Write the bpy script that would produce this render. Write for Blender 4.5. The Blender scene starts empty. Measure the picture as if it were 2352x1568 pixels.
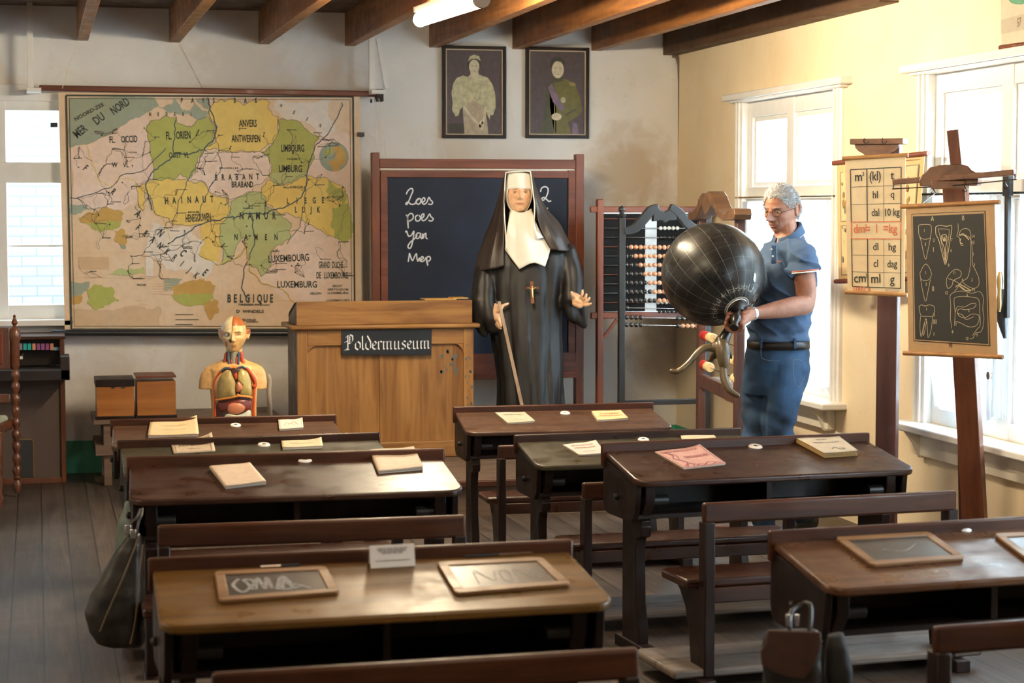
import bpy, bmesh, math, random
import numpy as np
from mathutils import Vector, Matrix, noise as mnoise
random.seed(7)
PI = math.pi
C = bpy.context.scene.collection
SC = bpy.context.scene

# ------------------------------------------------------------ camera
FPX, YAW, PITCH, CAMH = 4500.0, .2378, .0672, 1.7
cy_, sy_, cp_, sp_ = math.cos(YAW), math.sin(YAW), math.cos(PITCH), math.sin(PITCH)
CF = Vector((sy_*cp_, cy_*cp_, -sp_)); CR = Vector((cy_, -sy_, 0)); CU = CR.cross(CF)
CO = Vector((0, 0, CAMH))
CT = Vector((-sy_, -cy_, 0))            # horizontally towards the camera
UZ = Vector((0, 0, 1))
cam = bpy.data.cameras.new('camera'); camo = bpy.data.objects.new('camera', cam); C.objects.link(camo)
cam.sensor_width = 36; cam.lens = FPX/2352*36
camo.matrix_world = Matrix(((CR.x, CU.x, -CF.x, 0), (CR.y, CU.y, -CF.y, 0), (CR.z, CU.z, -CF.z, CAMH), (0, 0, 0, 1)))
cam.dof.use_dof = True; cam.dof.focus_distance = 9.3; cam.dof.aperture_fstop = 4.5
cam.clip_end = 200
SC.camera = camo

# ------------------------------------------------------------ world, exposure, big lights
w = bpy.data.worlds.new('world'); SC.world = w; w.use_nodes = True
wn = w.node_tree; bg = wn.nodes['Background']
bg.inputs[0].default_value = (.72, .86, 1.0, 1); bg.inputs[1].default_value = 15.0
SC.view_settings.view_transform = 'Standard'
SC.view_settings.look = 'None'
SC.view_settings.gamma = 1
SC.view_settings.use_curve_mapping = False
SC.view_settings.exposure = 0.92

def area(name, loc, rot, sx, sy, power, col, portal=False, size_y=True):
    l = bpy.data.lights.new(name, 'AREA'); l.shape = 'RECTANGLE'; l.size = sx; l.size_y = sy
    l.energy = power; l.color = col
    if portal: l.cycles.is_portal = True
    o = bpy.data.objects.new(name, l); C.objects.link(o); o.location = loc; o.rotation_euler = rot
    return o
# ------------------------------------------------------------ pixel/plane helpers (frame of the 2352x1568 photograph)
def ray(u, v): return CF + CR*((u-1176)/FPX) - CU*((v-784)/FPX)
def PY(u, v, Y):
    d = ray(u, v); return CO + d*(Y/d.y)
def PX(u, v, X):
    d = ray(u, v); return CO + d*(X/d.x)
def PZ(u, v, Z):
    d = ray(u, v); return CO + d*((Z-CAMH)/d.z)
def at(u, v, D): return CO + ray(u, v)*D
def PP(u, v, p0, n):
    d = ray(u, v); return CO + d*((p0-CO).dot(n)/d.dot(n))

# ------------------------------------------------------------ materials
def N(nt, t, **k):
    n = nt.nodes.new(t)
    for a, b in k.items():
        if a.startswith('i_'):
            key = a[2:]
            key = int(key) if key.isdigit() else key.replace('_', ' ')
            n.inputs[key].default_value = b
        else: setattr(n, a, b)
    return n
def L(nt, a, b): nt.links.new(a, b)
def rgba(c): return (c[0], c[1], c[2], 1)
MATS = {}
def base(name, col=(.8, .8, .8), rough=.6, metal=0, spec=.5, coat=0, **k):
    m = bpy.data.materials.new(name); m.use_nodes = True; nt = m.node_tree
    b = nt.nodes['Principled BSDF']
    b.inputs['Base Color'].default_value = rgba(col); b.inputs['Roughness'].default_value = rough
    b.inputs['Metallic'].default_value = metal; b.inputs['Specular IOR Level'].default_value = spec
    if coat: b.inputs['Coat Weight'].default_value = coat; b.inputs['Coat Roughness'].default_value = .25
    m.diffuse_color = rgba(col)
    return m, nt, b
def noise_(nt, vec, scale, detail=4, dist=0, rough=.5):
    n = N(nt, 'ShaderNodeTexNoise'); n.inputs['Scale'].default_value = scale; n.inputs['Detail'].default_value = detail
    n.inputs['Distortion'].default_value = dist; n.inputs['Roughness'].default_value = rough
    if vec is not None: L(nt, vec, n.inputs['Vector'])
    return n.outputs['Fac']
def ramp(nt, fac, stops):
    r = N(nt, 'ShaderNodeValToRGB'); e = r.color_ramp.elements
    e[0].position, e[0].color = stops[0][0], rgba(stops[0][1]); e[1].position, e[1].color = stops[-1][0], rgba(stops[-1][1])
    for p, c in stops[1:-1]:
        x = e.new(p); x.color = rgba(c)
    L(nt, fac, r.inputs[0]); return r.outputs[0]
def mixc(nt, fac, a, b, mode='MIX'):
    m = N(nt, 'ShaderNodeMix', data_type='RGBA', blend_type=mode)
    for s, x in ((m.inputs[0], fac), (m.inputs[6], a), (m.inputs[7], b)):
        if hasattr(x, 'is_output'): L(nt, x, s)
        elif isinstance(x, (tuple, list)): s.default_value = rgba(x)
        else: s.default_value = x
    return m.outputs[2]
def coords(nt, scale=(1, 1, 1), kind='Object'):
    t = N(nt, 'ShaderNodeTexCoord'); mp = N(nt, 'ShaderNodeMapping'); mp.inputs['Scale'].default_value = scale
    L(nt, t.outputs[kind], mp.inputs['Vector']); return mp.outputs[0]
def bump(nt, b, h, strength=.2, dist=.01):
    n = N(nt, 'ShaderNodeBump'); n.inputs['Strength'].default_value = strength; n.inputs['Distance'].default_value = dist
    L(nt, h, n.inputs['Height']); L(nt, n.outputs[0], b.inputs['Normal'])
def plain(name, col, rough=.6, metal=0, spec=.5, coat=0, var=.12, vs=12, bmp=0, bs=60, trans=None):
    m, nt, b = base(name, col, rough, metal, spec, coat)
    v = coords(nt); f = noise_(nt, v, vs, 4)
    c2 = tuple(min(1, x*(1+var)) for x in col); c1 = tuple(x*(1-var) for x in col)
    L(nt, ramp(nt, f, [(.3, c1), (.7, c2)]), b.inputs['Base Color'])
    if bmp: bump(nt, b, noise_(nt, v, bs, 3), bmp, .004)
    return m
def wood(name, dark, light, axis='X', rough=.35, s=1, coat=0, wear=None, wearamt=.5, bmp=.15, spec=.5):
    m, nt, b = base(name, light, rough, spec=spec, coat=coat)
    sc = {'X': (1.6, 22, 22), 'Y': (22, 1.6, 22), 'Z': (22, 22, 1.6)}[axis]
    v = coords(nt, tuple(x*s for x in sc))
    f = noise_(nt, v, 1.0, 7, .8, .6)
    c = ramp(nt, f, [(.28, dark), (.5, tuple((a+bb)/2 for a, bb in zip(dark, light))), (.72, light)])
    if wear:
        v2 = coords(nt, {'X': (2, 9, 9), 'Y': (9, 2, 9), 'Z': (9, 9, 2)}[axis]); f2 = noise_(nt, v2, 2.2, 10, .3, .72)
        k = ramp(nt, f2, [(.44, (0, 0, 0)), (.80, (wearamt,)*3)])
        c = mixc(nt, k, c, wear)
    L(nt, c, b.inputs['Base Color'])
    r = N(nt, 'ShaderNodeMapRange'); r.inputs[1].default_value = .3; r.inputs[2].default_value = .7
    r.inputs[3].default_value = max(.05, rough-.1); r.inputs[4].default_value = rough+.15
    L(nt, noise_(nt, coords(nt), 9, 5), r.inputs[0]); L(nt, r.outputs[0], b.inputs['Roughness'])
    bump(nt, b, f, bmp, .004)
    return m
def emit(name, col, s):
    m, nt, b = base(name, col, .5); b.inputs['Emission Color'].default_value = rgba(col); b.inputs['Emission Strength'].default_value = s
    return m
def vcol(name, rough=.55, sss=0, spec=.4, bmp=0, bs=150):
    m, nt, b = base(name, (.7, .5, .4), rough, spec=spec)
    a = N(nt, 'ShaderNodeVertexColor'); a.layer_name = 'Col'
    L(nt, mixc(nt, 1.0, a.outputs[0], ramp(nt, noise_(nt, coords(nt), 38, 6), [(.3, (.82, .76, .74)), (.7, (1.08, 1.06, 1.05))]), 'MULTIPLY'), b.inputs['Base Color'])
    if sss: b.inputs['Subsurface Weight'].default_value = sss; b.inputs['Subsurface Radius'].default_value = (.01, .004, .002)
    if bmp: bump(nt, b, noise_(nt, coords(nt), bs, 3), bmp, .002)
    return m

# ------------------------------------------------------------ mesh builder
OFF = {}
class MB:
    def __init__(s): s.v = []; s.f = []; s.m = []; s.mi = 0
    def add(s, vs, fs, mi=None):
        o = len(s.v); s.v += [Vector(x) for x in vs]
        for f in fs: s.f.append([i+o for i in f]); s.m.append(s.mi if mi is None else mi)
        return s
    def box(s, x0, x1, y0, y1, z0, z1, mi=None):
        e = .00025*((len(s.v)//8) % 5); x0 -= e; y0 -= e; z0 -= e; x1 += e; y1 += e; z1 += e
        return s.add([(x, y, z) for x in (x0, x1) for y in (y0, y1) for z in (z0, z1)],
                     [(0, 1, 3, 2), (4, 6, 7, 5), (0, 4, 5, 1), (2, 3, 7, 6), (0, 2, 6, 4), (1, 5, 7, 3)], mi)
    def obox(s, c, ax, ay, az, mi=None):          # oriented box: centre and three half vectors
        c = Vector(c)
        return s.add([c+ax*i+ay*j+az*k for i in (-1, 1) for j in (-1, 1) for k in (-1, 1)],
                     [(0, 1, 3, 2), (4, 6, 7, 5), (0, 4, 5, 1), (2, 3, 7, 6), (0, 2, 6, 4), (1, 5, 7, 3)], mi)
    def bar(s, a, b, w, t, up=UZ, mi=None):       # bar from a to b, width w (sideways), thickness t (along up)
        a = Vector(a); b = Vector(b); d = (b-a); x = d.normalized().cross(up).normalized(); z = x.cross(d.normalized())
        return s.obox((a+b)/2, d/2, x*w/2, z*t/2, mi)
    def prism(s, pts, ext, mi=None):
        pts = [Vector(p) for p in pts]; n = len(pts); ext = Vector(ext)
        return s.add(pts+[p+ext for p in pts], [list(range(n))[::-1], [i+n for i in range(n)]] + [(i, (i+1) % n, (i+1) % n+n, i+n) for i in range(n)], mi)
    def poly(s, pts, mi=None): return s.add(pts, [list(range(len(pts)))], mi)
    def tube(s, pts, r, n=10, cap=True, mi=None, flat=None):
        pts = [Vector(p) for p in pts]
        if not hasattr(r, '__len__'): r = [r]*len(pts)
        vs = []; fs = []; x = None
        for i, p in enumerate(pts):
            d = (pts[min(i+1, len(pts)-1)]-pts[max(i-1, 0)]).normalized()
            if x is None:
                x = d.cross(UZ if abs(d.z) < .9 else Vector((1, 0, 0))).normalized()
            else: x = (x-d*x.dot(d)).normalized()
            y = d.cross(x)
            for k in range(n):
                a = 2*PI*k/n; vs.append(p+x*math.cos(a)*r[i]*(flat or 1)+y*math.sin(a)*r[i])
        for i in range(len(pts)-1):
            for k in range(n): fs.append((i*n+k, i*n+(k+1) % n, (i+1)*n+(k+1) % n, (i+1)*n+k))
        if cap: fs += [list(range(n))[::-1], [(len(pts)-1)*n+k for k in range(n)]]
        return s.add(vs, fs, mi)
    def limb(s, pts, r, n=14, mi=None):           # tapered tube with round ends
        pts = [Vector(p) for p in pts]; r = list(r)
        q, rr = [], []
        d0 = (pts[0]-pts[1]).normalized(); d1 = (pts[-1]-pts[-2]).normalized()
        for a in (80, 55, 30): q.append(pts[0]+d0*r[0]*math.sin(math.radians(a))); rr.append(r[0]*math.cos(math.radians(a)))
        P, R = smooth_path(pts, r, 4)
        q += P; rr += R
        for a in (30, 55, 80): q.append(pts[-1]+d1*r[-1]*math.sin(math.radians(a))); rr.append(r[-1]*math.cos(math.radians(a)))
        return s.tube(q, rr, n, True, mi)
    def loft(s, rings, cap=True, closed=True, mi=None):
        n = len(rings[0]); vs = [p for r in rings for p in r]; fs = []
        for i in range(len(rings)-1):
            for k in range(n if closed else n-1): fs.append((i*n+k, i*n+(k+1) % n, (i+1)*n+(k+1) % n, (i+1)*n+k))
        if cap and closed: fs += [list(range(n))[::-1], [(len(rings)-1)*n+k for k in range(n)]]
        return s.add(vs, fs, mi)
    def ell(s, c, a, b=None, d=None, nu=20, nv=12, mi=None, fn=None):   # ellipsoid; a,b,d vectors or radii
        c = Vector(c)
        if not hasattr(a, '__len__'):
            b = a if b is None else b; d = a if d is None else d
            a, b, d = Vector((a, 0, 0)), Vector((0, b, 0)), Vector((0, 0, d))
        vs = []; fs = []
        for j in range(1, nv):
            ph = PI*j/nv
            for i in range(nu):
                th = 2*PI*i/nu; vs.append(c+a*math.sin(ph)*math.cos(th)+b*math.sin(ph)*math.sin(th)+d*math.cos(ph))
        vs += [c+d, c-d]; t = len(vs)-2
        for j in range(nv-2):
            for i in range(nu): fs.append((j*nu+i, j*nu+(i+1) % nu, (j+1)*nu+(i+1) % nu, (j+1)*nu+i))
        for i in range(nu): fs.append((t, (i+1) % nu, i)); fs.append((t+1, (nv-2)*nu+i, (nv-2)*nu+(i+1) % nu))
        return s.add(vs, fs, mi)
    def lathe(s, prof, o, axis=UZ, n=20, mi=None):  # prof: (radius, distance along axis)
        axis = Vector(axis).normalized(); x = axis.cross(Vector((1, 0, 0)) if abs(axis.x) < .9 else Vector((0, 1, 0))).normalized(); y = axis.cross(x); o = Vector(o)
        rings = [[o+axis*h+(x*math.cos(2*PI*k/n)+y*math.sin(2*PI*k/n))*max(r, 1e-4) for k in range(n)] for r, h in prof]
        return s.loft(rings, True, True, mi)
    def ribbon(s, pts, w, nrm, mi=None):            # flat line of width w lying in the plane with normal nrm
        pts = [Vector(p) for p in pts]; vs = []
        for i, p in enumerate(pts):
            d = pts[min(i+1, len(pts)-1)]-pts[max(i-1, 0)]
            if d.length < 1e-9: d = Vector((1, 0, 0))
            x = d.normalized().cross(nrm).normalized()*w/2; vs += [p-x, p+x]
        return s.add(vs, [(2*i, 2*i+1, 2*i+3, 2*i+2) for i in range(len(pts)-1)], mi)
    def text(s, t, o, ex, ey, size, mi=None, xs=1, center=True, bold=0, lift=None):
        vs, fs, wd = glyphs(t, bold)
        o = Vector(o); ex = Vector(ex).normalized(); ey = Vector(ey).normalized()
        off = -wd/2 if center else 0
        return s.add([o+ex*((x+off)*size*xs)+ey*(y*size) for x, y in vs], fs, mi)
    def build(s, name, mats, parent=None, bevel=0, smooth=40, bseg=2, recalc=True, solid=0, sub=0):
        off = OFF.get(parent.name, Vector((0, 0, 0))) if parent is not None else OFF.get('next', Vector((0, 0, 0)))
        me = bpy.data.meshes.new(name)
        me.from_pydata([tuple(v-off) for v in s.v], [], s.f)
        if not isinstance(mats, (list, tuple)): mats = [mats]
        for m in mats: me.materials.append(m)
        if len(mats) > 1: me.polygons.foreach_set('material_index', s.m)
        if recalc:
            bm = bmesh.new(); bm.from_mesh(me); bmesh.ops.recalc_face_normals(bm, faces=bm.faces); bm.to_mesh(me); bm.free()
        if smooth:
            me.shade_smooth(); me.set_sharp_from_angle(angle=math.radians(smooth))
        me.update()
        return link(name, me, parent, bevel, bseg, solid, sub, off)
def link(name, me, parent=None, bevel=0, bseg=2, solid=0, sub=0, off=None):
    o = bpy.data.objects.new(name, me); C.objects.link(o)
    if parent is not None:
        o.parent = parent; OFF[o.name] = OFF.get(parent.name, Vector((0, 0, 0)))
    elif off is not None: o.location = off
    if bevel:
        b = o.modifiers.new('bevel', 'BEVEL'); b.width = bevel; b.segments = bseg; b.limit_method = 'ANGLE'; b.angle_limit = math.radians(40)
    if solid:
        b = o.modifiers.new('solid', 'SOLIDIFY'); b.thickness = solid; b.offset = 0
    if sub:
        b = o.modifiers.new('sub', 'SUBSURF'); b.levels = sub; b.render_levels = sub
    return o
def smooth_path(pts, r, k=4):
    P, R = [], []
    n = len(pts)
    for i in range(n-1):
        p0, p1, p2, p3 = pts[max(i-1, 0)], pts[i], pts[i+1], pts[min(i+2, n-1)]
        r0, r1, r2, r3 = r[max(i-1, 0)], r[i], r[i+1], r[min(i+2, n-1)]
        for j in range(k):
            t = j/k
            h = lambda a, b, c, d: .5*((2*b)+(c-a)*t+(2*a-5*b+4*c-d)*t*t+(3*b-a-3*c+d)*t**3)
            P.append(h(p0, p1, p2, p3)); R.append(h(r0, r1, r2, r3))
    P.append(pts[-1]); R.append(r[-1])
    return P, R
def spath(pts, k=5):
    pts = [Vector(p) for p in pts]; return smooth_path(pts, [0]*len(pts), k)[0]
GL = {}
def glyphs(t, bold=0):
    if (t, bold) in GL: return GL[(t, bold)]
    c = bpy.data.curves.new('t', 'FONT'); c.body = t; c.size = 1; c.offset = bold; c.resolution_u = 2; c.fill_mode = 'BOTH'
    o = bpy.data.objects.new('t', c); C.objects.link(o)
    me = bpy.data.meshes.new_from_object(o)
    vs = [(v.co.x, v.co.y) for v in me.vertices]; fs = [list(p.vertices) for p in me.polygons]
    xs = [v[0] for v in vs] or [0, 0]
    bpy.data.objects.remove(o); bpy.data.curves.remove(c); bpy.data.meshes.remove(me)
    x0 = min(xs); vs = [(x-x0, y) for x, y in vs]
    GL[(t, bold)] = (vs, fs, max(xs)-x0); return GL[(t, bold)]

def tag(o, label=None, cat=None, group=None, kind=None):
    if label: o['label'] = label
    if cat: o['category'] = cat
    if group: o['group'] = group
    if kind: o['kind'] = kind
    return o
def thing(name, loc, label, cat, group=None, rz=0, local=False, kind=None):
    o = bpy.data.objects.new(name, None); C.objects.link(o); o.empty_display_size = .1
    o.location = loc; o.rotation_euler = (0, 0, rz)
    OFF[o.name] = Vector((0, 0, 0)) if local else Vector(loc)
    return tag(o, label, cat, group, kind)
KIDS = {}
def kids(o): return [c for c in bpy.data.objects if c.parent == o]
def copy_tree(o, parent=None):
    c = o.copy(); C.objects.link(c); c.parent = parent
    for ch in kids(o): copy_tree(ch, c)
    return c
def struct(mb, name, mat, **k):
    OFF['next'] = Vector((0, 0, 0)); o = mb.build(name, mat, None, **k); o['kind'] = 'structure'; return o
def solo(mb, name, mat, loc, label, cat, group=None, **k):
    OFF['next'] = Vector(loc); o = mb.build(name, mat, None, **k); OFF['next'] = Vector((0, 0, 0)); return tag(o, label, cat, group)
def remesh(mb, vox, smooth=2, fac=.5):
    me = bpy.data.meshes.new('t'); me.from_pydata([tuple(v) for v in mb.v], [], mb.f)
    bm = bmesh.new(); bm.from_mesh(me); bmesh.ops.recalc_face_normals(bm, faces=bm.faces); bm.to_mesh(me); bm.free()
    o = bpy.data.objects.new('t', me); C.objects.link(o)
    r = o.modifiers.new('r', 'REMESH'); r.mode = 'VOXEL'; r.voxel_size = vox; r.adaptivity = 0
    if smooth:
        s = o.modifiers.new('s', 'SMOOTH'); s.factor = fac; s.iterations = smooth
    dg = bpy.context.evaluated_depsgraph_get(); ev = o.evaluated_get(dg)
    m2 = bpy.data.meshes.new_from_object(ev, depsgraph=dg)
    bpy.data.objects.remove(o); bpy.data.meshes.remove(me)
    m2.shade_smooth()
    return m2
def mverts(me):
    a = np.empty(len(me.vertices)*3); me.vertices.foreach_get('co', a); return a.reshape(-1, 3)
def mnorms(me):
    a = np.empty(len(me.vertices)*3); me.vertices.foreach_get('normal', a); return a.reshape(-1, 3)
def setv(me, a): me.vertices.foreach_set('co', a.ravel()); me.update()
def paint(me, basec, spots):           # spots: (centre, radius(s) in a frame or scalar, colour, softness)
    co = mverts(me); col = np.tile(np.array(basec, float), (len(co), 1))
    for fn, c in spots:
        w_ = np.clip(fn(co), 0, 1)[:, None]; col = col*(1-w_)+np.array(c)*w_
    at_ = me.color_attributes.new('Col', 'FLOAT_COLOR', 'POINT')
    at_.data.foreach_set('color', np.concatenate([col, np.ones((len(co), 1))], 1).ravel())
def ballmask(c, r, soft=.3, axes=None):
    c = np.array(c)
    def f(co):
        d = co-c
        if axes is not None:
            d = np.stack([d@np.array(a)/s_ for a, s_ in axes], 1); q = np.sqrt((d**2).sum(1))
        else: q = np.sqrt((d**2).sum(1))/r
        return (1-q)/soft
    return f
def attach(me, name, mat, parent):
    off = OFF.get(parent.name, Vector((0, 0, 0))); co = mverts(me)-np.array(off); setv(me, co)
    me.materials.clear(); me.materials.append(mat); me.name = name
    return link(name, me, parent)
# ------------------------------------------------------------ shared materials
XW, YB, XL, YN = 4.3, 12.9, -3.2, -1.2      # right wall, back wall, left wall, near wall
def floor_mat():
    m, nt, b = base('floor_boards', (.2, .17, .15), .5)
    g = N(nt, 'ShaderNodeNewGeometry'); sx = N(nt, 'ShaderNodeSeparateXYZ'); L(nt, g.outputs['Position'], sx.inputs[0])
    d = N(nt, 'ShaderNodeMath', operation='DIVIDE', i_1=.132); L(nt, sx.outputs[0], d.inputs[0])
    fr = N(nt, 'ShaderNodeMath', operation='FRACT'); L(nt, d.outputs[0], fr.inputs[0])
    fl = N(nt, 'ShaderNodeMath', operation='FLOOR'); L(nt, d.outputs[0], fl.inputs[0])
    wn_ = N(nt, 'ShaderNodeTexWhiteNoise', noise_dimensions='1D'); L(nt, fl.outputs[0], wn_.inputs['W'])
    gap = N(nt, 'ShaderNodeMath', operation='LESS_THAN', i_1=.055); L(nt, fr.outputs[0], gap.inputs[0])
    mp = N(nt, 'ShaderNodeMapping'); mp.inputs['Scale'].default_value = (26, 1.3, 1); L(nt, g.outputs['Position'], mp.inputs[0])
    cx = N(nt, 'ShaderNodeCombineXYZ'); mu = N(nt, 'ShaderNodeMath', operation='MULTIPLY', i_1=7.3); L(nt, fl.outputs[0], mu.inputs[0]); L(nt, mu.outputs[0], cx.inputs[1])
    ad = N(nt, 'ShaderNodeVectorMath', operation='ADD'); L(nt, mp.outputs[0], ad.inputs[0]); L(nt, cx.outputs[0], ad.inputs[1])
    f = noise_(nt, ad.outputs[0], 1, 8, 1.2, .6)
    c = ramp(nt, f, [(.3, (.030, .021, .016)), (.5, (.060, .044, .035)), (.72, (.11, .084, .068))])
    t = ramp(nt, wn_.outputs[0], [(0, (.72, .7, .7)), (1, (1.15, 1.1, 1.08))])
    c = mixc(nt, 1.0, c, t, 'MULTIPLY')
    big = noise_(nt, g.outputs['Position'], .9, 6, .3, .6)
    k = ramp(nt, big, [(.5, (0, 0, 0)), (.65, (.5, .5, .5))]); c = mixc(nt, k, c, (.15, .125, .11))
    c = mixc(nt, gap.outputs[0], c, (.012, .010, .009)); L(nt, c, b.inputs['Base Color'])
    b.inputs['Roughness'].default_value = .42
    inv = N(nt, 'ShaderNodeMath', operation='SUBTRACT', i_0=1.0); L(nt, gap.outputs[0], inv.inputs[1])
    sm = N(nt, 'ShaderNodeMath', operation='ADD'); L(nt, inv.outputs[0], sm.inputs[0])
    h2 = N(nt, 'ShaderNodeMath', operation='MULTIPLY', i_1=.25); L(nt, f, h2.inputs[0]); L(nt, h2.outputs[0], sm.inputs[1])
    bump(nt, b, sm.outputs[0], .35, .006)
    return m
def plaster(name, c1, c2, stain, cover, rough=.8, stains=()):
    m, nt, b = base(name, c1, rough, spec=.3)
    g = N(nt, 'ShaderNodeNewGeometry'); p = g.outputs['Position']
    c = ramp(nt, noise_(nt, p, 2.2, 6, .2), [(.35, c1), (.65, c2)])
    k = ramp(nt, noise_(nt, p, 1.1, 8, .8, .62), [(cover, (0, 0, 0)), (cover+.12, (.6, .6, .6))]); c = mixc(nt, k, c, stain)
    cr = N(nt, 'ShaderNodeTexVoronoi', feature='DISTANCE_TO_EDGE'); cr.inputs['Scale'].default_value = 1.1
    wv = N(nt, 'ShaderNodeVectorMath', operation='ADD'); nz = N(nt, 'ShaderNodeTexNoise'); nz.inputs['Scale'].default_value = 3; nz.inputs['Detail'].default_value = 8
    L(nt, p, nz.inputs['Vector']); L(nt, p, wv.inputs[0]); L(nt, nz.outputs['Color'], wv.inputs[1]); L(nt, wv.outputs[0], cr.inputs['Vector'])
    k2 = ramp(nt, cr.outputs['Distance'], [(0, (.14,)*3), (.005, (0, 0, 0))]); c = mixc(nt, k2, c, tuple(x*.45 for x in stain))
    for (sx_, sy2, sz_, r, amt) in stains:
        v = N(nt, 'ShaderNodeVectorMath', operation='DISTANCE'); v.inputs[1].default_value = (sx_, sy2, sz_); L(nt, p, v.inputs[0])
        nz2 = noise_(nt, p, 5, 8, 1.0, .65); ad = N(nt, 'ShaderNodeMath', operation='MULTIPLY_ADD', i_1=1.4, i_2=-.7); L(nt, nz2, ad.inputs[0]); dd = N(nt, 'ShaderNodeMath', operation='MULTIPLY_ADD', i_1=1/r); L(nt, v.outputs['Value'], dd.inputs[0]); L(nt, ad.outputs[0], dd.inputs[2])
        c = mixc(nt, ramp(nt, dd.outputs[0], [(.35, (amt,)*3), (.95, (0, 0, 0))]), c, tuple(x*.82 for x in stain))
    L(nt, c, b.inputs['Base Color']); bump(nt, b, noise_(nt, p, 14, 6), .25, .01)
    return m
M = {}
M['floor'] = floor_mat()
M['wallb'] = plaster('back_plaster', (.78, .77, .76), (.86, .85, .84), (.74, .62, .48), .56, stains=((3.95, 12.9, 1.95, .42, .9), (4.25, 12.9, .7, .35, .8), (4.28, 12.9, 1.6, .22, .7), (2.75, 12.9, 2.12, .25, .5), (1.3, 12.9, 2.62, .5, .4), (.5, 12.9, .45, .5, .5)))
M['wallr'] = plaster('cream_plaster', (.84, .68, .45), (.90, .76, .54), (.76, .58, .36), .63)
M['white'] = plain('white_paint', (.82, .81, .79), .4, var=.03)
M['cream'] = plain('cream_paint', (.80, .74, .62), .4, var=.04)
M['green'] = plain('green_paint', (.06, .34, .21), .5, var=.15)
M['beam'] = wood('beam_wood', (.11, .038, .010), (.38, .15, .038), 'Y', .5, .7, bmp=.3)
M['deck'] = wood('deck_wood', (.05, .024, .012), (.13, .065, .03), 'Y', .65, .5)
M['desk'] = wood('desk_wood', (.012, .004, .003), (.046, .016, .008), 'X', .32, 1, coat=0, spec=.4, wear=(.12, .060, .034), wearamt=.35)
M['deskF'] = wood('desk_golden', (.070, .032, .006), (.175, .088, .018), 'X', .34, 1, coat=0, spec=.35, wear=(.19, .10, .028), wearamt=.5)
M['deskO'] = wood('desk_orange_brown', (.045, .018, .008), (.125, .052, .022), 'X', .3, 1, coat=0, spec=.4, wear=(.2, .11, .06), wearamt=.4)
M['deskG'] = wood('desk_greenish', (.022, .020, .011), (.060, .050, .028), 'X', .35, 1, coat=0, spec=.4, wear=(.13, .10, .06), wearamt=.4)
M['deskB'] = wood('desk_brown', (.036, .016, .009), (.088, .042, .024), 'X', .35, 1, coat=0, spec=.4, wear=(.16, .095, .055), wearamt=.4)
M['edge'] = wood('desk_edge', (.07, .03, .014), (.20, .10, .045), 'X', .35, 1)
M['dark'] = wood('dark_stain', (.006, .003, .0025), (.022, .009, .007), 'Z', .4, 1, spec=.35)
M['rail'] = wood('rail_wood', (.022, .006, .003), (.085, .026, .010), 'X', .42, 1, coat=0, spec=.35, wear=(.16, .07, .03), wearamt=.15)
M['seat'] = wood('seat_wood', (.020, .006, .003), (.065, .021, .010), 'X', .35, 1, coat=.1)
M['plank'] = wood('worn_plank', (.07, .05, .04), (.22, .18, .15), 'X', .6, .6)
M['black'] = plain('black_iron', (.015, .015, .016), .4, var=.2)
M['matte_black'] = plain('matte_black', (.010, .010, .011), .85, spec=.15)
M['iron'] = plain('dark_iron', (.03, .03, .032), .35, metal=.6)
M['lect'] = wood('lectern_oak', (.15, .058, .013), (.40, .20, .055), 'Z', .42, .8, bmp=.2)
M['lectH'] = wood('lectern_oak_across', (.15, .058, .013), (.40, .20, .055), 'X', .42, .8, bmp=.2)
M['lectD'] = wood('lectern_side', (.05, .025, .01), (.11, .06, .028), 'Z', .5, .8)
M['plat'] = wood('platform_wood', (.07, .04, .024), (.20, .13, .085), 'X', .55, .6)
M['frame'] = wood('red_brown_frame', (.09, .022, .010), (.24, .065, .030), 'X', .4, .8)
M['frameV'] = wood('red_brown_post', (.09, .024, .011), (.23, .062, .028), 'Z', .4, .8)
M['slate'] = plain('blackboard', (.014, .020, .038), .6, spec=.3, var=.25, vs=3)
M['chalk'] = plain('chalk', (.75, .76, .78), .9, var=.1, vs=200)
M['paper'] = plain('cream_paper', (.62, .50, .34), .75, var=.06)
M['ink'] = plain('ink', (.03, .03, .032), .8)
M['steel'] = base('steel', (.6, .6, .6), .25, 1)[0]
M['brass'] = base('brass', (.6, .42, .18), .3, 1)[0]
M['porc'] = plain('porcelain', (.85, .83, .78), .2, var=.02, coat=.5)
M['glass'] = None

# ------------------------------------------------------------ room shell
struct(MB().box(XL, XW+.08, YN, YB+.3, -.1, 0), 'floor', M['floor'], smooth=0)
# back wall with a window opening at the left; opening x -.9...30, z 1.0..2.42
wx0, wx1, wz0, wz1 = -.95, .28, 1.0, 2.40
b = MB()
b.box(XL, wx0, YB, YB+.3, 0, 3.2).box(wx1, XW+.08, YB, YB+.3, 0, 3.2).box(wx0, wx1, YB, YB+.3, 0, wz0).box(wx0, wx1, YB, YB+.3, wz1, 3.2)
struct(b, 'wall_back', M['wallb'], smooth=0)
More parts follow.
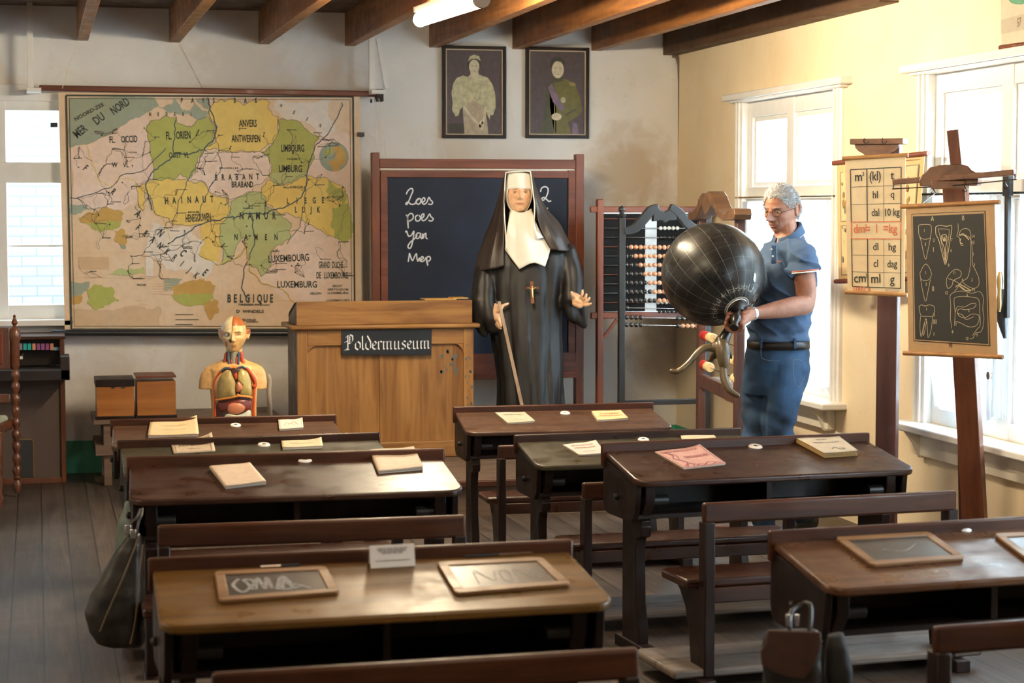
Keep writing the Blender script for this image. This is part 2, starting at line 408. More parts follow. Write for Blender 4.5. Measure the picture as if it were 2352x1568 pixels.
# right wall with three window openings
W1 = (10.12, 11.6); W2 = (7.43, 8.98); W3 = (4.0, 5.5)
WZ = (.64, 2.37)
b = MB(); ys = [YN, W3[0], W3[1], W2[0], W2[1], W1[0], W1[1], YB+.3]
for i in range(0, 7, 2): b.box(XW, XW+.085, ys[i], ys[i+1], 0, 3.2)
for a, c in (W1, W2, W3): b.box(XW, XW+.085, a, c, 0, WZ[0]).box(XW, XW+.085, a, c, WZ[1], 3.2)
struct(b, 'wall_right', M['wallr'], smooth=0)
struct(MB().box(XL-.2, XL, YN, YB+.3, 0, 3.2), 'wall_left', M['wallb'], smooth=0)
struct(MB().box(XL, XW+.08, YN-.2, YN, 0, 3.2), 'wall_near', M['wallb'], smooth=0)
struct(MB().box(XL, XW+.08, 9.35, YB+.3, 2.99, 3.05), 'ceiling', M['deck'], smooth=0)
struct(MB().box(XL, XW+.08, YN, 9.35, 2.9, 3.05), 'ceiling', M['beam'], smooth=0)
# joists
jx = [PY(u, 100, YB).x for u in (190, 401, 606, 804, 997, 1188, 1369)]
dx = jx[1]-jx[0]
jx = [jx[0]-dx*k for k in range(5, 0, -1)]+jx
for i, x in enumerate(jx):
    o = MB().box(x-.035, x+.035, 9.35, YB, 2.775, 2.99).build('ceiling_beam', M['beam'], None, bevel=.004)
    n_ = ['first', 'second', 'third', 'fourth', 'fifth', 'sixth', 'seventh']
    if i >= 5: lab = 'brown wooden ceiling beam meeting the back wall, %s from the left' % n_[i-5]
    else: lab = 'brown wooden ceiling beam over the left side of the room, %s beyond the photo' % n_[5-i-1]
    tag(o, lab, 'beam', 'ceiling beams'); o['kind'] = 'structure'
o = MB().box(XW-.11, XW, 9.35, YB, 2.755, 2.99).build('ceiling_beam', M['deck'], None, bevel=.004); o['kind'] = 'structure'
struct(MB().box(XL, XW, 9.2, 9.35, 2.765, 3.0), 'trim_1', M['white'], bevel=.004)
struct(MB().box(XL, XW, YB-.006, YB, 0, .21), 'baseboard_back', M['green'])
struct(MB().box(XW-.006, XW, 11.2, YB, 0, .21), 'baseboard_right', M['green'])

# clear panes
def glassm():
    m = bpy.data.materials.new('window_glass'); m.use_nodes = True; nt = m.node_tree; nt.nodes.clear()
    o = N(nt, 'ShaderNodeOutputMaterial'); t = N(nt, 'ShaderNodeBsdfTransparent'); g = N(nt, 'ShaderNodeBsdfGlossy'); g.inputs['Roughness'].default_value = .02
    t.inputs[0].default_value = (.93, .97, .96, 1)
    lw = N(nt, 'ShaderNodeLayerWeight'); pw = N(nt, 'ShaderNodeMath', operation='POWER', i_1=5.0); L(nt, lw.outputs['Facing'], pw.inputs[0])
    f = N(nt, 'ShaderNodeMath', operation='MULTIPLY_ADD', i_1=.6, i_2=.03); L(nt, pw.outputs[0], f.inputs[0]); mx = N(nt, 'ShaderNodeMixShader'); L(nt, f.outputs[0], mx.inputs[0]); L(nt, t.outputs[0], mx.inputs[1]); L(nt, g.outputs[0], mx.inputs[2]); L(nt, mx.outputs[0], o.inputs[0])
    return m
def sheerm():
    m = bpy.data.materials.new('sheer_curtain'); m.use_nodes = True; nt = m.node_tree; nt.nodes.clear()
    o = N(nt, 'ShaderNodeOutputMaterial'); t = N(nt, 'ShaderNodeBsdfTransparent'); d = N(nt, 'ShaderNodeBsdfTranslucent'); e = N(nt, 'ShaderNodeBsdfDiffuse')
    v = coords(nt, (1, 60, 1), 'Object'); c = ramp(nt, noise_(nt, v, 1, 3), [(.3, (.55, .58, .62)), (.7, (.80, .82, .84))]); L(nt, c, d.inputs[0]); L(nt, c, e.inputs[0])
    a = N(nt, 'ShaderNodeMixShader'); a.inputs[0].default_value = .3; L(nt, d.outputs[0], a.inputs[1]); L(nt, e.outputs[0], a.inputs[2])
    mx = N(nt, 'ShaderNodeMixShader'); mx.inputs[0].default_value = .93; L(nt, t.outputs[0], mx.inputs[1]); L(nt, a.outputs[0], mx.inputs[2]); L(nt, mx.outputs[0], o.inputs[0])
    return m
M['glass'] = glassm(); M['sheer'] = sheerm()

def side_window(n, y0, y1):
    """window in the right wall between y0 and y1"""
    X = XW; z0, z1 = WZ; zt0, zt1 = 1.75, 1.84; ym = (y0+y1)/2
    f = MB()
    f.box(X+.02, X+.07, y0, y0+.10, z0, z1).box(X+.02, X+.07, y1-.10, y1, z0, z1).box(X+.02, X+.07, y0, y1, z1-.10, z1).box(X+.02, X+.07, y0, y1, z0, z0+.08)
    f.box(X+.015, X+.07, ym-.055, ym+.055, z0, z1).box(X+.01, X+.07, y0, y1, zt0, zt1)
    # small sash fillets
    for a, c in ((y0+.10, ym-.055), (ym+.055, y1-.10)):
        for s0, s1 in ((zt1, z1-.10), (z0+.08, zt0)):
            f.box(X+.035, X+.06, a, a+.03, s0, s1).box(X+.035, X+.06, c-.03, c, s0, s1).box(X+.035, X+.06, a, c, s1-.03, s1).box(X+.035, X+.06, a, c, s0, s0+.03)
    w_ = struct(f, 'window_%d' % n, M['white'], bevel=.004)
    OFF[w_.name] = Vector((0, 0, 0))
    # architrave on the room side
    t = MB()
    for ya, yb in ((y0-.10, y0+.03), (y1-.03, y1+.10)):
        t.box(X-.022, X+.02, ya, yb, z0-.02, z1+.03).box(X-.035, X, ya+.03, ya+.05, z0-.02, z1+.03).box(X-.035, X, yb-.05, yb-.03, z0-.02, z1+.03)
    t.build('architrave', M['white'], w_, bevel=.004)
    MB().box(X-.075, X+.02, y0-.20, y1+.20, z1+.01, z1+.05).box(X-.05, X+.02, y0-.14, y1+.14, z1-.005, z1+.012).build('cornice', M['white'], w_, bevel=.006)
    MB().box(X-.15, X+.07, y0-.17, y1+.17, z0-.035, z0).build('sill', M['white'], w_, bevel=.008)
    a = MB().box(X-.05, X, y0-.02, y1+.02, z0-.16, z0-.035)
    for yy in (y0+.02, y1-.05):
        a.prism([(X-.13, yy, z0-.035), (X, yy, z0-.035), (X, yy, z0-.17), (X-.05, yy, z0-.17), (X-.08, yy, z0-.10)], (0, .03, 0))
    a.build('apron', M['cream'], w_, bevel=.004)
    g = MB()
    for a_, c in ((y0+.10, ym-.055), (ym+.055, y1-.10)):
        for s0, s1 in ((zt1, z1-.10), (z0+.08, zt0)): g.box(X+.046, X+.050, a_+.02, c-.02, s0+.02, s1-.02)
    g.build('glass_pane', M['glass'], w_, smooth=0)
    return w_
win1 = side_window(1, *W1); win2 = side_window(2, *W2); win3 = side_window(3, *W3)

def curtain(y0, y1, z0, z1, x, lab, amp=.018, sweep=0, nf=14):
    nu, nz = 120, 14; vs = []; fs = []
    for j in range(nz+1):
        t = j/nz; z = z1+(z0-z1)*t
        for i in range(nu+1):
            s_ = i/nu; y = y0+(y1-y0)*(s_*(1-sweep*t*t)); ph = s_*nf*2*PI
            vs.append((x+amp*math.sin(ph+.8*math.sin(ph*.31+t*2))*(.4+.8*t), y, z+.01*math.sin(ph*.37)*t))
    for j in range(nz):
        for i in range(nu): a = j*(nu+1)+i; fs.append((a, a+1, a+nu+2, a+nu+1))
    o = solo(MB().add(vs, fs), 'sheer_curtain', M['sheer'], (x, (y0+y1)/2, z0), lab, 'curtain', 'sheer curtains', recalc=False)
    return o
curtain(W1[0]+.02, W1[1]-.0, .70, 1.75, XW-.012, 'white sheer half curtain on the window behind the man')
curtain(W2[0]+.72, W2[1]-.0, .74, 1.77, XW-.03, 'white sheer half curtain drawn to one side behind the tooth chart easel', sweep=.25)
curtain(W2[0]-.1, W2[0]+.55, .70, 1.77, XW-.03, 'white sheer half curtain at the right edge of the photo', nf=9)
for (a, c), lab in ((W1, 'thin brass curtain rod across the window behind the man'), (W2, 'thin dark curtain rod across the window beside the tooth chart')):
    solo(MB().tube([(XW-.03, a-.06, 1.775), (XW-.03, c+.06, 1.775)], .006, 8), 'curtain_rod', M['brass'] if a > 9 else M['iron'], (XW-.03, (a+c)/2, 1.775), lab, 'curtain rod')

# espagnolette bolt of the nearer window
t = thing('window_bolt', (XW-.05, 8.10, 1.2), 'long dark iron window bolt with brass handle at the right edge window', 'bolt')
p0 = PX(2315, 425, XW-.06); p1 = PX(2313, 730, XW-.06)
MB().bar(p0, p1, .028, .02, Vector((1, 0, 0))).obox(p0+Vector((0, 0, .0)), Vector((.012, 0, 0)), Vector((0, .03, 0)), Vector((0, 0, .05))).build('rod', M['iron'], t, bevel=.003)
q = PX(2307, 715, XW-.06)
MB().tube([q+Vector((0, .02, .10)), q+Vector((0, .03, 0)), q+Vector((0, -.01, -.12))], [.012, .035, .008], 10).build('lever_plate', M['iron'], t)
q2 = PX(2296, 670, XW-.09)
MB().lathe([(.006, -.09), (.014, -.05), (.010, 0), (.016, .05), (.008, .09)], q2, (0, 0, 1), 12).build('handle', M['brass'], t)
solo(MB().lathe([(.008, 0), (.008, .03), (.022, .04), (.03, .06), (.02, .085)], PX(2250, 1040, XW), (-1, 0, 0), 16), 'wall_peg', M['iron'], PX(2250, 1040, XW), 'dark oval knob on the wall below the right window sill', 'knob')
MB().lathe([(.006, 0), (.006, .03), (.018, .035), (.018, .05)], PX(2292, 862, XW-.01), (-1, 0, 0), 14).build('knob', M['steel'], win2)

# back window: frame + glass, brick wall of the neighbouring house outside
f = MB(); zr = 1.93
f.box(wx0, wx0+.07, YB+.01, YB+.12, wz0, wz1).box(wx1-.07, wx1, YB+.01, YB+.12, wz0, wz1).box(wx0, wx1, YB+.01, YB+.12, wz1-.07, wz1).box(wx0, wx1, YB+.01, YB+.12, wz0, wz0+.09)
f.box(wx0, wx1, YB, YB+.12, zr-.06, zr+.07).box(-.27, -.18, YB+.005, YB+.12, wz0, wz1).box(wx0, wx1, YB+.04, YB+.08, 1.46, 1.475)
f.box(wx0-.1, wx0+.01, YB-.02, YB+.1, wz0-.02, wz1+.08).box(wx0-.1, wx1+.1, YB-.02, YB+.1, wz1-.01, wz1+.09).box(wx1-.01, wx1+.1, YB-.02, YB+.1, wz0-.02, wz1+.08)
w4 = struct(f, 'window_4', M['white'], bevel=.004)
MB().box(wx0-.12, wx1+.12, YB-.10, YB+.1, wz0-.04, wz0).build('sill', M['white'], w4, bevel=.006)
MB().box(wx0+.05, wx1-.05, YB+.058, YB+.062, wz0+.05, wz1-.05).build('glass_pane', M['glass'], w4, smooth=0)
def brick_m():
    m, nt, b = base('white_brick', (.8, .8, .8), .8)
    g = N(nt, 'ShaderNodeNewGeometry'); mp = N(nt, 'ShaderNodeMapping'); mp.inputs['Rotation'].default_value = (PI/2, 0, 0); L(nt, g.outputs['Position'], mp.inputs[0])
    br = N(nt, 'ShaderNodeTexBrick'); L(nt, mp.outputs[0], br.inputs['Vector']); br.inputs['Scale'].default_value = 1
    br.inputs['Brick Width'].default_value = .22; br.inputs['Row Height'].default_value = .075; br.inputs['Mortar Size'].default_value = .006
    br.inputs['Color1'].default_value = (.125, .118, .112, 1); br.inputs['Color2'].default_value = (.15, .14, .132, 1); br.inputs['Mortar'].default_value = (.085, .086, .09, 1)
    L(nt, br.outputs[0], b.inputs['Base Color']); return m
struct(MB().box(-3, 2.0, 15.2, 15.4, -.5, 5), 'trim_2', brick_m(), smooth=0)['label'] = 'white brick wall outside the back window'
struct(MB().box(XL-3, XW+14, -4, 19, -.3, -.12), 'trim_3', plain('yard', (.45, .45, .43), .9), smooth=0)
struct(MB().box(9.5, 10, 5, 17, -.3, 2.15).box(9.3, 10.2, 5, 17, 2.15, 2.28), 'trim_4', plain('neighbour_wall', (.62, .66, .70), .9), smooth=0)

# ------------------------------------------------------------ fluorescent lamps
TE = emit('tube_glow', (1.0, .84, .58), 165); TE2 = emit('tube_glow_dimmer', (1.0, .84, .58), 42)
def lamp(a, b, lab, power):
    a = Vector(a); b = Vector(b); d = (b-a).normalized()
    t = thing('fluorescent_lamp', (a+b)/2, lab, 'lamp', 'ceiling lamps')
    MB().tube([a+d*.03, b-d*.03], .036, 20).build('light_tube', TE if power else TE2, t)
    h = MB().bar(a+Vector((0, 0, .052)), b+Vector((0, 0, .052)), .06, .03); h.build('housing', M['white'], t, bevel=.004)
    for p, s_ in ((a, 1), (b, -1)): MB().tube([p, p+d*.04*s_], .038, 20).build('end_cap', M['steel'], t)
    for q in ((a*3+b)/4, (a+b*3)/4): MB().tube([q+Vector((0, 0, .06)), q+Vector((0, 0, .24))], .005, 6).build('hanger', M['steel'], t)
la = at(962, 46, 10.2); lb = at(1108, -2, 8.75)
lamp(la, lb, 'glowing white fluorescent tube lamp hanging under the ceiling beams', 1)
lamp((1.45, 7.4, 2.62), (1.52, 5.9, 2.62), 'second fluorescent tube lamp nearer than the top edge of the photo', 0)
lamp((1.6, 3.8, 2.62), (1.6, 2.3, 2.62), 'third fluorescent tube lamp above the photographer', 0)
lamp((-1.6, 6.4, 2.62), (-1.6, 4.9, 2.62), 'fluorescent tube lamp on the left side of the room', 0)
# ------------------------------------------------------------ platform
T_PL = Vector((2.9, 11.6, 0))
t = thing('teaching_platform', T_PL, 'low wooden platform under the lectern and the blackboard', 'platform')
PX0, PX1, PF, PH = 1.49, 3.45, 10.5, .2
MB().box(PX0, PX1, PF+.02, YB-.02, .165, PH).build('deck_board', M['plat'], t, bevel=.004)
MB().box(PX0+.02, PX1-.02, PF+.04, YB-.04, 0, .165).build('riser', M['plat'], t)
MB().box(PX0-.01, PX1+.01, PF-.005, PF+.03, .168, .204).build('nosing', M['rail'], t, bevel=.006)

# ------------------------------------------------------------ lectern
LY = 11.6; LZ = PH+.0015
xl, xr = PY(683, 900, LY).x, PY(1088, 900, LY).x
zt = PY(880, 744, LY).z; ztop = PY(880, 691, LY).z; dl = .44
t = thing('lectern', ((xl+xr)/2, LY, LZ), 'golden oak panelled lectern with the museum name sign', 'lectern')
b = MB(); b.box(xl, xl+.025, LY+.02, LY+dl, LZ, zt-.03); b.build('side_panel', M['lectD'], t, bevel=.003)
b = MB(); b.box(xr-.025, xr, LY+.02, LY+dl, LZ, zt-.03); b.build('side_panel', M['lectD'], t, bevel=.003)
MB().box(xl+.02, xr-.02, LY+.022, LY+.035, LZ+.02, zt-.03).build('front_panel', M['lect'], t)
sw = .062
MB().box(xl, xl+sw, LY, LY+.024, LZ, zt-.03).build('stile', M['lect'], t, bevel=.004)
MB().box(xr-sw, xr, LY, LY+.024, LZ, zt-.03).build('stile', M['lect'], t, bevel=.004)
xm = PY(873, 900, LY).x
MB().box(xm, xm+.022, LY+.012, LY+.024, LZ+.1, zt-.1).build('centre_strip', M['lect'], t, bevel=.003)
rl = MB(); rl.box(xl+sw, xr-sw, LY+.001, LY+.024, zt-.125, zt-.03)
rl.prism([(xl+sw, LY+.003, zt-.125), (xl+sw+.05, LY+.003, zt-.125), (xl+sw+.03, LY+.003, zt-.135), (xl+sw+.008, LY+.003, zt-.16), (xl+sw, LY+.003, zt-.19)], (0, .02, 0))
rl.prism([(xr-sw, LY+.003, zt-.125), (xr-sw-.05, LY+.003, zt-.125), (xr-sw-.03, LY+.003, zt-.135), (xr-sw-.008, LY+.003, zt-.16), (xr-sw, LY+.003, zt-.19)], (0, .02, 0))
rl.build('rail', M['lectH'], t, bevel=.003)
MB().box(xl-.01, xr+.01, LY-.012, LY+.03, LZ, LZ+.10).build('plinth', M['lectH'], t, bevel=.006)
MB().box(xl-.04, xr+.035, LY-.035, LY+dl+.02, zt-.028, zt-.002).build('ledge', M['lectH'], t, bevel=.009)
b = MB(); x0, x1 = PY(682, 700, LY).x-.002, PY(1085, 700, LY).x
b.box(x0, x1, LY+.005, LY+.025, zt-.002, ztop); b.build('desk_front', M['lectH'], t, bevel=.003)
for xx in (x0, x1-.02):
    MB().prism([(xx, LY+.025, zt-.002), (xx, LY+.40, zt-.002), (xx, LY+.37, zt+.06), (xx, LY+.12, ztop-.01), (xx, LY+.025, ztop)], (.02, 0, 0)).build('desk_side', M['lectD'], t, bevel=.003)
MB().prism([(x0, LY+.03, ztop-.016), (x0, LY+.40, zt+.03), (x0, LY+.40, zt+.045), (x0, LY+.03, ztop)], (x1-x0, 0, 0)).build('writing_slope', M['lectH'], t, bevel=.002)
# chipped dark paint spots
b = MB(); random.seed(3)
for k in range(46):
    if k < 16: x, z, r = xr-sw-.03-random.random()*.11, zt-.17-random.random()*.14, .004+random.random()*.010
    else: x, z, r = xr-.008-random.random()*.045, zt-.12-random.random()*.5, .002+random.random()*.006
    y = LY+.021 if k < 16 else LY-.0008
    b.poly([(x+r*math.cos(a)*(.6+.6*random.random()), y, z+r*1.3*math.sin(a)*(.6+.6*random.random())) for a in [i*PI/4 for i in range(8)]])
b.build('chipped_paint', plain('grey_green_chip', (.10, .12, .12), .7), t, smooth=0, recalc=False)
# sign with blackletter
sp = [PY(u, v, LY-.012) for u, v in ((785, 757), (992, 755), (991, 815), (785, 815))]
sgn = MB().prism(sp, (0, .008, 0)).build('name_sign', plain('sign_black', (.013, .017, .022), .4), t, bevel=.001)
sgn['label'] = 'black sign board with white blackletter writing'
def nib(mb, pts, ox, oz, s, y, w=.17, ang=42):
    nx, nz = math.cos(math.radians(ang))*w/2, math.sin(math.radians(ang))*w/2
    for (a, b_), (c, d) in zip(pts[:-1], pts[1:]):
        q = [(a-nx, b_-nz), (a+nx, b_+nz), (c+nx, d+nz), (c-nx, d-nz)]
        mb.poly([(ox+x*s, y, oz+z*s) for x, z in q])
mn = lambda x: [(x-.10, .84), (x, .95), (x, .12), (x+.12, .05)]
G = {
 'o': (.78, [[(.42, .98), (.12, .76), (.12, .24), (.42, .02)], [(.42, .98), (.68, .74), (.68, .24), (.42, .02)]]),
 'l': (.42, [[(.02, 1.42), (.16, 1.60), (.16, .14), (.30, .04)]]),
 'd': (.80, [[(.30, 1.62), (.68, .92), (.68, .22), (.44, .02)], [(.40, .98), (.12, .76), (.12, .24), (.44, .02)]]),
 'e': (.66, [[(.36, .98), (.12, .74), (.12, .24), (.38, .03), (.58, .16)], [(.36, .98), (.56, .78), (.40, .55), (.14, .48)]]),
 'r': (.58, [mn(.14), [(.16, .80), (.38, .98), (.54, .86)]]),
 'm': (1.30, [mn(.14), [(.16, .80), (.44, .97)], mn(.56)[1:], [(.58, .80), (.88, .97)], mn(.98)[1:]]),
 'u': (.88, [mn(.14), [(.20, .08), (.38, .03), (.60, .22)], [(.48, .84), (.58, .95), (.58, .12), (.72, .05)]]),
 's': (.66, [[(.54, .86), (.34, .98), (.14, .76), (.22, .58), (.46, .44), (.52, .22), (.30, .02), (.08, .14)]]),
 'P': (1.12, [[(.10, 1.40), (.36, 1.72), (.36, .10), (.10, -.06)], [(-.02, .90), (.36, 1.06)], [(.16, 1.52), (.40, 1.62), (.62, 1.78), (.92, 1.62), (.94, 1.10), (.66, .78), (.38, .80)], [(.58, 1.60), (.58, .92)], [(-.06, .0), (.20, .14), (.5, .06)]]),
}
word = 'Poldermuseum'; tot = sum(G[c][0] for c in word)
xa, xb = sp[0].x+.012, sp[1].x-.012; s_ = (xb-xa)/tot; zb = sp[3].z+.028
mb = MB(); x = xa+.005
for c in word:
    for st in G[c][1]: nib(mb, st, x, zb, s_, LY-.0128)
    x += G[c][0]*s_
mb.build('lettering', M['chalk'], sgn, smooth=0, recalc=False)
# papers on the lectern
pp = PY(1025, 690, LY+.10)
for (a, c, h, lab) in ((975, 1048, 0, 'orange-edged booklet lying open on top of the lectern'), (1040, 1075, .006, 'small yellow leaf on the right end of the lectern top')):
    o = MB().box(PY(a, 690, LY+.06).x, PY(c, 690, LY+.06).x, LY+.05, LY+.2, ztop+.0+h, ztop+.006+h)
    solo(o, 'booklet', plain('orange_paper', (.62, .36, .10), .7), PY((a+c)/2, 690, LY+.1), lab, 'booklet', bevel=.001)

# ------------------------------------------------------------ big blackboard
BY = 12.35
t = thing('blackboard', PY(1100, 640, BY), 'large blackboard with chalk names in a reddish wooden frame', 'blackboard')
OFF[t.name] = Vector(t.location)
def bx(u0, v0, u1, v1, y0, y1): 
    a = PY(u0, v0, y0); c = PY(u1, v1, y0); return (min(a.x, c.x), max(a.x, c.x), y0, y1, min(a.z, c.z), max(a.z, c.z))
a = PY(855, 350, BY); c = PY(1341, 354, BY)
for u0, u1, vt in ((854, 872, 350), (1323, 1342, 354)):
    p, q = PY(u0, vt, BY), PY(u1, vt, BY)
    MB().box(p.x, q.x, BY, BY+.06, PH, p.z).build('post', M['frameV'], t, bevel=.004)
MB().box(*bx(872, 364, 1323, 388, BY+.005, BY+.05)).build('top_rail', M['frame'], t, bevel=.004)
MB().box(*bx(874, 387, 1321, 391, BY+.012, BY+.04)).build('light_strip', M['cream'], t)
f = MB(); f.box(*bx(874, 391, 1321, 409, BY+.008, BY+.04)).box(*bx(874, 391, 892, 822, BY+.0078, BY+.041)).box(*bx(1306, 391, 1323, 822, BY+.0078, BY+.041)).box(*bx(874, 817, 1323, 842, BY+.004, BY+.042))
f.build('inner_frame', M['frame'], t, bevel=.003)
MB().box(*bx(888, 405, 1310, 820, BY+.02, BY+.03)).build('board', M['slate'], t)
MB().box(*bx(872, 838, 1323, 862, BY-.004, BY+.04)).build('lower_rail', M['frame'], t, bevel=.003)
MB().box(*bx(872, 861, 1323, 867, BY-.05, BY+.05)).build('chalk_ledge', M['frame'], t, bevel=.002)
def Z3(x, y): return PY(780+x/2.6133, y/2.6133, BY+.0195)
def Z4(x, y): return PY(600+x/2.6133, 560+y/2.6133, BY+.0195)
hand = [(Z3, s) for s in (
 [(400,1165),(412,1142),(432,1130),(440,1145),(430,1170),(418,1200),(405,1226),(397,1222),(410,1212),(430,1226),(452,1222),(462,1205),(480,1190),(464,1198),(460,1216),(472,1226),(486,1214),(486,1196),(478,1190)],
 [(486,1196),(500,1212),(512,1200),(508,1186),(496,1194),(494,1214),(508,1226),(524,1212),(536,1184),(546,1200),(558,1212),(552,1226),(532,1224)],
 [(398,1290),(408,1302),(412,1370),(408,1320),(410,1295),(428,1280),(442,1292),(438,1314),(416,1328)],
 [(470,1290),(456,1300),(458,1322),(474,1326),(486,1308),(476,1290),(490,1310),(504,1300),(506,1284),(494,1288),(490,1310),(502,1324),(522,1312),(540,1284),(548,1300),(562,1312),(552,1326),(534,1322)],
 [(395,1394),(402,1386),(408,1404),(416,1418),(432,1410),(446,1386),(442,1430),(430,1480),(418,1490),(410,1478),(424,1454),(452,1430),(466,1410)],
 [(484,1400),(468,1398),(458,1416),(466,1432),(480,1422),(488,1400),(486,1422),(494,1434)],[(494,1434),(500,1402),(502,1432),(508,1408),(518,1400),(518,1424),(528,1434)],
 [(1206,1152),(1212,1130),(1232,1120),(1250,1130),(1250,1156),(1238,1184),(1222,1202),(1212,1196),(1224,1184),(1240,1194),(1256,1208),(1270,1204)],
 [(1240,1262),(1250,1246)])]
hand += [(Z4, s) for s in ([(882,108),(888,70),(890,56),(898,80),(908,100),(920,76),(932,58),(934,84),(940,106)],[(940,106),(950,84),(954,104),(962,96),(974,84),(966,76),(956,90),(964,106),(980,98),(990,80)],[(990,78),(996,104),(1000,130),(992,100),(996,80),(1010,76),(1016,92),(1002,106)])]
for nm, sel in (('chalk_words', lambda s: s[0][0] < 1100), ('chalk_number', lambda s: s[0][0] > 1100)):
    mb = MB()
    for fn, s in hand:
        if sel(s): mb.ribbon(spath([fn(x, y) for x, y in s], 4), .0078, Vector((0, 1, 0)))
    mb.build(nm, M['chalk'], t, smooth=0, recalc=False)

# ------------------------------------------------------------ portraits
def paintm(n, c, v=.18): return plain(n, c, .5, var=v, vs=30)
PAL = [paintm('portrait_ground', (.085, .060, .068)), paintm('pale_cape', (.50, .47, .30), .25), paintm('portrait_skin', (.60, .53, .38)), paintm('portrait_hair', (.045, .038, .03)),
       paintm('gown', (.42, .35, .25)), paintm('olive_cloth', (.15, .135, .04)), paintm('violet_sash', (.20, .14, .22)), paintm('portrait_detail', (.30, .24, .09)), paintm('shadow_cloth', (.07, .07, .035))]
def ZP(Y): return lambda x, y: PY(780+x/2.6133, y/2.6133, Y)
def pell(mb, z, cx, cy, rx, ry, mi, n=22): mb.poly([z(cx+rx*math.cos(2*PI*i/n), cy+ry*math.sin(2*PI*i/n)) for i in range(n)], mi)
def portrait(u0, v0, u1, v1, lab, fn):
    Y = YB-.03; p = PY(u0, v0, Y); q = PY(u1, v1, Y)
    t = thing('framed_portrait', (p+q)/2, lab, 'portrait', 'portraits over the blackboard')
    f = MB(); w_ = .022
    f.box(p.x, q.x, Y-.01, Y+.025, p.z-w_, p.z).box(p.x, q.x, Y-.01, Y+.025, q.z, q.z+w_).box(p.x, p.x+w_, Y-.009, Y+.024, q.z, p.z).box(q.x-w_, q.x, Y-.009, Y+.024, q.z, p.z)
    f.build('frame', M['dark'], t, bevel=.003)
    g = MB(); a = w_; c = .006
    g.box(p.x+a, q.x-a, Y-.004, Y+.01, p.z-a-c, p.z-a).box(p.x+a, q.x-a, Y-.004, Y+.01, q.z+a, q.z+a+c).box(p.x+a, p.x+a+c, Y-.0038, Y+.01, q.z+a, p.z-a).box(q.x-a-c, q.x-a, Y-.0038, Y+.01, q.z+a, p.z-a)
    g.build('slip_moulding', M['paper'], t)
    k = MB(); k.box(p.x+w_, q.x-w_, Y+.004, Y+.02, q.z+w_, p.z-w_, 0); fn(k, Y+.0035)
    k.build('picture', PAL, t, smooth=0, recalc=False)
def woman(k, Y):
    z = ZP(Y)
    k.poly([z(x, y) for x, y in ((655, 740), (745, 740), (748, 808), (655, 808))], 3)
    random.seed(1); cape = [(800, 440), (765, 462), (740, 452), (705, 468), (682, 500), (672, 560), (678, 620), (672, 660), (690, 680), (700, 700), (712, 690), (722, 660), (738, 640), (746, 700), (760, 720), (860, 720), (880, 640), (884, 690), (898, 718), (908, 690), (925, 690), (938, 640), (930, 560), (918, 505), (892, 466), (860, 455), (836, 446)]
    k.poly([z(x+random.uniform(-4, 4), y) for x, y in cape], 1)
    z = ZP(Y-.0006)
    k.poly([z(x, y) for x, y in ((752, 640), (800, 600), (870, 640), (885, 720), (893, 806), (750, 806), (742, 700))], 4)
    k.poly([z(x, y) for x, y in ((785, 430), (785, 455), (815, 500), (838, 455), (832, 430))], 2)
    z = ZP(Y-.0010)
    for pts in ([(745, 640), (790, 700), (850, 765)], [(880, 640), (870, 700), (850, 770)]): k.ribbon([z(*p) for p in pts], .017, Vector((0, 1, 0)), 2)
    pell(k, z, 852, 752, 15, 30, 2); pell(k, z, 806, 390, 41, 40, 3)
    z = ZP(Y-.0014); pell(k, z, 808, 400, 31, 43, 2); k.poly([z(x, y) for x, y in ((772, 368), (780, 340), (808, 326), (838, 338), (846, 366), (825, 352), (795, 352))], 1)
    z = ZP(Y-.0018)
    for x in (796, 820): pell(k, z, x, 395, 4.5, 2.2, 3, 8)
    pell(k, z, 809, 426, 6, 2, 3, 8); k.ribbon([z(*p) for p in ((790, 545), (810, 590), (822, 605), (838, 590), (850, 545))], .0018, Vector((0, 1, 0)), 3)
def soldier(k, Y):
    z = ZP(Y)
    k.poly([z(x, y) for x, y in ((1290, 480), (1250, 508), (1238, 560), (1228, 690), (1205, 806), (1300, 806), (1300, 600))], 8)
    k.poly([z(x, y) for x, y in ((1290, 478), (1340, 470), (1400, 492), (1428, 540), (1448, 600), (1455, 660), (1440, 690), (1370, 735), (1392, 806), (1290, 806), (1262, 640), (1262, 540))], 5)
    z = ZP(Y-.0006)
    k.poly([z(x, y) for x, y in ((1252, 525), (1275, 500), (1300, 560), (1352, 655), (1330, 668), (1280, 610))], 6)
    k.poly([z(x, y) for x, y in ((1400, 735), (1425, 740), (1435, 806), (1396, 806))], 6)
    k.poly([z(x, y) for x, y in ((1372, 490), (1412, 498), (1420, 516), (1384, 516))], 7)
    k.poly([z(x, y) for x, y in ((1288, 470), (1342, 462), (1345, 486), (1290, 498))], 8)
    k.ribbon([z(1355, 690), z(1420, 655)], .012, Vector((0, 1, 0)), 8)
    pell(k, z, 1342, 600, 15, 18, 1, 8); k.ribbon([z(1290, 626), z(1292, 806)], .005, Vector((0, 1, 0)), 7)
    z = ZP(Y-.0010); pell(k, z, 1302, 700, 30, 22, 2); pell(k, z, 1308, 384, 44, 44, 3)
    z = ZP(Y-.0014); pell(k, z, 1310, 418, 36, 52, 2)
    k.poly([z(x, y) for x, y in ((1268, 400), (1266, 362), (1290, 342), (1330, 345), (1352, 372), (1346, 400), (1335, 374), (1300, 366), (1280, 380))], 3)
    z = ZP(Y-.0018)
    for x in (1296, 1324): pell(k, z, x, 408, 5, 2.4, 3, 8)
    pell(k, z, 1310, 446, 8, 2, 3, 8)
portrait(1016, 104, 1162, 318, 'framed portrait of a woman in a pale feathery cape', woman)
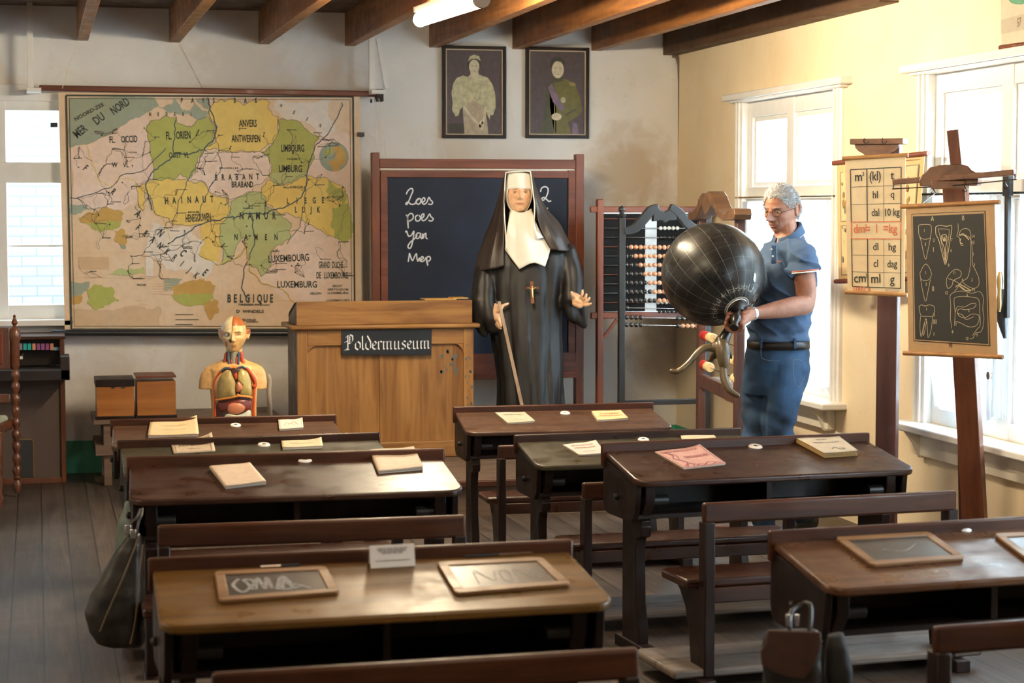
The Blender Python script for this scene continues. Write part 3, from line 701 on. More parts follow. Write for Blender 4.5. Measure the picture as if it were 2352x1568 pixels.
portrait(1208, 107, 1352, 318, 'framed portrait of a man in olive uniform with violet sash', soldier)

# ------------------------------------------------------------ corner pipe, map hanging brackets, cords
mb = MB()
pts = [PY(1545, 128, YB-.02), PY(1560, 150, YB-.02)]+[PY(u, v, YB-.02) for u, v in ((1562, 300), (1564, 500), (1568, 700), (1567, 860), (1572, 985))]
solo(mb.tube(spath(pts, 3), .014, 8), 'corner_pipe', wood('rusty_pipe', (.07, .03, .015), (.42, .36, .30), 'Z', .7, .4), pts[3], 'stained pipe running down the corner between the white and cream walls', 'pipe')
for (p, q, lab) in (((68, 25), (72, 200), 'white metal bracket above the left end of the map rail'), ((853, 85), (862, 205), 'white metal bracket above the right end of the map rail')):
    a, c = PY(*p, YB-.2), PY(*q, YB-.2)
    t = thing('map_rail_bracket', (a+c)/2, lab, 'bracket', 'map rail brackets')
    MB().box(a.x-.018, a.x+.018, YB-.22, YB-.19, c.z-.01, 2.99).build('upright', M['white'], t, bevel=.002)
    if p[0] > 100:
        d, e = PY(868, 88, YB-.2), PY(888, 203, YB-.2)
        MB().bar(d, e, .028, .02, Vector((0, 1, 0))).build('stay', M['white'], t, bevel=.002)
    MB().box(c.x-.03, c.x+.06, YB-.235, YB-.01, c.z-.03, c.z-.004).build('arm', M['white'], t, bevel=.002)
for (pts, lab) in (([(178, 95), (143, 203)], 'thin cord from the first beam down to the map rail'), ([(413, 100), (465, 200)], 'thin cord from the second beam behind the map rail'), ([(862, 228), (866, 352)], 'vertical cord between the map rail end and the blackboard'), ([(870, 226), (887, 362)], 'slanting cord between the map rail end and the blackboard')):
    q = [PY(u, v, YB-.22 if u > 800 or u < 200 else YB-.01) for u, v in pts]
    solo(MB().tube(q, .0022, 5), 'cord', M['cream'], q[0], lab, 'cord', 'cords by the map')
for (u, v, lab) in ((124, 287, 'small black clip at the left edge of the map'), (828, 309, 'small black clip on the wall right of the map')):
    p = PY(u, v, YB-.1); solo(MB().box(p.x-.022, p.x+.022, YB-.13, YB-.0 if u > 500 else YB-.08, p.z-.014, p.z+.014), 'clip', M['black'], p, lab, 'clip', bevel=.002)
# ------------------------------------------------------------ school map of Belgium
def papm(n, c, mix=.5):
    m, nt, b = base(n, c, .5, spec=.4)
    g = N(nt, 'ShaderNodeNewGeometry'); p = g.outputs['Position']
    k = noise_(nt, p, 2.0, 7, .5, .6)
    col = mixc(nt, ramp(nt, k, [(.38, (0, 0, 0)), (.62, (mix,)*3)]), c, tuple(x*y for x, y in zip(c, (.93, .76, .55))))
    col = mixc(nt, ramp(nt, noise_(nt, p, 26, 5), [(.42, (0, 0, 0)), (.62, (.22,)*3)]), col, tuple(x*.72 for x in c))
    L(nt, col, b.inputs['Base Color']); bump(nt, b, noise_(nt, p, 2.5, 5, .5), .35, .03); return m
PM = [papm('map_paper', (.84, .67, .50)), papm('map_sea', (.36, .44, .37)), papm('map_olive', (.48, .52, .14)), papm('map_yellow', (.88, .68, .20)), papm('map_pink', (.88, .72, .64)),
      papm('map_green', (.52, .60, .28)), papm('map_white', (.84, .80, .76)), papm('map_ochre', (.62, .40, .12)), plain('map_ink', (.045, .06, .055), .7), plain('map_river', (.07, .12, .17), .7), plain('map_thin_ink', (.11, .10, .085), .7), papm('map_brown', (.72, .54, .36))]
MY = 12.80
mt = thing('wall_map', PY(480, 210, MY), 'large school wall map of Belgium hanging on the back wall', 'map')
def mp(u, v, k=0): return PY(u, v, MY-.0025-.0006*k)
def wob(pts, amp, seed, closed=True, lv=4):
    rnd = random.Random(seed); pts = [tuple(p) for p in pts]
    for _ in range(lv):
        q = []; n = len(pts)
        for i in range(n if closed else n-1):
            a, c = pts[i], pts[(i+1) % n]; q.append(a); d = math.hypot(c[0]-a[0], c[1]-a[1])
            if d > 3:
                s_ = min(amp, d*.22); q.append(((a[0]+c[0])/2+rnd.uniform(-s_, s_), (a[1]+c[1])/2+rnd.uniform(-s_, s_)))
        if not closed: q.append(pts[-1])
        pts = q; amp *= .6
    return pts
mb = MB()
c0 = [PY(u, v, MY) for u, v in ((134, 212), (826, 218), (830, 762), (149, 762))]
mb.prism([c0[0], c0[1], c0[2], c0[3]], (0, .004, 0), 0)
reg = [
 (4, 1, [(160, 338), (200, 330), (250, 310), (300, 275), (340, 258), (340, 290), (345, 330), (350, 372), (352, 412), (300, 470), (250, 480), (165, 470)], 5),
 (6, 1, [(345, 500), (420, 520), (450, 545), (500, 600), (470, 640), (380, 620), (330, 580)], 8),
 (6, 1, [(640, 224), (760, 224), (770, 300), (735, 310), (690, 278), (645, 270), (625, 250)], 8),
 (4, 1, [(705, 400), (735, 312), (770, 300), (815, 330), (815, 720), (700, 735), (640, 680), (590, 640), (640, 560), (700, 500)], 8),
 (1, 2, [(160, 224), (355, 224), (366, 245), (340, 258), (300, 275), (250, 310), (200, 332), (160, 340)], 2),
 (1, 2, [(362, 245), (392, 240), (400, 224), (414, 240), (418, 252), (436, 254), (448, 236), (455, 246), (480, 262), (470, 274), (440, 266), (410, 262), (385, 258)], 3),
 (1, 2, [(446, 224), (478, 224), (478, 250), (462, 240)], 3),
 (2, 2, [(337, 290), (360, 275), (390, 270), (405, 272), (415, 285), (440, 292), (478, 268), (498, 292), (490, 322), (468, 340), (478, 352), (470, 368), (450, 378), (455, 395), (430, 410), (415, 398), (400, 414), (370, 415), (352, 412), (350, 370), (345, 330)], 4),
 (3, 2, [(480, 262), (482, 248), (495, 235), (520, 232), (540, 226), (560, 242), (580, 230), (600, 228), (620, 235), (618, 252), (640, 270), (640, 305), (625, 330), (600, 345), (560, 347), (520, 348), (490, 340), (470, 345), (476, 335), (496, 325), (500, 292)], 4),
 (2, 2, [(640, 275), (690, 280), (735, 312), (722, 345), (712, 380), (703, 402), (670, 420), (640, 425), (620, 410), (622, 380), (615, 358), (600, 350), (628, 330), (640, 302)], 4),
 (5, 3, [(625, 398), (660, 395), (705, 398), (700, 408), (668, 422), (640, 425), (620, 410)], 3),
 (4, 2, [(470, 346), (520, 350), (600, 348), (618, 360), (625, 380), (610, 412), (580, 440), (530, 458), (500, 452), (480, 440), (472, 420), (432, 414), (452, 392), (450, 378)], 4),
 (3, 2, [(318, 428), (350, 414), (400, 412), (432, 414), (470, 420), (482, 440), (520, 455), (532, 480), (520, 505), (480, 508), (440, 517), (395, 517), (375, 498), (355, 482), (345, 450)], 4),
 (3, 2, [(312, 420), (328, 430), (335, 460), (330, 485), (318, 470)], 3),
 (3, 2, [(462, 508), (520, 498), (512, 560), (505, 602), (470, 596), (457, 582), (468, 555)], 4),
 (5, 3, [(545, 452), (585, 440), (602, 446), (610, 470), (650, 500), (670, 512), (665, 550), (640, 562), (618, 590), (622, 610), (600, 636), (580, 612), (568, 582), (560, 545), (545, 560), (530, 600), (508, 606), (505, 520), (530, 480)], 4),
 (3, 2, [(600, 440), (612, 416), (660, 425), (703, 402), (740, 408), (790, 430), (800, 462), (790, 500), (770, 545), (740, 530), (720, 520), (690, 500), (650, 492), (612, 468)], 4),
 (2, 3, [(755, 412), (780, 432), (798, 448), (785, 470), (765, 455), (750, 435)], 4),
 (2, 3, [(762, 478), (800, 465), (815, 520), (808, 545), (790, 560), (768, 545), (760, 510)], 4),
 (3, 3, [(160, 500), (1, 1)], 1),
 (7, 3, [(180, 500), (200, 488), (232, 480), (245, 474), (262, 482), (284, 490), (280, 508), (230, 512), (190, 512)], 4),
 (2, 3, [(180, 505), (230, 508), (281, 504), (276, 520), (255, 528), (232, 534), (210, 525), (195, 512)], 4),
 (7, 3, [(262, 530), (285, 525), (296, 540), (290, 560), (276, 566), (262, 552)], 4), (1, 4, [(276, 562), (288, 562), (288, 572), (277, 571)], 2),
 (1, 3, [(163, 468), (198, 468), (205, 478), (180, 490), (163, 492)], 3),
 (1, 3, [(163, 646), (205, 646), (200, 665), (175, 680), (163, 678)], 3), (2, 3, [(195, 665), (225, 655), (260, 660), (274, 690), (250, 700), (222, 712), (200, 695)], 5), (7, 3, [(163, 680), (188, 676), (186, 695), (163, 698)], 3),
 (1, 3, [(378, 642), (420, 642), (402, 665), (378, 666)], 3), (7, 3, [(392, 662), (420, 650), (460, 640), (494, 655), (492, 672), (440, 676), (400, 678)], 4), (2, 3, [(392, 676), (440, 672), (492, 668), (490, 686), (462, 700), (428, 702), (405, 690)], 4), (7, 3, [(470, 700), (500, 690), (505, 720), (485, 735)], 4),
 (5, 3, [(245, 632), (290, 618), (330, 612), (332, 630), (290, 633)], 4), (6, 3, [(335, 590), (352, 590), (352, 634), (335, 634)], 0), (11, 3, [(180, 590), (250, 590), (250, 618), (180, 618)], 1),
 (11, 3, [(163, 712), (310, 702), (370, 706), (370, 750), (163, 752)], 6), (11, 3, [(232, 720), (290, 700), (300, 740), (240, 755)], 6),
]
for k, (mi, lay, pts, amp) in enumerate(reg):
    if len(pts) < 3: continue
    q = wob(pts, amp*1.5, k, True, 4) if amp else pts
    mb.poly([mp(u, v, lay+(k % 3)*.2) for u, v in q], mi)
# little globe inset
mb.poly([mp(767+34*math.cos(a*PI/16), 360+34*math.sin(a*PI/16), 3) for a in range(32)], 1)
mb.poly([mp(u, v, 4) for u, v in wob([(765, 335), (782, 335), (796, 352), (794, 372), (780, 388), (765, 392), (752, 376), (768, 368), (772, 352)], 4, 5)], 7)
mb.poly([mp(u, v, 4.2) for u, v in wob([(742, 345), (760, 336), (764, 352), (750, 358)], 4, 6)], 2)
NY = Vector((0, 1, 0))
def line(pts, w, mi, amp=3, seed=0, lay=5): mb.ribbon([mp(u, v, lay) for u, v in wob(pts, amp, seed, False, 3)], w, NY, mi)
# borders, rivers
for f_, w in ((0, .011), (7, .003)):
    pts = [(152+f_, 219+f_), (811-f_, 222+f_), (815-f_, 756-f_), (164+f_, 756-f_)]
    for i in range(4): mb.ribbon([mp(*pts[i], 5), mp(*pts[(i+1) % 4], 5)], w, NY, 8)
R_ = [([(478, 224), (482, 250), (498, 292), (490, 322), (470, 345), (440, 352), (405, 350), (380, 372), (350, 395), (335, 430), (340, 455), (350, 482)], .0075), ([(398, 350), (402, 300), (405, 268)], .005),
      ([(702, 400), (700, 430), (690, 455), (650, 478), (610, 490), (577, 490), (540, 500), (505, 506), (470, 512), (430, 535), (385, 560)], .0075), ([(577, 490), (580, 515), (586, 545), (575, 580), (560, 620), (555, 660), (575, 685)], .0065),
      ([(786, 235), (778, 262), (758, 300), (728, 330), (712, 370), (705, 402)], .006), ([(160, 455), (200, 448), (255, 430), (275, 405), (320, 395), (352, 370), (380, 340)], .005), ([(498, 395), (482, 430), (460, 480), (455, 510)], .004), ([(470, 345), (455, 380), (430, 415), (410, 460), (395, 515)], .004), ([(500, 350), (510, 380), (480, 430)], .004),
      ([(345, 585), (400, 575), (440, 555)], .003), ([(702, 430), (700, 470), (690, 520), (660, 560)], .004)]
for k, (pts, w) in enumerate(R_): line(pts, w, 9, 4, k+50)
for k in (7, 8, 9, 11, 12, 15, 16, 13): q = wob(reg[k][2], reg[k][3]*1.5, k, True, 4); mb.ribbon([mp(u, v, 4.6) for u, v in q+[q[0]]], .0022, NY, 10)
line([(200, 335), (212, 380), (225, 410), (255, 432), (275, 408), (310, 415), (330, 470), (375, 500), (395, 560)], .004, 3, 4, 90)
line([(457, 582), (500, 608), (545, 590), (565, 560), (572, 620), (600, 650), (650, 665), (680, 700), (700, 740)], .006, 3, 4, 91); line([(457, 584), (500, 610), (545, 592), (565, 562), (572, 622), (602, 652), (652, 667), (682, 702)], .002, 8, 4, 91)
rnd = random.Random(11)
nodes = [(rnd.uniform(170, 800), rnd.uniform(290, 640)) for _ in range(230)]
for k in range(430):
    a = rnd.choice(nodes); c = min((n for n in nodes if n != a), key=lambda n: math.hypot(n[0]-a[0], n[1]-a[1])+rnd.uniform(0, 70))
    line([a, c], rnd.choice((.0013, .0018, .0026)), 10, 9, k+200, 5.2)
for k in range(90):
    a = rnd.choice(nodes); mb.ribbon([mp(a[0], a[1], 6), mp(a[0]+rnd.uniform(10, 26), a[1]+rnd.uniform(-1, 1), 6)], .0045, NY, 10)
for k in range(150):
    a = rnd.choice(nodes); mb.poly([mp(a[0]+1.8*math.cos(i), a[1]+1.8*math.sin(i), 6) for i in range(6)], 8)
for u0, u1, v0, v1, n in ((178, 250, 594, 616, 5), (345, 400, 652, 675, 5), (335, 368, 640, 642, 1), (312, 345, 690, 740, 6), (400, 460, 722, 745, 3), (170, 250, 740, 750, 2), (540, 620, 700, 704, 1), (560, 610, 739, 742, 1)):
    for i in range(n):
        v = v0+(v1-v0)*i/max(1, n-1); mb.ribbon([mp(u0+rnd.uniform(0, 12), v, 5), mp(u1-rnd.uniform(0, 20), v, 5)], .005, NY, 11 if u0 < 400 else 10)
for pts in ([(378, 640), (378, 752)], [(510, 640), (510, 690), (700, 690)], [(163, 580), (376, 580)], [(163, 637), (376, 640)]): line(pts, .0016, 11, 0, 1)
def tx(t, u0, v0, u1, v1, h, mi=8, lay=7, spaced=False):
    """text from (u0,v0) to (u1,v1): baseline pixels, h = letter height in pixels"""
    a, c = mp(u0, v0, lay), mp(u1, v1, lay); ex = (c-a); Lx = ex.length; ex.normalize(); ey = Vector((-ex.z, 0, ex.x)); s_ = h*MY/FPX*(1.42 if h < 9 else 1.75)
    if spaced:
        n = len(t)
        for i, ch in enumerate(t):
            if ch != ' ': mb.text(ch, a+(c-a)*(i/(n-1)), ex, ey, s_, mi, .55, True, .03)
    else:
        wd = glyphs(t, .02)[2]; mb.text(t, a, ex, ey, s_, mi, Lx/(wd*s_), False, .02)
tx('NOORD-ZEE', 174, 278, 240, 242, 8); tx('MER', 178, 318, 203, 298, 15); tx('DU', 223, 287, 243, 272, 15); tx('NORD', 262, 264, 300, 238, 15)
for t, a in (('FL.    OCCID', (252, 328, 316, 326, 12)), ('W    VL', (257, 384, 296, 384, 9)), ('FL.   ORIEN', (382, 320, 438, 318, 14)), ('OOST  VL', (388, 362, 434, 362, 10)),
             ('ANVERS', (549, 291, 590, 291, 13)), ('ANTWERPEN', (532, 326, 598, 326, 13)), ('LIMBOURG', (646, 348, 699, 348, 13)), ('LIMBURG', (641, 395, 694, 395, 13)), ('LUXEMBOURG', (617, 603, 710, 598, 13)), ('LUXEMBURG', (637, 660, 728, 660, 12)),
             ('GRAND  DUCHE', (732, 615, 788, 615, 12)), ('DE   LUXEMBOURG', (727, 639, 799, 639, 12)), ('GROOT', (763, 659, 786, 659, 5)), ('HERTOGDOM', (753, 667, 800, 667, 5)), ('LUXEMBURG', (753, 675, 800, 675, 5)), ('ARLON', (712, 676, 738, 676, 5)), ('LUXEMBOURG', (750, 692, 803, 692, 5)),
             ('D  WINDELS', (543, 718, 606, 718, 7)), ('DRESSEE  PAR', (548, 701, 602, 701, 4)), ('BRUXELLES', (556, 737, 588, 737, 5)), ('VISSCHER', (314, 656, 336, 656, 4)), ('BRUXELLES', (504, 388, 548, 388, 4)), ('HASSELT', (660, 367, 690, 367, 4)), ('NAMUR', (558, 480, 582, 480, 4)), ('LIEGE', (668, 432, 696, 432, 5)), ('MONS', (432, 489, 456, 489, 4)), ('HENEGOUWEN', (427, 510, 485, 506, 14))): tx(t, *a)
for t, a in (('BRABANT', (497, 414, 592, 412, 11)), ('BRABAND', (535, 430, 578, 430, 11)), ('HAINAUT', (383, 468, 487, 464, 12)), ('NAMUR', (555, 503, 630, 503, 13)), ('NAMEN', (542, 551, 634, 551, 11)), ('LIEGE', (662, 468, 742, 466, 11)), ('LUIK', (680, 488, 732, 488, 11)), ('BELGIQUE', (527, 694, 624, 694, 15)),
             ('FRANKRIJK', (313, 528, 447, 638, 12)), ('NEDERL', (345, 266, 440, 266, 8)), ('PAYS-BAS', (418, 236, 588, 236, 9)), ('NDEN', (644, 246, 734, 292, 8)), ('FR', (192, 391, 256, 446, 12)), ('ANCE', (312, 496, 466, 632, 14))): tx(t, *a, spaced=True)
mb.build('map_sheet', PM, mt, smooth=0, recalc=False)
a, c = PY(90, 202, MY-.01), PY(873, 216, MY-.01)
MB().bar(a, c, .03, .036).build('top_rail', M['frame'], mt, bevel=.006)
a, c = PY(118, 764, MY-.02), PY(842, 766, MY-.02)
MB().tube([a, c], .021, 12).build('bottom_roller', plain('dark_roller', (.02, .022, .028), .35), mt)
a = PY(868, 216, MY-.02)
MB().box(a.x-.02, a.x+.03, a.y-.05, a.y+.02, a.z-.05, a.z+.03).tube([a+Vector((-.05, -.03, -.035)), a+Vector((-.05, -.03, -.06))], .008, 6).build('pulley_block', M['dark'], mt, bevel=.004)

# ------------------------------------------------------------ school desks
DW = 1.167
RZ = lambda y: .758+(y+.02)*(.758-.689)/(.408-.02)     # top surface height at local y
def make_desk(wide=1.0, top='desk'):
    t = thing('school_desk', (0, 0, 0), 'x', 'school desk', 'double school desks with benches', local=True)
    W = DW/2; r = .055
    # desk top slab
    pts = [(-W+.012, -.02), (W-.012, -.02)]
    for cx, a0 in ((W-r, 0), (-W+r, -90)):
        for k in range(7):
            a = math.radians(a0-15*k); pts.append((cx+r*math.cos(a), -.408+r+r*math.sin(a)))
    MB().prism([(x, y, RZ(y)-.024) for x, y in pts], (0, 0, .024)).build('desk_top', M[top], t, bevel=.007, bseg=3)
    MB().box(-W, W, -.022, 0, .70, .791).build('ledge', M['rail'] if top != 'deskG' else M['desk'], t, bevel=.006)
    # side panels
    for s in (-1, 1):
        x = s*(W-.012)-(.022 if s > 0 else 0)
        pr = [(0, .705), (0, .57)]+[(-.05+.05*math.cos(math.radians(a)), .57-.05*math.sin(math.radians(a))) for a in (30, 60, 90)]+[(-.30, .52), (-.34, .56), (-.355, .67), (-.02, .73)]
        MB().prism([(x, y, z) for y, z in pr], (.022, 0, 0)).build('side_panel', M['dark'], t, bevel=.003)
        xl = s*(W-.075)-.02
        lg = [(-.10, .57), (-.10, .04), (-.27, .04), (-.275, .10), (-.245, .20), (-.235, .40), (-.25, .45), (-.29, .46), (-.30, .50), (-.285, .52), (-.31, .56), (-.335, .60), (-.335, .66), (-.10, .70)]
        MB().prism([(xl, y, z) for y, z in lg], (.042, 0, 0)).build('leg', M['dark'], t, bevel=.004)
        MB().box(xl-.008, xl+.05, -.89, -.04, 0, .045).build('skid', M['dark'], t, bevel=.004)
        MB().tube([(s*(W-.05), -.30, .60), (s*(W-.16), -.30, .60)], .022, 12).build('peg', M['black'], t, bevel=.002)
        MB().lathe([(.013, 0), (.013, .01), (.006, .016)], (s*(W-.010), -.16, .60), (s, 0, 0), 10).build('screw', M['iron'], t)
        # bench post, seat support
        xb = s*(.505-.02)-.02
        MB().box(xb, xb+.04, -.845, -.785, .045, .60).build('bench_post', M['dark'], t, bevel=.005)
        sp_ = [(-.785, .355), (-.785, .045), (-.72, .045), (-.69, .20), (-.66, .27), (-.61, .32), (-.555, .355)]
        MB().prism([(xb+.002, y, z) for y, z in sp_], (.036, 0, 0)).build('bench_leg', M['dark'], t, bevel=.004)
    MB().box(-W+.03, W-.03, -.045, -.028, .53, .70).build('back_board', M['dark'], t, bevel=.002)
    MB().box(-W+.03, W-.03, -.30, -.046, .53, .548).build('book_shelf', M['dark'], t, bevel=.002)
    MB().box(-.01, .01, -.30, -.046, .55, .69).build('divider', M['dark'], t)
    MB().box(-.505, .505, -.835, -.805, .592, .667).build('backrest', M['rail'], t, bevel=.010, bseg=3)
    q = [(-.555, -.79), (.555, -.79), (.555, -.56), (.53, -.535), (-.53, -.535), (-.555, -.56)]
    MB().prism([(x, y, .356) for x, y in q], (0, 0, .034)).build('seat', M['seat'], t, bevel=.011, bseg=3)
    MB().box(-.48, .48, -.795, -.775, .30, .356).build('seat_rail', M['seat'], t, bevel=.004)
    MB().prism([(x, y, .046) for x, y in ((-.62, -.84), (.62, -.84), (.62, -.47), (-.60, -.45), (-.62, -.49))], (0, 0, .03)).build('foot_plank', M['plank'], t, bevel=.01)
    return t
DESKS = {'F': (.851, 5.197, .022, .996, 'golden front-row double desk nearest the camera, with two slates and a small card', 'deskF'),
 'L3': (.896, 7.239, -.021, 1.012, 'dark worn double desk just behind the golden desk, with two blank cream booklets', 'desk'),
 'L2': (.862, 8.228, .037, .949, 'greenish dark double desk second from the lectern in the left row', 'deskG'),
 'L1': (.853, 9.31, -.02, .911, 'brown double desk farthest back in the left row, in front of the anatomical torso', 'deskB'),
 'R1': (2.546, 9.601, -.014, .900, 'brown double desk farthest back in the right row, in front of the nun figure', 'deskB'),
 'R2': (2.538, 8.278, .043, .912, 'greenish dark double desk second from the back in the right row', 'deskG'),
 'R3': (2.712, 7.366, .076, 1.001, 'dark double desk with the pink booklet and the thick yellowed book', 'desk'),
 'R4': (2.608, 5.326, .081, .981, 'double desk with slates at the right edge of the photo, nearest on the right', 'deskO')}
DT = {}
proto = {}
for k, (x, y, a, s_, lab, mtl) in DESKS.items():
    if mtl not in proto: proto[mtl] = o = make_desk(top=mtl)
    else: o = copy_tree(proto[mtl])
    DT[k] = (o, x, y, a, s_, lab)
for k, (o, x, y, a, s_, lab) in DT.items():
    o.location = (x, y, 0); o.rotation_euler = (0, 0, a); o.scale = (s_, s_, s_); o['label'] = lab
class Plane:
    """the sloping writing surface of a desk"""
    def __init__(s, k):
        x, y, a, sc = DESKS[k][:4]; s.R = Matrix.Rotation(a, 3, 'Z'); s.sc = sc; s.o = Vector((x, y, 0))
        s.p = s.W(0, -.2); ex = s.R@Vector((1, 0, 0)); ey = (s.W(0, -.05)-s.W(0, -.35)).normalized(); s.ex, s.ey = ex, ey; s.n = ex.cross(ey).normalized()
    def W(s, x, y, h=0): return s.o+s.R@Vector((x, y, RZ(y)))*s.sc+(getattr(s, 'n', UZ))*h
    def px(s, u, v): return PP(u, v, s.p, s.n)
PLN = {k: Plane(k) for k in DESKS}
# inkwells
n_ = {'L1': ((541, 977), 'white porcelain inkwell ring in the rearmost left desk'), 'L2': ((606, 1022), 'white porcelain inkwell ring in the second left desk'), 'L3': ((700, 1057), 'white porcelain inkwell ring between the two blank cream booklets'),
      'R1': ((1298, 949), 'white porcelain inkwell ring in the desk in front of the nun figure'), 'R2': ((1478, 1010), 'white porcelain inkwell ring in the greenish desk of the right row'), 'R3': ((1735, 1026), 'white porcelain inkwell ring between pink booklet and thick yellowed book'), 'R4': ((2211, 1214), 'large white inkwell ring between the slates at the right edge')}
for k, ((u, v), lab) in n_.items():
    P = PLN[k]; c = P.px(u, v); s_ = P.sc*.95
    t = thing('inkwell', c, lab, 'inkwell', 'porcelain inkwells')
    MB().lathe([(.009*s_, .0005), (.010*s_, .005), (.016*s_, .008), (.024*s_, .0075), (.029*s_, .004), (.030*s_, .0005)], c, P.n, 28).build('rim', M['porc'], t)
    MB().lathe([(.009*s_, .0058), (.001, .0058)], c, P.n, 16).build('ink_hole', M['ink'], t)
# booklets: quads given by their corners on the slope
def booklet(k, quad, th, col, lab, lines=(), inkc=None, curl=0, name='booklet', pages=0, cover=None, edge=(.58, .50, .40)):
    P = PLN[k]; q = [P.px(u, v) for u, v in quad]; c = sum(q, Vector())/4
    q = [c+(p-c) for p in q]
    t = thing(name, c, lab, 'booklet')
    n = P.n
    # block of pages
    mb = MB(); inn = [c+(p-c)*.975 for p in q]
    if pages:
        for i in range(pages):
            rnd = random.Random(i*7+len(lab)); d = [Vector((rnd.uniform(-.004, .004), rnd.uniform(-.004, .004), 0)) for _ in range(4)]
            mb.prism([p+d[j]+n*(.0006+th*i/pages) for j, p in enumerate(inn)], n*(th/pages*.72))
    else: mb.prism([p+n*.0006 for p in inn], n*th)
    mb.build('pages', plain('page_edge', edge, .8), t)
    # cover as a gently curled sheet: q = far-left, far-right, near-right, near-left
    nu = 14; vs = []; fs = []
    rnd = random.Random(len(lab)*13)
    for j in range(nu+1):
        for i in range(nu+1):
            a, b_ = i/nu, j/nu
            p = (q[0]*(1-a)+q[1]*a)*(1-b_)+(q[3]*(1-a)+q[2]*a)*b_
            h = th+.0016+curl*(max(0, a-.5)*2)**2*(max(0, 1-b_)**1.5 if curl > 0 else max(0, b_-.3)**2*1.6)*(1 if curl > 0 else -1)+.0012*math.sin(a*5+b_*3)
            vs.append(p+n*h)
    for j in range(nu):
        for i in range(nu): o_ = j*(nu+1)+i; fs.append((o_, o_+1, o_+nu+2, o_+nu+1))
    m1 = MB(); m1.mi = 0; m1.add(vs, fs)
    mats = [plain('cover_'+lab[:12], col, .65, var=.08, vs=40)]
    mats.append(plain('print_'+lab[:12], inkc or (.25, .18, .12), .8))
    cov = m1.build('cover', mats, t, solid=.0009, recalc=False)
    if lines:
        mb = MB()
        for kind, args in lines:
            def at2(a, b_):
                p = (q[0]*(1-a)+q[1]*a)*(1-b_)+(q[3]*(1-a)+q[2]*a)*b_
                hh = th+.0016+curl*(max(0, a-.5)*2)**2*(max(0, 1-b_)**1.5 if curl > 0 else max(0, b_-.3)**2*1.6)*(1 if curl > 0 else -1)+.0012*math.sin(a*5+b_*3)+.0013
                return p+n*hh
            if kind == 't':
                s, a0, a1, b0, hgt = args; wd = glyphs(s, .015)[2]; vs_, fs_, _ = glyphs(s, .015)
                mb.add([at2(a0+(a1-a0)*x/wd, b0-hgt*y) for x, y in vs_], fs_)
            elif kind == 'box':
                a0, a1, b0, b1 = args
                cc = [(a0, b0), (a1, b0), (a1, b1), (a0, b1)]
                for i in range(4):
                    s0, s1 = cc[i], cc[(i+1) % 4]
                    mb.ribbon([at2(s0[0]+(s1[0]-s0[0])*w_/8, s0[1]+(s1[1]-s0[1])*w_/8) for w_ in range(9)], .0018, n)
            elif kind == 'l':
                pts, w_ = args; mb.ribbon([at2(*p) for p in spath2(pts)], w_, n)
        mb.build('print', mats[1], cov, smooth=0, recalc=False)
    return t
def spath2(pts, k=5): return [(p.x, p.y) for p in spath([(a, b, 0) for a, b in pts], k)]
CR_ = (.56, .44, .33)
booklet('L1', [(345, 974), (452, 968), (457, 1003), (339, 1006)], .012, (.58, .44, .26), 'crumpled cream newspaper-like booklet on the rearmost left desk', [('t', ('ALGEMEEN', .28, .75, .42, .13)), ('t', ('VADERLAND', .25, .78, .68, .14)), ('t', ('lees en leer', .32, .70, .85, .08))], (.50, .38, .20), .02)
booklet('L1', [(639, 969), (694, 964), (697, 987), (641, 990)], .010, (.60, .54, .46), 'small cream booklet with a reddish drawing near the lectern', [('box', (.06, .94, .08, .92)), ('l', ([(.2, .7), (.35, .4), (.5, .6), (.6, .3), (.8, .7)], .003)), ('l', ([(.3, .8), (.5, .5), (.7, .8)], .002))], (.45, .22, .16), .012)
booklet('L2', [(391, 1016), (486, 1004), (495, 1038), (398, 1043)], .003, (.44, .34, .24), 'tan booklet titled juist en vlug on the second left desk', [('box', (.08, .92, .12, .95)), ('t', ('JUIST en VLUG', .16, .86, .52, .20)), ('t', ('rekenen', .35, .68, .75, .08))], (.08, .06, .05), .02)
booklet('L2', [(646, 1018), (738, 1015), (742, 1030), (648, 1033)], .010, (.56, .46, .30), 'yellowish folded booklet at the right of the second left desk', [('t', ('lezen voor allen', .2, .8, .5, .18))], (.40, .30, .18), .012)
booklet('L3', [(481, 1078), (574, 1071), (611, 1113), (517, 1124)], .012, CR_, 'blank cream booklet at the left of the dark worn desk', (), None, .004, pages=3)
booklet('L3', [(849, 1040), (950, 1036), (973, 1080), (868, 1089)], .012, CR_, 'blank cream booklet with a lifted page at the right of the dark worn desk', [('box', (.1, .9, .1, .9))], (.66, .53, .38), .008, pages=2)
booklet('R1', [(1136, 951), (1205, 950), (1229, 971), (1165, 975)], .008, (.36, .35, .27), 'grey-green booklet on the desk before the nun figure', [('t', ('LEESBOEK', .2, .8, .3, .12)), ('l', ([(.2, .9), (.5, .7), (.8, .9)], .002))], (.2, .2, .15), .002)
booklet('R1', [(1358, 949), (1425, 947), (1443, 965), (1372, 969)], .010, (.60, .45, .24), 'cream booklet with red lettering on the desk before the nun figure', [('t', ('ALGEMEEN', .2, .85, .40, .18)), ('t', ('REKENEN', .16, .9, .64, .18))], (.62, .16, .07), .004)
booklet('R2', [(1292, 1025), (1368, 1017), (1392, 1044), (1330, 1048)], .006, (.56, .50, .45), 'pale booklet with thin brown title on the greenish right desk', [('t', ('BEVOLKINGS', .16, .84, .25, .12)), ('t', ('REKENBOEKJE', .16, .84, .45, .12)), ('t', ('voor de school', .3, .75, .75, .08))], (.35, .18, .14), .008)
booklet('R2', [(1563, 1004), (1640, 1002), (1645, 1009), (1566, 1012)], .006, (.58, .46, .32), 'thin cream booklet half hidden behind the ledge of the front dark desk', ())
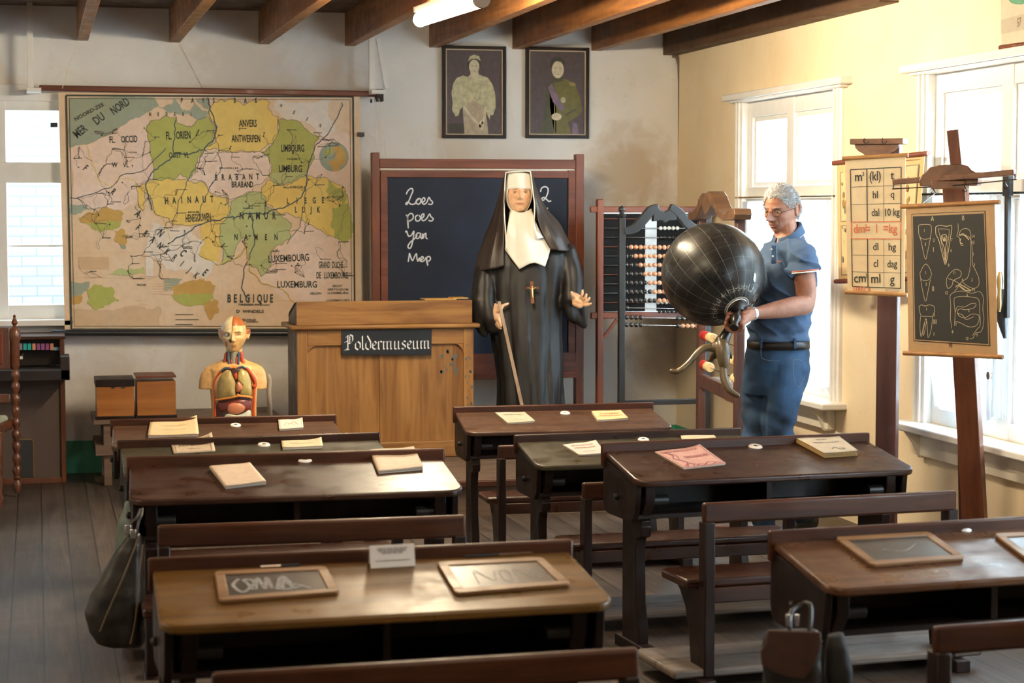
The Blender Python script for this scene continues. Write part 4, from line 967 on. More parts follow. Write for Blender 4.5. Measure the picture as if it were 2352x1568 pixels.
booklet('R3', [(1503, 1041), (1606, 1029), (1668, 1068), (1570, 1079)], .005, (.54, .31, .28), 'pink illustrated booklet on the dark desk', [('t', ('MIJN EERSTE BOEKJE', .16, .86, .16, .10)), ('t', ('KINDERBOEK', .38, .92, .52, .16)), ('l', ([(.06, .1), (.2, .3), (.12, .5), (.26, .7), (.14, .95)], .006)), ('l', ([(.12, .1), (.26, .35), (.2, .6), (.32, .8), (.3, .95)], .004)), ('l', ([(.1, .9), (.3, .8), (.5, .95), (.7, .82), (.92, .95)], .006)), ('l', ([(.35, .95), (.5, .85), (.66, .97), (.85, .88)], .004)), ('box', (.04, .96, .05, .97))], (.30, .09, .10), .012)
booklet('R3', [(1822, 1015), (1918, 1008), (1970, 1047), (1890, 1052)], .020, (.54, .48, .37), 'thick yellowed book with torn cover on the dark desk', [('t', ('HOOFD', .36, .62, .30, .10)), ('t', ('REKENEN VOOR ALLEN', .18, .82, .46, .08)), ('l', ([(.4, .8), (.55, .72), (.6, .86), (.75, .82), (.62, .78)], .005))], (.10, .10, .10), .004, pages=7, edge=(.45, .29, .12))
# slates
def slate(k, quad, lab, chalk=None, seed=1):
    P = PLN[k]; q = [P.px(u, v)+P.n*.001 for u, v in quad]; c = sum(q, Vector())/4; n = P.n
    t = thing('school_slate', c, lab, 'slate', 'writing slates')
    f = lambda a, b_, h=0: (q[0]*(1-a)+q[1]*a)*(1-b_)+(q[3]*(1-a)+q[2]*a)*b_+n*h
    w1, w2 = .088, .135
    for (a0, a1, b0, b1) in ((0, 1, 0, w2), (0, 1, 1-w2, 1), (0, w1, w2, 1-w2), (1-w1, 1, w2, 1-w2)):
        cs = [(a0, b0), (a1, b0), (a1, b1), (a0, b1)]
        if a1-a0 == 1:   # rounded corners on long rails
            e = .03; cs = ([(0, b1), (0, e*2), (e, 0), (1-e, 0), (1, e*2), (1, b1)] if b0 == 0 else [(0, b0), (1, b0), (1, 1-e*2), (1-e, 1), (e, 1), (0, 1-e*2)])
        MB().prism([f(a, b_) for a, b_ in cs], n*.010).build('frame_rail', M['edgeS'], t, bevel=.002)
    pn = MB().prism([f(a, b_, .003) for a, b_ in ((w1, w2), (1-w1, w2), (1-w1, 1-w2), (w1, 1-w2))], n*.004).build('slate_panel', M['slateP'], t)
    if chalk:
        mb = MB()
        for pts, w_ in chalk: mb.ribbon([f(a, b_, .0078) for a, b_ in spath2(pts)], w_, n)
        mb.build('chalk_marks', M['chalkT'], pn, smooth=0, recalc=False)
    return t
M['edgeS'] = wood('slate_frame_wood', (.17, .085, .035), (.30, .165, .075), 'X', .4, 1)
M['slateP'] = plain('slate_grey', (.030, .034, .038), .3, var=.5, vs=14)
M['chalkT'] = plain('smudged_chalk', (.30, .31, .32), .9, var=.3, vs=80)
slate('F', [(492, 1319), (748, 1307), (781, 1366), (503, 1388)], 'writing slate with chalk scribbles at the left of the golden desk', [([(.2, .3), (.14, .5), (.2, .75), (.28, .6), (.24, .35), (.32, .4), (.3, .7)], .010), ([(.32, .7), (.36, .3), (.40, .7), (.44, .3), (.46, .7)], .010), ([(.5, .75), (.58, .3), (.64, .75)], .013), ([(.52, .55), (.66, .6), (.78, .78)], .010), ([(.58, .4), (.55, .75), (.7, .7)], .012)])
slate('F', [(1002, 1297), (1244, 1286), (1312, 1348), (1046, 1370)], 'blank writing slate at the right of the golden desk', [([(.25, .75), (.28, .35), (.40, .7), (.45, .4)], .003), ([(.48, .7), (.5, .4), (.57, .45), (.54, .75), (.48, .7)], .003), ([(.62, .75), (.64, .35), (.74, .7), (.76, .35)], .003), ([(.8, .7), (.86, .35), (.92, .7)], .003)])
slate('R4', [(1916, 1240), (2133, 1227), (2218, 1288), (2003, 1305)], 'grey writing slate at the left of the right edge desk', [([(.3, .5), (.5, .6), (.7, .4)], .004)])
slate('R4', [(2281, 1232), (2475, 1222), (2590, 1285), (2372, 1300)], 'writing slate cut off by the right edge of the photo')
# card tent on the golden desk
P = PLN['F']; a, c = P.px(851, 1306)+P.n*.001, P.px(954, 1300)+P.n*.001; n = P.n; ey = P.ey
t = thing('card_sign', (a+c)/2, 'small white folded card with printed text on the golden desk', 'card')
up = Vector((0, .016, .058)); bk = Vector((0, .036, 0))
CARD = plain('white_card', (.80, .78, .75), .6, var=.02)
b = MB(); b.prism([a, c, c+up, a+up], Vector((0, .0012, 0))); b.prism([a+up, c+up, c+bk+Vector((0, 0, .006)), a+bk+Vector((0, 0, .006))], Vector((0, .0012, -.0004)))
b.build('folded_card', CARD, t)
nn = (c-a).cross(up).normalized(); nn = nn if nn.y < 0 else -nn
b = MB(); ex = (c-a)
for i, (s, f0, f1, hh) in enumerate((('GEEF JE OREN EEN BEURT', .16, .84, .84), ('OP DE SCHOOLBANKEN', .2, .8, .75), ('HOOR EN ZIE', .27, .73, .66), ('wie van schrijven houdt mag hier proberen', .12, .88, .34))):
    wd = glyphs(s, .02)[2]; sz = .008 if i < 3 else .006; b.text(s, a+ex*f0+up*(hh-.06)+nn*.0012, ex, up, sz, 0, ex.length*(f1-f0)/(wd*sz), False, .02)
b.build('print', plain('grey_print', (.25, .22, .22), .8), t, smooth=0, recalc=False)
# pencils in the grooves and the grooves
def stick(k, p, q, lab, cols, w=.004, up_=.0035):
    P = PLN[k]; a, c = P.px(*p)+P.n*up_, P.px(*q)+P.n*up_; m_ = a+(c-a)*.5
    t = thing('slate_pencil', m_, lab, 'pencil', 'pencils in the desk grooves')
    MB().tube([a, m_], w, 6).build('dark_end', cols[0], t); MB().tube([m_, c-(c-a)*.04, c], [w, w, .001], 6).build('wood_end', cols[1], t)
stick('F', (1068, 1280), (1224, 1272), 'dark and wood coloured pencil in the groove of the golden desk', (M['ink'], M['edge']))
stick('R4', (2262, 1212), (2345, 1208), 'reddish pencil in the groove of the right edge desk', (M['ink'], M['frame']))
stick('F', (598, 1304), (690, 1299), 'grey pencil in the left groove of the golden desk', (M['steel'], M['ink']))
# ------------------------------------------------------------ bead frames
BEADM = {'k': plain('black_bead', (.018, .018, .02), .22, coat=.4), 'b': plain('brown_bead', (.50, .25, .14), .3, coat=.3), 'w': plain('white_bead', (.72, .72, .68), .3, coat=.3)}
BP = {}
def bead(parent, c, r, kind):
    c = Vector(c)-OFF[parent.name]
    if (kind, r) not in BP:
        mb = MB(); mb.ell((0, 0, 0), r, nu=14, nv=9); OFF['next'] = Vector((0, 0, 0)); o = mb.build('bead', BEADM[kind], parent, recalc=False)
        # geometry is built about the bead's own centre
        me = o.data; co = mverts(me)+np.array(OFF[parent.name]); setv(me, co); BP[(kind, r)] = o
    else:
        o = BP[(kind, r)].copy(); C.objects.link(o); o.parent = parent
    o.location = c; return o
# reddish counting board at the back
Y0 = 12.0; zf = PH
def gx(u, Y=Y0): return PY(u, 600, Y).x
def gz(v, Y=Y0, u=1480): return PY(u, v, Y).z
t = thing('counting_board', (gx(1490), Y0, zf), 'tall reddish-brown counting board with black wire panel behind the smaller bead frame', 'counting board')
for u0, u1, top in ((1372, 1387, 457), (1607, 1623, 456)): MB().box(gx(u0), gx(u1), Y0, Y0+.045, zf, gz(top)).build('post', M['frameV'], t, bevel=.008, bseg=3)
MB().box(gx(1357), gx(1640), Y0+.006, Y0+.035, gz(488), gz(474)).build('top_rail', M['frame'], t, bevel=.006)
MB().box(gx(1359), gx(1640), Y0+.006, Y0+.035, gz(731), gz(716)).build('bottom_rail', M['frame'], t, bevel=.006)
for a, c in ((1388, 1484), (1510, 1605)): MB().box(gx(a), gx(c), Y0+.02, Y0+.028, gz(715), gz(490)).build('black_panel', M['matte_black'], t)
MB().box(gx(1484), gx(1510), Y0+.018, Y0+.03, gz(716), gz(489)).build('pale_strip', plain('pale_strip', (.55, .57, .58), .6), t)
for vv in (488.5,): MB().box(gx(1388), gx(1605), Y0+.012, Y0+.02, gz(490.5), gz(488)).build('white_fillet', M['white'], t)
MB().bar((gx(1388), Y0+.02, gz(775)), (gx(1420), Y0+.02, gz(733)), .02, .022, Vector((0, 1, 0))).build('brace', M['frame'], t, bevel=.003)
for k in range(11):
    v = 502+k*21.3; MB().tube([(gx(1386), Y0+.008, gz(v)), (gx(1608), Y0+.008, gz(v+1.5))], .0028, 6).build('wire', M['steel'] if k % 3 else M['frame'], t)
for k, n, kd, u0 in ((1, 5, 'w', 1518), (2, 5, 'k', 1518), (9, 6, 'w', 1513), (9, 0, 'k', 0), (10, 6, 'k', 1516)):
    for i in range(n): bead(t, (gx(u0+i*9.6), Y0+.008, gz(502+k*21.3+.8)), .0125, kd)
MB().box(gx(1366), gx(1393), Y0-.14, Y0+.18, zf, zf+.045).build('foot', M['frameV'], t, bevel=.006)
MB().box(gx(1601), gx(1629), Y0-.14, Y0+.18, zf, zf+.045).build('foot', M['frameV'], t, bevel=.006)
# dark bead frame in front
Y1 = 11.35; gz1 = lambda v: gz(v, Y1); gx1 = lambda u: gx(u, Y1)
dk = plain('dark_blue_black_paint', (.018, .020, .022), .42, coat=.1)
t = thing('bead_frame', (gx1(1525), Y1, zf), 'dark painted bead frame with swan-neck crest and rows of black and brown beads', 'bead frame')
for u in (1428, 1625):
    MB().box(gx1(u-7), gx1(u+7), Y1-.018, Y1+.02, zf, gz1(500)).build('post', dk, t, bevel=.003)
    MB().lathe([(.012, 0), (.026, .012), (.028, .02), (.014, .03), (.014, .034), (.022, .05), (.018, .065), (.004, .075)], (gx1(u), Y1, gz1(500)-.002), UZ, 16).build('finial', dk, t)
    MB().box(gx1(u-11), gx1(u+11), Y1-.16, Y1+.2, zf, zf+.05).build('foot', dk, t, bevel=.006)
def crest(pts, th, parent, mat, z=gz1, x=gx1, Y=Y1, dep=.045, ex=None):
    top = spath([(x(u), Y, z(v)) for u, v in pts], 5)
    up = [p+Vector((0, 0, 0)) for p in top]
    # lower edge: offset by thickness profile
    n = len(top); low = []
    for i, p in enumerate(top):
        d = (top[min(i+1, n-1)]-top[max(i-1, 0)]).normalized(); nn = Vector((d.z, 0, -d.x)); low.append(p+nn*th*(.75+.25*math.sin(PI*i/(n-1))))
    vs = []; fs = []
    for i in range(n):
        for q in (up[i], low[i]):
            vs += [q+Vector((0, -dep/2, 0)), q+Vector((0, dep/2, 0))]
    for i in range(n-1):
        a, b_ = i*4, i*4+4
        fs += [(a, b_, b_+1, a+1), (a+2, a+3, b_+3, b_+2), (a, a+2, b_+2, b_), (a+1, b_+1, b_+3, a+3)]
    fs += [(0, 1, 3, 2), (4*n-4, 4*n-2, 4*n-1, 4*n-3)]
    return MB().add(vs, fs).build('crest', mat, parent, bevel=.003)
crest([(1430, 523), (1452, 516), (1472, 494), (1490, 474), (1508, 468)], .055, t, dk)
crest([(1541, 468), (1558, 476), (1574, 492), (1590, 512), (1618, 523)], .055, t, dk)
MB().prism([(gx1(u), Y1-.02, gz1(v)) for u, v in ((1500, 470), (1508, 468), (1514, 482), (1524, 487), (1534, 482), (1541, 468), (1550, 471), (1552, 505), (1534, 506), (1526, 512), (1518, 506), (1498, 508))], (0, .04, 0)).build('crest_centre', dk, t, bevel=.003)
rows = [('k'*(i+1)+'b'*(9-i), 0) for i in range(7)]
for k, (s, _) in enumerate(rows):
    v = 567+k*20.4; sl = .012
    MB().tube([(gx1(1428), Y1, gz1(v)), (gx1(1625), Y1, gz1(v+2.3))], .003, 6).build('wire', M['steel'], t)
    u = 1438.5
    for c in s: bead(t, (gx1(u), Y1, gz1(v+(u-1428)*sl)), .0142, c); u += 10.9
for v, left, right in ((706, 'k', 'kkkkkkk'), (728, 'kkkk', 'kkkkkk'), (745, 'kkkk', 'kbbbbb')):
    MB().tube([(gx1(1428), Y1, gz1(v)), (gx1(1625), Y1, gz1(v+6))], .003, 6).build('wire', M['steel'], t)
    for i, c in enumerate(left): bead(t, (gx1(1440+i*11), Y1, gz1(v+i*.33)), .0142, c)
    for i, c in enumerate(right): bead(t, (gx1(1558+i*11), Y1, gz1(v+4+i*.33)), .0142, c)
MB().box(gx1(1428), gx1(1625), Y1-.012, Y1+.014, gz1(930), gz1(918)).build('lower_rail', dk, t, bevel=.003)
# purple-brown frame with red and yellow cylinders, turned towards the camera
pb = wood('purple_brown', (.050, .020, .016), (.13, .058, .042), 'Z', .38, .8)
A = at(1611, 700, 11.2); B = at(1698, 700, 10.15); A.z = B.z = 0; fx = (B-A).normalized(); fn_ = Vector((fx.y, -fx.x, 0)).normalized()
t = thing('cylinder_frame', (A+B)/2, 'brown counting frame with scrolled crest and red and yellow cylinders behind the globe', 'counting frame')
za = lambda v: at(1611, v, 11.2).z; zb_ = lambda v: at(1698, v, 10.15).z
for q, zz in ((A, za(492)), (B, zb_(486))):
    MB().obox(q+Vector((0, 0, zz/2)), fx*.036, fn_*.022, Vector((0, 0, zz/2))).build('post', pb, t, bevel=.004)
    MB().obox(q+Vector((0, 0, .03)), fx*.04, fn_*.17, Vector((0, 0, .03))).build('foot', pb, t, bevel=.006)
Lf = (B-A).length
zc = (za(498)+zb_(484))/2
prof = [(-.17, -.02), (-.15, .015), (-.05, .015), (.08, .06), (.17, .155), (.24, .185), (.30, .150), (.36, .19), (.42, .20), (.50, .16), (.60, .07), (.72, .02), (.86, .0), (.93, .035), (.99, .05), (1.08, .045), (1.10, .0), (1.08, -.045), (.95, -.05), (.80, -.055), (.66, -.02), (.56, .05), (.49, .075), (.43, .03), (.34, -.02), (.27, .03), (.24, .08), (.18, .05), (.08, -.04), (-.03, -.06), (-.14, -.055)]
MB().prism([A+fx*(a*Lf)+Vector((0, 0, zc+h*.62))-fn_*.04 for a, h in prof], fn_*.09).build('crest', wood('crest_brown', (.07, .035, .018), (.17, .085, .04), 'X', .4, .8), t, bevel=.004)
za2, zb2 = (za(888)), (zb_(897))
MB().bar(A+Vector((0, 0, (za2+zb2)/2)), B+Vector((0, 0, (za2+zb2)/2)), .035, .075).build('cross_rail', pb, t, bevel=.004)
CY = {'red': plain('red_paint', (.48, .03, .025), .35, coat=.2), 'yel': plain('pale_yellow_paint', (.75, .58, .30), .4)}
for v0, items in ((768, [('red', .02, .13), ('yel', .20, .12)]), (800, [('yel', .80, .12)]), (836, [('red', .02, .10), ('yel', .13, .10), ('yel', .86, .10)])):
    z = at(1611, v0, 11.2).z
    MB().tube([A+Vector((0, 0, z)), B+Vector((0, 0, z-.0))], .003, 6).build('wire', M['steel'], t)
    for c, a, w_ in items:
        p = A+fx*(.04+a*Lf)+Vector((0, 0, z)); MB().lathe([(.012, 0), (.026, .004), (.027, .02), (.027, w_-.01), (.024, w_), (.006, w_+.001)], p, fx, 18).build('cylinder', CY[c], t)

# ------------------------------------------------------------ easel with the metric chart
ez = wood('easel_purple', (.040, .014, .012), (.11, .042, .032), 'Z', .4, .8); ezr = wood('easel_red', (.09, .028, .014), (.20, .07, .035), 'Z', .38, .8); ezx = wood('easel_red_across', (.09, .035, .018), (.22, .10, .05), 'X', .38, .8)
D1 = 9.2
def fbox(c, hw, hd, z0, z1, name, mat, parent, bevel=.005, tl=0):      # box aligned with the photographer's view
    c = Vector((c.x, c.y, 0)); return MB().obox(c+Vector((0, 0, (z0+z1)/2)), CR*hw, CT*hd, Vector((0, 0, (z1-z0)/2))).build(name, mat, parent, bevel=bevel)
yaw_e = math.radians(14)
def fr_(c, a): # frame axes turned by angle a about z from the camera-facing frame
    r = Matrix.Rotation(a, 3, 'Z'); return r@CR, r@CT
c1 = at(2040, 800, D1); X_, T_ = fr_(c1, math.radians(-24))
t = thing('easel', (c1.x, c1.y, 0), 'dark easel post with small carved bracket carrying the metric unit chart', 'easel')
zt1 = at(2026, 322, D1).z
MB().obox(Vector((c1.x, c1.y, zt1/2)), X_*.048, T_*.032, UZ*(zt1/2)).build('post', ez, t, bevel=.004)
for s in (-1, 1): MB().obox(Vector((c1.x, c1.y, .03))+X_*s*.16, X_*.16, T_*.035, UZ*.03).build('foot', ez, t, bevel=.006)
MB().obox(Vector((c1.x, c1.y, .03))+T_*(-.2), X_*.035, T_*.18, UZ*.0295).build('foot', ez, t, bevel=.006)
ct = at(2024, 326, D1)+T_*.05
mb = MB(); mb.obox(ct, X_*.125, T_*.05, UZ*.013); mb.build('cap', ezx, t, bevel=.003)
pr = [(-.105, -.014), (.105, -.014), (.100, -.03), (.085, -.045), (.065, -.055), (.055, -.065), (.050, -.08), (-.050, -.08), (-.055, -.065), (-.065, -.055), (-.085, -.045), (-.100, -.03)]
MB().prism([ct+X_*a+UZ*h-T_*.04 for a, h in pr], T_*.08).build('ogee_bracket', ezx, t, bevel=.003)
for s in (-.055, .03): MB().tube(spath([ct+X_*s+T_*.05+UZ*.015, ct+X_*s+T_*.065+UZ*.0, ct+X_*(s+.012)+T_*.06-UZ*.012, ct+X_*(s+.02)+T_*.05]), .002, 5).build('hook', M['iron'], t)
# chart sheets: corners given in order TL, TR, BR, BL at a depth
CHP = [papm('chart_paper', (.74, .60, .38), .45), plain('chart_black', (.03, .035, .03), .7), plain('chart_red', (.62, .14, .06), .7), plain('chart_brown', (.35, .24, .14), .7)]
def chart(name, quad, D, lab, cat, rods, extra, mats, th=.003, rodr=.011, over=.012, rm=None):
    q = [at(u, v, d) for (u, v), d in zip(quad, D)]; c = sum(q, Vector())/4
    t = thing(name, c, lab, cat)
    n = (q[1]-q[0]).cross(q[0]-q[3]).normalized(); n = n if n.dot(CF) < 0 else -n
    f = lambda a, b_, h=0: (q[0]*(1-a)+q[1]*a)*(1-b_)+(q[3]*(1-a)+q[2]*a)*b_+n*h
    mb = MB(); mb.prism([f(0, 0), f(1, 0), f(1, 1), f(0, 1)], -n*th, 0); extra(mb, f, n, (q[1]-q[0]).normalized(), (q[0]-q[3]).normalized())
    mb.build('chart_sheet', mats, t, smooth=0, recalc=False)
    for b_ in (0, 1):
        if rods[b_]:
            MB().tube([f(-over/(q[1]-q[0]).length, b_), f(1+over/(q[1]-q[0]).length, b_)], rodr, 12).build('rod', rm or M['rodw'], t)
    return t, f, n
M['rodw'] = wood('pale_rod', (.28, .12, .04), (.50, .27, .10), 'X', .4, 1)
def metric(mb, f, n, ex, ey):
    h = .0012; xs = [.085, .36, .64, .93]; ys_ = [.085, .215, .345, .475, .60, .72, .845, .955]; W_ = .47
    def ln(a0, b0, a1, b1, w_, mi): mb.ribbon([f(a0, b0, h), f(a1, b1, h)], w_, n, mi)
    for x in xs[:1]+xs[3:]: ln(x, ys_[0], x, ys_[3], .004, 1); ln(x, ys_[4], x, ys_[7], .004, 1)
    for y in (ys_[0], ys_[7]): ln(xs[0], y, xs[3], y, .004, 1)
    ln(xs[1], ys_[0], xs[1], ys_[3], .0045, 1); ln(xs[1], ys_[4], xs[1], ys_[7], .0045, 1); ln(xs[2], ys_[0], xs[2], ys_[3], .0018, 1); ln(xs[2], ys_[4], xs[2], ys_[7], .0018, 1)
    for y in (1, 2, 5, 6): ln(xs[0], ys_[y], xs[3], ys_[y], .0018, 1)
    for y in (3, 4): ln(xs[0], ys_[y], xs[3]-.0, ys_[y], .004, 2)
    for x in (0, 3): ln(xs[x], ys_[3], xs[x], ys_[4], .004, 2)
    def T(s, a, b_, sz, mi=1, xs_=.85): mb.text(s, f(a, b_, h*1.4), ex, ey, sz, mi, xs_, True, .012)
    cx = [.22, .50, .785]
    for s, c, r in (('m', 0, 0), ('(kl)', 1, 0), ('t', 2, 0), ('hl', 1, 1), ('q', 2, 1), ('dal', 1, 2), ('10 kg', 2, 2), ('dl', 1, 4), ('hg', 2, 4), ('cl', 1, 5), ('dag', 2, 5), ('cm', 0, 6), ('ml', 1, 6), ('g', 2, 6)):
        T(s, cx[c], (ys_[r]+ys_[r+1])/2+.022, .060 if r in (0, 6) else .048, 1, .8 if len(s) < 3 else .7)
    T('3', .30, .135, .026); T('3', .335, .885, .026); T('dm', .22, .556, .058, 2, .75); T('3', .335, .522, .026, 2); T('=  l  =', .52, .556, .058, 2, .75); T('kg', .80, .556, .058, 2, .75)
    T('1000 x', .26, .99, .034, 2, .9)
    for i in range(4): ln(.66, .968+i*.009, .9, .968+i*.009, .0022, 3)
chart('metric_chart', [(1941, 364), (2080, 356), (2078, 677), (1947, 671)], (9.08, 8.98, 8.98, 9.08), 'hanging chart of metric units with red dm³ = l = kg row', 'wall chart', (1, 1), metric, CHP, rodr=.010)
# older picture chart behind it
def oldchart(mb, f, n, ex, ey):
    h = .001
    def R(a0, a1, b0, b1, mi): mb.poly([f(a0, b0, h), f(a1, b0, h), f(a1, b1, h), f(a0, b1, h)], mi)
    for (a0, a1, b0, b1) in ((.04, .16, .08, .5), (.04, .16, .53, .95), (.80, .95, .08, .5), (.80, .95, .53, .95)):
        R(a0, a1, b0, b1, 1); h = .0016; R(a0+.012, a1-.012, b0+.008, b1-.008, 2); h = .001
    rnd = random.Random(4); 
    for k in range(26):
        a = rnd.choice((.10, .875))+rnd.uniform(-.035, .035); b_ = rnd.uniform(.14, .88); r = rnd.uniform(.008, .03)
        h = .0020+.0003*k; mb.poly([f(a+r*.6*math.cos(i), b_+r*1.3*math.sin(i), h) for i in range(6)], rnd.choice((1, 3, 3, 1)))
    mb.ribbon([f(.55, .04, .0012), f(.95, .04, .0012)], .004, n, 3)
chart('picture_chart', [(1922, 374), (2124, 353), (2100, 640), (1926, 646)], (10.25, 9.6, 9.6, 10.25), 'old brown picture chart mostly hidden behind the metric chart', 'wall chart', (1, 1), oldchart, [papm('old_chart_paper', (.58, .42, .20), .6), plain('old_grey', (.20, .17, .12), .8), papm('old_chart_light', (.62, .48, .27), .5), plain('old_brown', (.30, .18, .07), .8)], rodr=.013, over=.03, rm=M['frame'])

# ------------------------------------------------------------ leaning easel with the black tooth and digestion chart
t = thing('easel', at(2225, 1150, 8.9)*1, 'reddish-brown easel with carved head and long cross arm holding the black anatomy chart', 'easel')
pA = at(2190, 298, 8.55); pM = at(2197, 470, 8.6); pB = at(2242, 1238, 8.85)
X2, T2 = fr_(pM, math.radians(-28))
dn = (pB-pM).normalized(); pB2 = pB+dn*((pB.z)/(-dn.z))
mb = MB()
def slab(a, b_, hw, hd, name, mat, bv=.004):
    a, b_ = Vector(a), Vector(b_); d = (b_-a)/2; x = (X2-d.normalized()*X2.dot(d.normalized())).normalized(); y = d.normalized().cross(x).normalized()
    return MB().obox((a+b_)/2, d, x*hw, y*hd).build(name, mat, t, bevel=bv)
slab(pM-dn*.08, pB2, .050, .034, 'post', ezr)
slab(pA+T2*.0, at(2205, 440, 8.58), .026, .022, 'upper_post', ezr)
cH = at(2178, 403, 8.45); prH = [(-.125, -.045), (-.13, -.02), (-.115, .005), (-.095, .02), (-.085, .035), (-.04, .045), (.05, .05), (.085, .04), (.10, .022), (.125, .01), (.13, -.02), (.125, -.045)]
MB().prism([cH+X2*a+UZ*(h)-T2*.0 for a, h in prH], T2*-.07).build('carved_head', ezx, t, bevel=.004)
MB().obox(at(2178, 424, 8.45)-T2*.03, X2*.075, T2*.035, UZ*.018).build('head_block', ezx, t, bevel=.004)
aL, aR = at(2053, 418, 8.62), at(2331, 396, 8.25)
MB().bar(aL, aR, .03, .025).build('cross_arm', ezx, t, bevel=.003)
MB().tube(spath([aL-UZ*.005, aL-UZ*.028, aL+(aR-aL)*.03-UZ*.03, aL+(aR-aL)*.5-UZ*.035, aL+(aR-aL)*.97-UZ*.03, aR-UZ*.028, aR-UZ*.005], 3), .0025, 6).build('wire_rail', M['iron'], t)
for a in (.34, .60, .93):
    q = aL+(aR-aL)*a-UZ*.032; MB().tube(spath([q, q+T2*.01-UZ*.01, q-UZ*.028+X2*.008, q-UZ*.034, q-UZ*.026-X2*.01]), .0022, 5).build('hook', M['iron'], t)
MB().obox(Vector((pB2.x, pB2.y, .03)), X2*.25, T2*.035, UZ*.03).build('foot', ezr, t, bevel=.006)
back = pM-T2*.05; MB().bar(pM-UZ*.1-T2*.04, Vector((pM.x, pM.y, .0))-T2*.22+UZ*.02, .04, .03, X2).build('back_leg', ez, t, bevel=.003)
def V7(x, y): return (1850+x/2.45, 260+y/2.45)
def anatomy(mb, f, n, ex, ey):
    Q = [(2081, 474), (2284, 464), (2291, 819), (2087, 811)]
    def uv(u, v):   # inverse bilinear by iteration
        a = b_ = .5
        for _ in range(12):
            pu = lambda a, b_: tuple((Q[0][i]*(1-a)+Q[1][i]*a)*(1-b_)+(Q[3][i]*(1-a)+Q[2][i]*a)*b_ for i in (0, 1))
            p = pu(a, b_); a += (u-p[0])/205; b_ += (v-p[1])/345
        return a, b_
    def F(x, y, h=.0024): return f(*uv(*V7(x, y)), h)
    mb.poly([F(x, y, .0008) for x, y in ((598, 566), (1014, 548), (1042, 1310), (610, 1282))], 1)
    mb.poly([F(x, y, .0013) for x, y in ((602, 570), (1010, 552), (1037, 1305), (614, 1277))], 0)
    mb.poly([F(x, y, .0018) for x, y in ((607, 580), (1006, 563), (1032, 1298), (620, 1272))], 1)
    def ln(pts, w_=.0019, mi=2): mb.ribbon([F(*p) for p in [(q.x, q.y) for q in spath([(a, b_, 0) for a, b_ in pts], 4)]], w_, n, mi)
    ln([(640, 640), (645, 628), (700, 626), (714, 640), (712, 680), (705, 720), (690, 790), (682, 820), (672, 800), (655, 720), (642, 680), (640, 640)]); ln([(645, 690), (660, 706), (690, 708), (708, 700)])
    ln([(738, 640), (760, 630), (800, 636), (826, 630), (830, 650), (822, 700), (810, 780), (795, 850), (780, 810), (758, 720), (740, 680), (738, 640)], .0028); ln([(752, 650), (800, 652), (815, 660), (812, 700), (800, 800), (794, 840), (785, 800), (765, 700), (752, 650)])
    ln([(770, 690), (785, 682), (800, 688), (802, 715), (795, 760), (793, 830), (788, 760), (772, 720), (770, 690)], .003)
    for k in range(7): ln([(775+k*3.5, 690+(k % 3)*8), (782+k*2, 720)], .0022)
    ln([(648, 900), (665, 865), (682, 848), (700, 865), (714, 900), (705, 930), (680, 942), (655, 932), (648, 900)]); ln([(652, 930), (660, 980), (680, 1058), (695, 1000), (708, 935)])
    ln([(642, 1090), (655, 1078), (680, 1084), (700, 1078), (725, 1084), (732, 1100), (722, 1140), (690, 1142), (655, 1138), (642, 1090)]); ln([(652, 1140), (648, 1200), (655, 1258), (668, 1200), (684, 1155), (690, 1200), (695, 1262), (712, 1220), (722, 1142)]); ln([(680, 1155), (665, 1240), (672, 1240), (688, 1160)])
    ln([(864, 620), (866, 660), (858, 690), (872, 700), (880, 740), (895, 742)]); ln([(868, 690), (880, 660), (905, 648), (930, 660), (936, 700), (935, 800), (934, 850), (920, 920), (890, 945), (850, 980)]); ln([(875, 690), (890, 676), (912, 690), (928, 700), (942, 740), (944, 850)])
    ln([(872, 684), (900, 686), (925, 712)], .004); ln([(880, 705), (876, 725), (890, 735)], .004)
    ln([(944, 850), (965, 890), (980, 930), (978, 970), (950, 985), (915, 970), (890, 950)]); ln([(800, 930), (820, 900), (850, 878), (880, 890), (878, 920), (840, 940), (830, 970), (808, 985), (800, 960), (800, 930)])
    ln([(808, 930), (840, 940), (870, 960), (860, 985), (845, 1000)]); ln([(850, 970), (880, 975), (920, 1000), (955, 985)]); ln([(870, 960), (900, 975), (935, 998), (900, 994), (872, 970)], .004)
    ln([(830, 1210), (822, 1150), (824, 1080), (820, 1030), (840, 1008), (890, 1000), (940, 1012), (985, 1004), (1005, 1040), (1002, 1100), (1008, 1160), (995, 1225), (965, 1235), (950, 1262), (930, 1270)]); ln([(845, 1190), (848, 1120), (842, 1060), (850, 1036), (900, 1030), (950, 1036), (980, 1050), (985, 1120), (988, 1190), (970, 1215), (945, 1250)])
    ln([(850, 1120), (862, 1088), (900, 1090), (940, 1070), (965, 1074), (950, 1096), (905, 1105), (880, 1100), (862, 1110), (870, 1140), (905, 1150), (940, 1130), (978, 1136), (980, 1170), (960, 1198), (920, 1200), (880, 1180), (850, 1172), (845, 1195)]); ln([(860, 1125), (890, 1135), (910, 1160), (950, 1145)])
